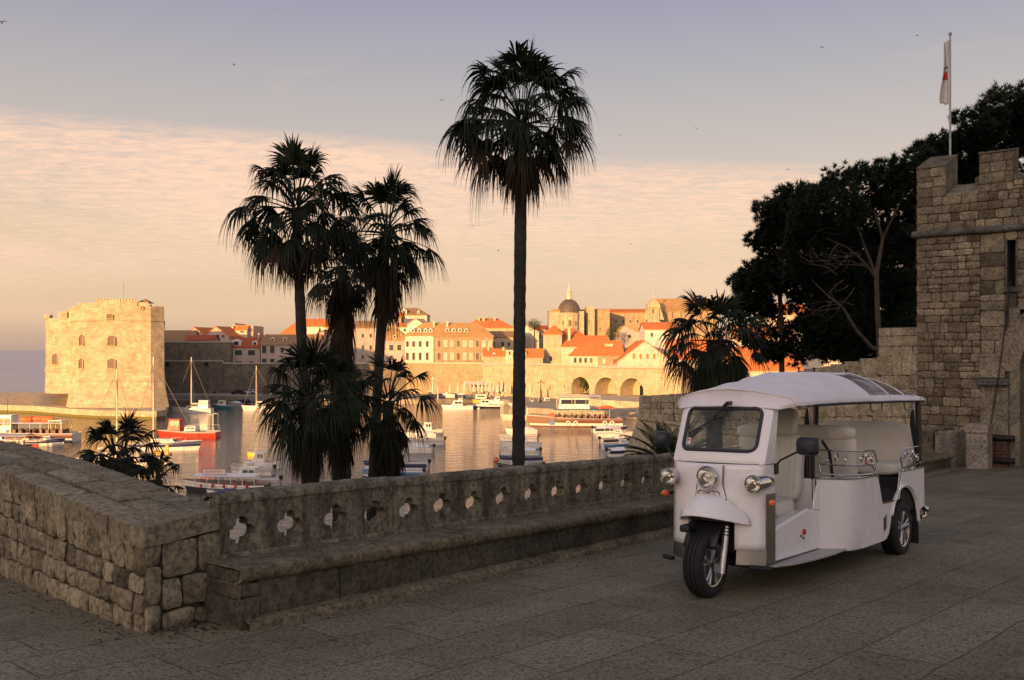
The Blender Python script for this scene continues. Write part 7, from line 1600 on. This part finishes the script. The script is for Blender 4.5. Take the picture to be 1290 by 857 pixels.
def mast(root, x, z0, h, boom=2.5, stays=((3.5, 0), (-3.5, 0)), r=.13, sail='canvas_cream', ropes=True):
    mb = MB(); mb.tube([(x, 0, z0), (x, 0, z0 + h)], [r, r * .75], 8)
    for f in (.6, .82): mb.tube([(x, -.55, z0 + h * f), (x, .55, z0 + h * f)], .03, 5)
    mb.build('mast', M['mast_white'], root, smooth=True)
    if boom:
        mb = MB(); mb.tube([(x, 0, z0 + 1.0), (x - boom, 0, z0 + 1.05)], .06, 6); mb.build('boom', M['mast_white'], root); mb = MB(); mb.tube([(x - .1, 0, z0 + 1.2), (x - boom * .5, 0, z0 + 1.22), (x - boom * .95, 0, z0 + 1.15)], [.16, .14, .08], 8); mb.build('furled_sail', M[sail], root, smooth=True)
    for sx, sy in stays: mb = MB(); mb.tube([(x, 0, z0 + h * .97), (x + sx, sy, z0 + .1)], .035, 4); mb.build('stay', M['rope'], root)
def awning(root, x0, x1, Bm, z0, z1, mat, posts=4, crown=.12, post='mast_white', th=.05):
    mb = MB(); mb.grid(lambda u, v: Vector((x0 + (x1 - x0) * u, (v - .5) * Bm, z1 + crown * (1 - (2 * v - 1) ** 2))), 8, 8); mb.build('canopy', M[mat], root, solid=th)
    for i in range(posts):
        x = x0 + .15 + (x1 - x0 - .3) * i / (posts - 1)
        for s in (1, -1): mb = MB(); mb.tube([(x, s * Bm * .44, z0), (x, s * Bm * .46, z1)], .04, 5); mb.build('post', M[post], root)
def lettering(root, body, size, loc, rz, mat, board=None, tilt=90):
    m = Matrix.Translation(loc) @ Matrix.Rotation(rz, 4, 'Z') @ Matrix.Rotation(R(tilt), 4, 'X')
    par = root
    if board:
        mb = MB(); mb.box((0, 0, 0), (board[0], board[1], .04)); mb.v = [tuple(m @ Vector(v)) for v in mb.v]; par = mb.build('sign_board', M['sign_white'], root)
        mb = MB(); bw, bh = board; t = .05
        for c, s in (((0, bh / 2), (bw + t, t)), ((0, -bh / 2), (bw + t, t)), ((-bw / 2, 0), (t, bh)), ((bw / 2, 0), (t, bh))): mb.box((c[0], c[1], .02), (s[0], s[1], .05))
        mb.v = [tuple(m @ Vector(v)) for v in mb.v]; mb.build('sign_frame', M[mat], par)
    vs, fs = text_mesh(body, size); mb = MB(); mb.add([m @ (v + Vector((0, 0, .035))) for v in vs], fs); mb.build('lettering', M[mat], par)
def m2(px, py): return 1.0 / FPX * sea_d(py)
# sailing yachts
def yacht(label, px, py, Lpx, ang, mast_px_off, mast_top, col, stripe, ext=None, beam=.28, boom=3.0):
    d = sea_d(py); s_ = d / FPX; L = Lpx * s_; r = boat_root(label, 'sailing_boat', px, py, ang, 'boats in the harbour'); H = L * .105; Bm = L * beam; hull(r, L, Bm, H, col, stripe, 'cream_gel'); cabin(r, -L * .18, L * .20, Bm * .55, H * .98, H * 1.0 + .55, rake=.7)
    dirx = math.cos(R(ang)); mx = mast_px_off * s_ / (dirx if abs(dirx) > .3 else .3); hm = (441 - mast_top) * s_ - SEA_Z - H; mast(r, mx, H, hm, boom, ((L * .5 - mx, 0), (-L * .48 - mx, 0), (-.2, Bm * .45), (-.2, -Bm * .45))); rails(r, L, Bm, H, .35); return r, L, Bm, H
r, L, Bm, H = yacht('white motor sailer with a small wheelhouse moored before the shaded wall, warm in the sun', 243, 520, 50, 176, -2, 450, 'white_gel', None); cabin(r, -L * .42, -L * .16, Bm * .6, H, H + 1.9, rake=.25, name='wheelhouse')
yacht('white yacht with a single mast moored below the pink houses', 329, 517, 44, 184, -6, 461, 'white_gel', None)
r, L, Bm, H = yacht('white yacht with a dark blue band moored in front of the red boat', 208, 567, 86, -4, -15, 450, 'white_gel', 'boat_navy', boom=0)
yacht('yacht half hidden by the low palm, its tall mast left of the navy banded yacht', 138, 584, 80, 8, 9, 465, 'white_gel', None, boom=2.5)
# red boat
d = sea_d(551); s_ = d / FPX; r = boat_root('bright red work boat with a red wheelhouse and white railings', 'work_boat', 238, 551, 178, 'boats in the harbour'); L = 74 * s_; Bm = 3.2; hull(r, L, Bm, .95, 'boat_red', None, 'cream_gel', bowy=.25); cabin(r, L * .12, L * .34, Bm * .6, 1.15, 3.1, 'boat_red', rake=.3, name='wheelhouse'); cabin(r, -L * .15, L * .05, Bm * .7, 1.15, 1.8, 'white_gel', rake=.2); rails(r, L, Bm, 1.15, .02, .9)
mb = MB()
for x in (-L * .46, -L * .36):
    for s in (1, -1): mb.tube([(x, s * 1.2, 1.1), (x, s * 1.2, 4.0)], .05, 5)
mb.tube([(-L * .46, -1.2, 4.0), (-L * .46, 1.2, 4.0)], .06, 5); mb.tube([(-L * .46, -1.2, 4.0), (-L * .36, -1.2, 4.0), (-L * .36, 1.2, 4.0), (-L * .46, 1.2, 4.0)], .05, 5); mb.build('gantry', M['mast_white'], r)
mb = MB()
for k in range(7): mb.lathe([(.10, -.3), (.28, 0), (.10, .3)], (-L * .4 + k * L * .11, -Bm * .5 - .12, .75), (1, 0, 0), 8)
mb.build('fenders', M['boat_orange'], r)
# teal and small ones in the shade
def small(label, px, py, Lpx, ang, col='white_gel', stripe=None, kind='open', motor=True, deck='cream_gel', win='window_glass', name='motor_boat', H=None, boot=None, cover='canvas_white', mcol='black_paint', group='boats in the harbour'):
    d = sea_d(py); s_ = d / FPX; L = Lpx * s_ / max(.45, abs(math.cos(R(ang)))); r = boat_root(label, name, px, py, ang, group); Bm = min(2.6, L * .36); H = H or .55 + .045 * L; hull(r, L, Bm, H, col, stripe, deck, open_=(kind == 'open'), boot=boot)
    if kind == 'cabin': cabin(r, -L * .10, L * .28, Bm * .74, H * 1.0, H + 1.25, 'white_gel', win, rake=.55); rails(r, L, Bm, H, .6, .4)
    if kind == 'cuddy': cabin(r, -L * .02, L * .26, Bm * .66, H * 1.02, H + .60, 'white_gel', win, rake=.6); rails(r, L, Bm, H, .6, .35)
    if kind == 'fly': cabin(r, -L * .16, L * .24, Bm * .74, H, H + 1.3, 'white_gel', win, rake=.8); cabin(r, -L * .16, L * .02, Bm * .55, H + 1.36, H + 1.95, 'white_gel', win, rake=.4, name='flybridge'); rails(r, L, Bm, H, .5, .5); mb = MB(); mb.tube([(-L * .12, 0, H + 1.9), (-L * .16, 0, H + 3.4)], .04, 5); mb.tube([(-L * .12, -.5, H + 2.6), (-L * .14, .5, H + 2.6)], .03, 4); mb.build('radar_mast', M['mast_white'], r)
    if kind == 'cover':
        mb = MB(); mb.grid(lambda u, v: (lambda b, h: Vector((-L * .44 + L * .80 * u, (v - .5) * 2 * b * 1.02, h + .03 + (.42 * math.sin(math.pi * min(1, .15 + u * .95)) + .03 * math.sin(u * 25)) * (1 - (2 * v - 1) ** 2))))(*hull_pts(L, Bm, H, .06 + .80 * u)), 16, 10); mb.build('boat_cover', M[cover], r, smooth=True)
    if kind == 'open':
        mb = MB()
        for x in (-L * .25, 0.0, L * .2): b, h = hull_pts(L, Bm, H, .5 + x / L); mb.box((x, 0, h - .12), (.3, 2 * b * .95, .05))
        mb.build('thwart', M['boat_wood'], r)
    if kind == 'bimini': cabin(r, -L * .02, L * .22, Bm * .6, H, H + .7, 'white_gel', win, rake=.5); awning(r, -L * .32, L * .05, Bm * .85, H, H + 1.75, cover, 2)
    if motor: outboard(r, L, H, mcol)
    if py > 540: mb = MB(); mb.tube([(L * .52, 0, H * 1.2), (L * .60, .2, H * .6), (L * .72, .5, -.1)], .025, 4); mb.build('mooring_line', M['rope'], r)
    return r, L, Bm, H
small('teal cabin boat in the shade below the town wall', 281, 515, 26, 172, 'boat_teal', None, 'cabin', False)
small('pale open boat moored just right of the teal cabin boat', 296, 511, 18, 170, 'grey_gel', None, 'cover', False)
small('dark small boat moored between the pale boat and the white yacht', 307, 508, 16, 175, 'boat_dark', None, 'cover', False, cover='canvas_blue')
small('white cruiser partly behind the mast yacht below the pink houses', 344, 512, 24, 186, 'white_gel', None, 'cuddy', False)
# left ferry and glass boats
d = sea_d(556); s_ = d / FPX; r = boat_root('white excursion boat with orange life rafts on its roof, at the left edge', 'excursion_boat', 38, 556, 180, 'boats in the harbour'); L = 118 * s_; Bm = 4.2; hull(r, L, Bm, 1.35, 'white_gel', 'boat_wood', 'cream_gel', bowy=.2, boot='boat_dark'); awning(r, -L * .40, L * .30, Bm * .9, 1.3, 3.1, 'white_gel', 7, .1); cabin(r, L * .16, L * .36, Bm * .6, 1.3, 4.3, 'white_gel', rake=.5, name='wheelhouse')
for k, (x, sc, mt_) in enumerate(((-L * .20, 1.0, 'boat_orange'), (-L * .08, 1.1, 'boat_orange'), (L * .03, 1.0, 'boat_orange'), (-L * .02, .7, 'boat_red'))):
    mb = MB(); mb.lathe([(.001, -.9 * sc), (.35, -.85 * sc), (.45, -.3 * sc), (.45, .3 * sc), (.35, .85 * sc), (.001, .9 * sc)], (x, .4 - .6 * (k % 2), 3.65), (1, .2, 0), 12); mb.build('life_raft', M[mt_], r, smooth=True)
mb = MB(); mb.box((-L * .30, 0, 3.45), (2.2, 2.6, .12)); [mb.tube([(-L * .30 + dx, dy, 1.3), (-L * .30 + dx, dy, 3.4)], .06, 5) for dx in (-1, 1) for dy in (-1.2, 1.2)]; mb.build('stern_shelter', M['white_gel'], r); mb = MB(); mb.tube([(L * .24, 0, 4.3), (L * .24, 0, 7.2)], .06, 5); mb.build('mast', M['boat_wood'], r)
mb = MB()
for i in range(9): mb.box((-L * .36 + i * L * .07, .7, 1.7), (.5, 1.2, .6)); mb.box((-L * .36 + i * L * .07, -.8, 1.7), (.5, 1.2, .6))
mb.build('benches', M['boat_wood'], r)
small('white cruiser with a blue stripe moored behind the left glass bottom boat', 57, 561, 44, 4, 'white_gel', 'boat_navy', 'cuddy', False)
small('slim white speedboat with its bow beside the glass bottom boats', 66, 556, 22, 10, 'white_gel', None, 'cuddy', False)
d = sea_d(571); s_ = d / FPX; r = boat_root('glass bottom boat with a long grey roof and lettered side at the left edge', 'glass_bottom_boat', 2, 571, 2, 'glass bottom boats'); L = 84 * s_; Bm = 3.0; hull(r, L, Bm, .95, 'white_gel', 'boat_red', 'boat_wood', bowy=.4); awning(r, -L * .46, L * .42, Bm * .95, .9, 2.55, 'grey_gel', 7, .25); lettering(r, 'GLASS BOAT', 1.05, (L * .12, -Bm * .52, 1.55), 0, 'letter_dark')
mb = MB(); mb.box((0, -Bm * .50, 1.55), (L * .80, .03, 1.05)); mb.build('side_screen', M['grey_gel'], r)
r, L, Bm, H = small('white motor boat with its roof against the glass bottom boat at the left edge', -6, 562, 60, 2, 'cream_gel', 'boat_wood', 'bimini', False)
# centre front
d = sea_d(619); s_ = d / FPX; r = boat_root('glass bottom boat with a white canopy and a framed sign, in front of the balustrade', 'glass_bottom_boat', 286, 619, 176, 'glass bottom boats'); L = 104 * s_; Bm = 2.7; hull(r, L, Bm, .8, 'boat_dark', 'white_gel', 'boat_wood', bowy=.55); awning(r, -L * .40, L * .36, Bm * .95, .75, 1.75, 'white_gel', 6, .14); lettering(r, 'GLASS BOAT', .33, (L * .10, Bm * .50, 2.25), math.pi, 'letter_red', board=(2.5, .55))
mb = MB()
for i in range(5):
    for s in (1, -1): mb.lathe([(.08, -.22), (.16, 0), (.08, .22)], (-L * .3 + i * L * .14, s * (Bm * .5 + .05), .75), (0, 0, 1), 8)
mb.build('life_jackets', M['boat_red'], r)
small('boat under a blue and white cover, its bow just over the parapet corner', 285, 630, 46, 174, 'white_gel', None, 'cover', False, cover='canvas_blue')
small('white cabin boat with green windows and a big black outboard left of the palm cluster', 318, 613, 68, 177, 'white_gel', 'cream_gel', 'cabin', True, win='green_glass')
small('white cuddy boat half hidden behind the green windowed boat', 318, 598, 52, 176, 'white_gel', 'grey_gel', 'cuddy', True)
small('white boat with a small wheelhouse beyond the green windowed boat', 330, 590, 44, 178, 'white_gel', None, 'cabin', False)
small('tiny yellow dinghy beyond the boats left of the palm cluster', 320, 577, 16, 175, 'boat_yellow', None, 'open', False, name='dinghy')
# yellow craft by the low palm
d = sea_d(577); s_ = d / FPX; r = boat_root('small yellow semi submarine craft with a tall tail fin by the low palm', 'yellow_craft', 200, 577, 178, 'boats in the harbour'); L = 30 * s_; hull(r, L, 1.5, .55, 'boat_yellow', None, 'boat_yellow', bowy=.1); mb = MB(); mb.prism([(-L * .42, -.12, .5), (-L * .16, -.12, .5), (-L * .28, -.12, 1.5), (-L * .30, -.12, 1.75), (-L * .42, -.12, 1.8)], (0, .24, 0)); mb.build('tail_fin', M['boat_yellow'], r, bevel=.03); mb = MB(); mb.tube([(L * .3, 0, .55), (L * .1, 0, .75), (-L * .1, 0, .6)], [.2, .4, .25], 8); mb.build('hump', M['boat_yellow'], r, smooth=True)
small('white boat under a pale cover beside the yellow craft', 190, 586, 48, 6, 'white_gel', None, 'cover', False)
# right of the palm cluster
small('white cabin cruiser with a black outboard right of the short palm', 500, 592, 78, 177, 'white_gel', 'boat_navy', 'fly', True)
small('white and light blue motor boat nearest the balustrade right of the palm cluster', 496, 603, 72, 178, 'white_gel', 'boat_blue', 'cuddy', True)
small('low white boat with a navy stern beside the light blue motor boat', 478, 610, 40, 176, 'white_gel', 'boat_navy', 'cuddy', False)
small('white boat under a pale tarpaulin behind the cabin cruiser', 520, 570, 50, 177, 'white_gel', None, 'cover', True)
small('grey white boat with a dark engine in the farther row by the short palm', 535, 560, 48, 178, 'white_gel', 'grey_gel', 'cuddy', True)
small('white sloop hulled boat at the back of the row by the short palm', 528, 552, 44, 178, 'white_gel', None, 'cover', False)
small('slim white boat crossing behind the row by the short palm', 541, 547, 34, 178, 'cream_gel', None, 'cabin', False)
# row behind the tall palm trunk
row = [(657, 547, 40, 'cover', 'white_gel', None, 'farthest white boat of the row crossing the tall palm trunk, under a cover'), (654, 556, 50, 'cuddy', 'white_gel', 'grey_gel', 'white cuddy boat second from the back of the row at the tall palm trunk'), (658, 565, 52, 'cabin', 'white_gel', None, 'cabin boat in the middle of the row at the tall palm trunk'),
       (655, 574, 52, 'cover', 'white_gel', 'cream_gel', 'cream edged covered boat in the row at the tall palm trunk'), (657, 583, 56, 'open', 'grey_gel', 'boat_navy', 'open grey boat with navy rim in the row at the tall palm trunk'), (656, 594, 58, 'cuddy', 'white_gel', 'boat_dark', 'nearest white boat with a dark rim in the row at the tall palm trunk')]
for i, (px, py, Lp, kd_, c1, c2, lb) in enumerate(row): small(lb, px, py, Lp * .92, 180 - (-14, 9, -6, 16, -10, 7)[i], c1, c2, kd_, i % 2 == 1)
row = [(768, 545, 46, 'cover', 'white_gel', 'boat_navy', 'farthest boat of the right row, navy bowed under a white cover'), (774, 552, 48, 'cuddy', 'white_gel', None, 'white cuddy boat second from the back of the right row'), (777, 559, 46, 'bimini', 'white_gel', 'boat_dark', 'boat with a white sunshade in the right row near the moat wall'),
       (781, 566, 48, 'cuddy', 'white_gel', 'boat_blue', 'blue rimmed boat in the right row near the moat wall'), (786, 574, 46, 'cover', 'white_gel', 'boat_navy', 'covered navy rimmed boat in the right row near the moat wall'), (792, 583, 44, 'open', 'white_gel', 'grey_gel', 'nearest open white boat of the right row, close to the sloping wall')]
for i, (px, py, Lp, kd_, c1, c2, lb) in enumerate(row): small(lb, px, py, Lp * .92, (18, 6, 24, 10, 20, 12)[i], c1, c2, kd_, i % 2 == 0)
# big red and white excursion boat
d = sea_d(537); s_ = d / FPX; r = boat_root('large white and red brown wooden excursion boat with a long awning and tyre fenders', 'excursion_boat', 726, 537, 182, 'boats in the harbour'); L = 114 * s_; Bm = 4.8; hull(r, L, Bm, 1.5, 'white_gel', 'boat_wood', 'boat_wood', bowy=.45, boot='boat_wood', draft=.6)
mb = MB()
for s in (1, -1): mb.grid(lambda u, v: (lambda b, h: Vector((L * (.28 + .215 * u) + .055 * L * (.78 + .22 * u) ** 4, s * (b * (.965 + .045 * v) + .03), h * (.32 + .66 * v))))(*hull_pts(L, Bm, 1.5, .78 + .215 * u, .45)), 8, 3)
mb.build('bow_planking', M['boat_wood'], r, solid=.02); mb = MB()
for s in (1, -1): mb.grid(lambda u, v: (lambda b, h: Vector((L * (.235 + .05 * u) + .04 * L * (.75 + .05 * u) ** 4, s * (b * (.95 + .05 * v) + .05), h * (.2 + .5 * v))))(*hull_pts(L, Bm, 1.5, .735 + .05 * u, .45)), 3, 2)
mb.build('blue_panel', M['boat_blue'], r, solid=.02)
awning(r, -L * .36, L * .26, Bm * .92, 1.5, 3.35, 'boat_teal', 8, .06); cabin(r, -L * .14, L * .20, Bm * .62, 3.45, 5.6, 'white_gel', rake=.2, name='upper_house'); awning(r, -L * .26, L * .22, Bm * .75, 3.4, 6.0, 'white_gel', 4, .08)
mb = MB()
for i in range(10):
    for s in (1, -1): mb.box((-L * .34 + i * L * .065, s * 1.1, 1.85), (.5, 1.5, .75))
mb.build('benches', M['boat_wood'], r)
mb = MB(); mb.grid(lambda u, v: Vector((-L * .44 + L * .22 * u, (v - .5) * 2.6, 3.55 + .5 * math.sin(math.pi * u) * (1 - (2 * v - 1) ** 2))), 8, 6); mb.build('life_vests', M['boat_orange'], r, solid=.05); mb = MB(); mb.grid(lambda u, v: Vector((L * .20 + L * .12 * u, (v - .5) * 2.2, 1.9 + .7 * math.sin(math.pi * u) * (1 - (2 * v - 1) ** 2))), 8, 6); mb.build('nets', M['boat_orange'], r, solid=.05)
for x in (L * .10, L * .02, -L * .30, -L * .38):
    mb = MB(); b = hull_pts(L, Bm, 1.5, .5 + x / L, .45)[0]; ring_ = [(x + .36 * math.cos(a), b + .06, .75 + .36 * math.sin(a)) for a in np.linspace(0, 2 * math.pi, 15)[:-1]]; mb.tube(ring_, .13, 6, closed=True); mb.build('tyre_fender', M['sign_white'], r, smooth=True)
rails(r, L, Bm, 1.5, .05, .7)
r, L, Bm, H = small('cream landing boat with a post, its bow left of the tall palm trunk', 655, 529, 44, 178, 'cream_gel', None, 'open', False); mb = MB(); mb.lathe([(.001, 0), (.35, 0), (.3, 1.6), (.36, 1.7), (.001, 1.8)], (-L * .22, 0, H), seg=10); mb.build('bollard', M['cream_gel'], r)
# along the far quay
far = [(577, 516, 38, 'fly', 'white_gel', None, 'white cruiser with a small flybridge left of the dark hulled cruiser', 180), (613, 514, 34, 'cabin', 'boat_dark', 'white_gel', 'dark hulled cruiser with a white top moored off the parasols', 180), (628, 509, 22, 'cabin', 'white_gel', None, 'white cabin boat close in front of the parasols', 176), (604, 508, 16, 'open', 'boat_yellow', None, 'yellow open boat moored just behind the dark hulled cruiser', 170),
       (663, 519, 20, 'cuddy', 'boat_navy', 'white_gel', 'navy boat just right of the tall palm trunk by the quay', 178), (672, 512, 22, 'bimini', 'white_gel', None, 'white boat with a sunshade under the lamp post', 178), (690, 511, 24, 'cabin', 'white_gel', None, 'white cabin boat between the lamp post and the excursion boat', 182), (641, 508, 14, 'cover', 'white_gel', None, 'small covered boat just left of the tall palm trunk by the quay', 180),
       (650, 512, 18, 'cuddy', 'cream_gel', None, 'cream cuddy boat tucked behind the tall palm trunk by the quay', 178), (706, 513, 22, 'cover', 'white_gel', None, 'white covered boat between the lamp post and the excursion boat wheelhouse', 181), (655, 504, 20, 'open', 'white_gel', None, 'low white open boat lying close under the pale wall by the palm trunk', 178), (718, 508, 18, 'open', 'boat_orange', None, 'orange open boat at the quay behind the excursion boat', 179),
       (790, 531, 0, None, None, None, '', 0)]
for px, py, Lp, kd_, c1, c2, lb, an in far:
    if kd_: small(lb, px, py, Lp, an, c1, c2, kd_, False)
for px, py, Lp, c1, lb, kd_ in ((564, 500, 20, 'white_gel', 'white boat hauled out on the quay beside the parked cars', 'cuddy'), (580, 498, 14, 'boat_navy', 'navy boat hauled out on the quay left of the ticket booth', 'cover')):
    r, L, Bm, H = small(lb, px, 514, Lp, 178, c1, None, kd_, False); p = W(px, 441, 268); r.location = (p.x, 268, QZ + .45); mb = MB()
    for x in (-L * .25, L * .2): mb.box((x, 0, -.28), (.2, 1.2, .36))
    mb.build('trestle', M['boat_wood'], r)
for i, (px, py) in enumerate(((625, 581), (632, 570), (634, 590), (603, 516))):
    p = W(px, py, sea_d(py)); lb = ['orange buoy nearest the end of the row at the tall palm trunk', 'orange buoy farther out beside the row at the tall palm trunk', 'orange buoy closest to the balustrade by the tall palm trunk', 'pale buoy floating under the dark hulled cruiser'][i]
    r = thing('mooring_buoy', lb, 'buoy', (p.x, p.y, SEA_Z), group='mooring buoys'); mb = MB(); mb.lathe([(.001, -.3), (.28, -.2), (.38, .1), (.30, .42), (.10, .55), (.001, .56)], seg=14); mb.build('float', M['boat_orange' if i < 3 else 'white_gel'], r, smooth=True); mb = MB(); mb.tube([(.12 * math.cos(a), 0, .62 + .1 * math.sin(a)) for a in np.linspace(0, 6.28, 10)[:-1]], .03, 4, closed=True); mb.build('ring', M['steel_grey'], r)
# ------------------------------------------------------------------ birds, far and small
bp = [(295, 82, 60), (877, 162, 70), (992, 214, 60), (780, 170, 80), (795, 308, 70), (628, 316, 70), (596, 285, 80), (1035, 60, 60), (1155, 45, 60), (556, 126, 70), (3, 28, 30)]
b0 = None
for i, (px, py, d) in enumerate(bp):
    p = W(px, py, d)
    if b0 is None:
        b0 = thing('bird', 'tiny dark swallow gliding in the open sky', 'bird', tuple(p), group='birds in the sky'); mb = MB(); mb.lathe([(.001, -.12), (.022, -.07), (.035, 0), (.025, .06), (.001, .09)], (0, 0, 0), (1, 0, 0), 8)
        for s in (1, -1): mb.hexa([(.03, 0, .0), (-.03, 0, .0), (-.05, s * .16, .07), (.02, s * .14, .075), (.03, 0, .012), (-.03, 0, .012), (-.05, s * .16, .078), (.02, s * .14, .083)]); mb.hexa([(.02, s * .14, .07), (-.05, s * .16, .07), (-.12, s * .30, .03), (-.10, s * .30, .03), (.02, s * .14, .08), (-.05, s * .16, .08), (-.12, s * .30, .036), (-.10, s * .30, .036)])
        mb.hexa([(-.10, -.01, -.005), (-.10, .01, -.005), (-.2, .05, 0), (-.2, -.05, 0), (-.10, -.01, .005), (-.10, .01, .005), (-.2, .05, .006), (-.2, -.05, .006)]); mb.build('body', M['bird_dark'], b0); o = b0
    else: o = copy_tree(b0); o.location = p
    o.rotation_euler = (R(20 * math.sin(i * 2.1)), R(10 * math.cos(i)), R(i * 67)); sc = .6 if i else .7; o.scale = (sc, sc, sc)

# ------------------------------------------------------------------ leaf litter at the foot of the walls
rl = random.Random(77); ll = MB()
for k in range(420):
    if k < 190: p = LW_A + LW_DIR * rl.uniform(-.1, 5.0) - LW_N * abs(rl.gauss(.02, .16))
    elif k < 300: p = LW_A + U2 * rl.uniform(0, .7) + VR * abs(rl.gauss(0.02, .18))
    else: p = BENCH0 + U2 * rl.uniform(0, 9) - NB * (.09 + abs(rl.gauss(0, .14)))
    a = rl.uniform(0, 6.28); s = rl.uniform(.008, .024); c = Vector((p.x, p.y, gz(p.x, p.y) + .006)); e1, e2 = Vector((math.cos(a), math.sin(a), rl.uniform(-.1, .3))) * s, Vector((-math.sin(a), math.cos(a), rl.uniform(-.1, .3))) * s * .45
    ll.add([c - e1, c + e2 + Vector((0, 0, .002)), c + e1 + Vector((0, 0, .003)), c - e2], [(0, 1, 2, 3)])
leafmat('fallen_leaf', (.035, .018, .012), (.06, .032, .018), (.09, .055, .03)); setp(ll.build('fallen_leaves', M['fallen_leaf'], fixn=False), 'dry brown leaf litter along the foot of the parapet and bench', 'leaf litter', kind='stuff')
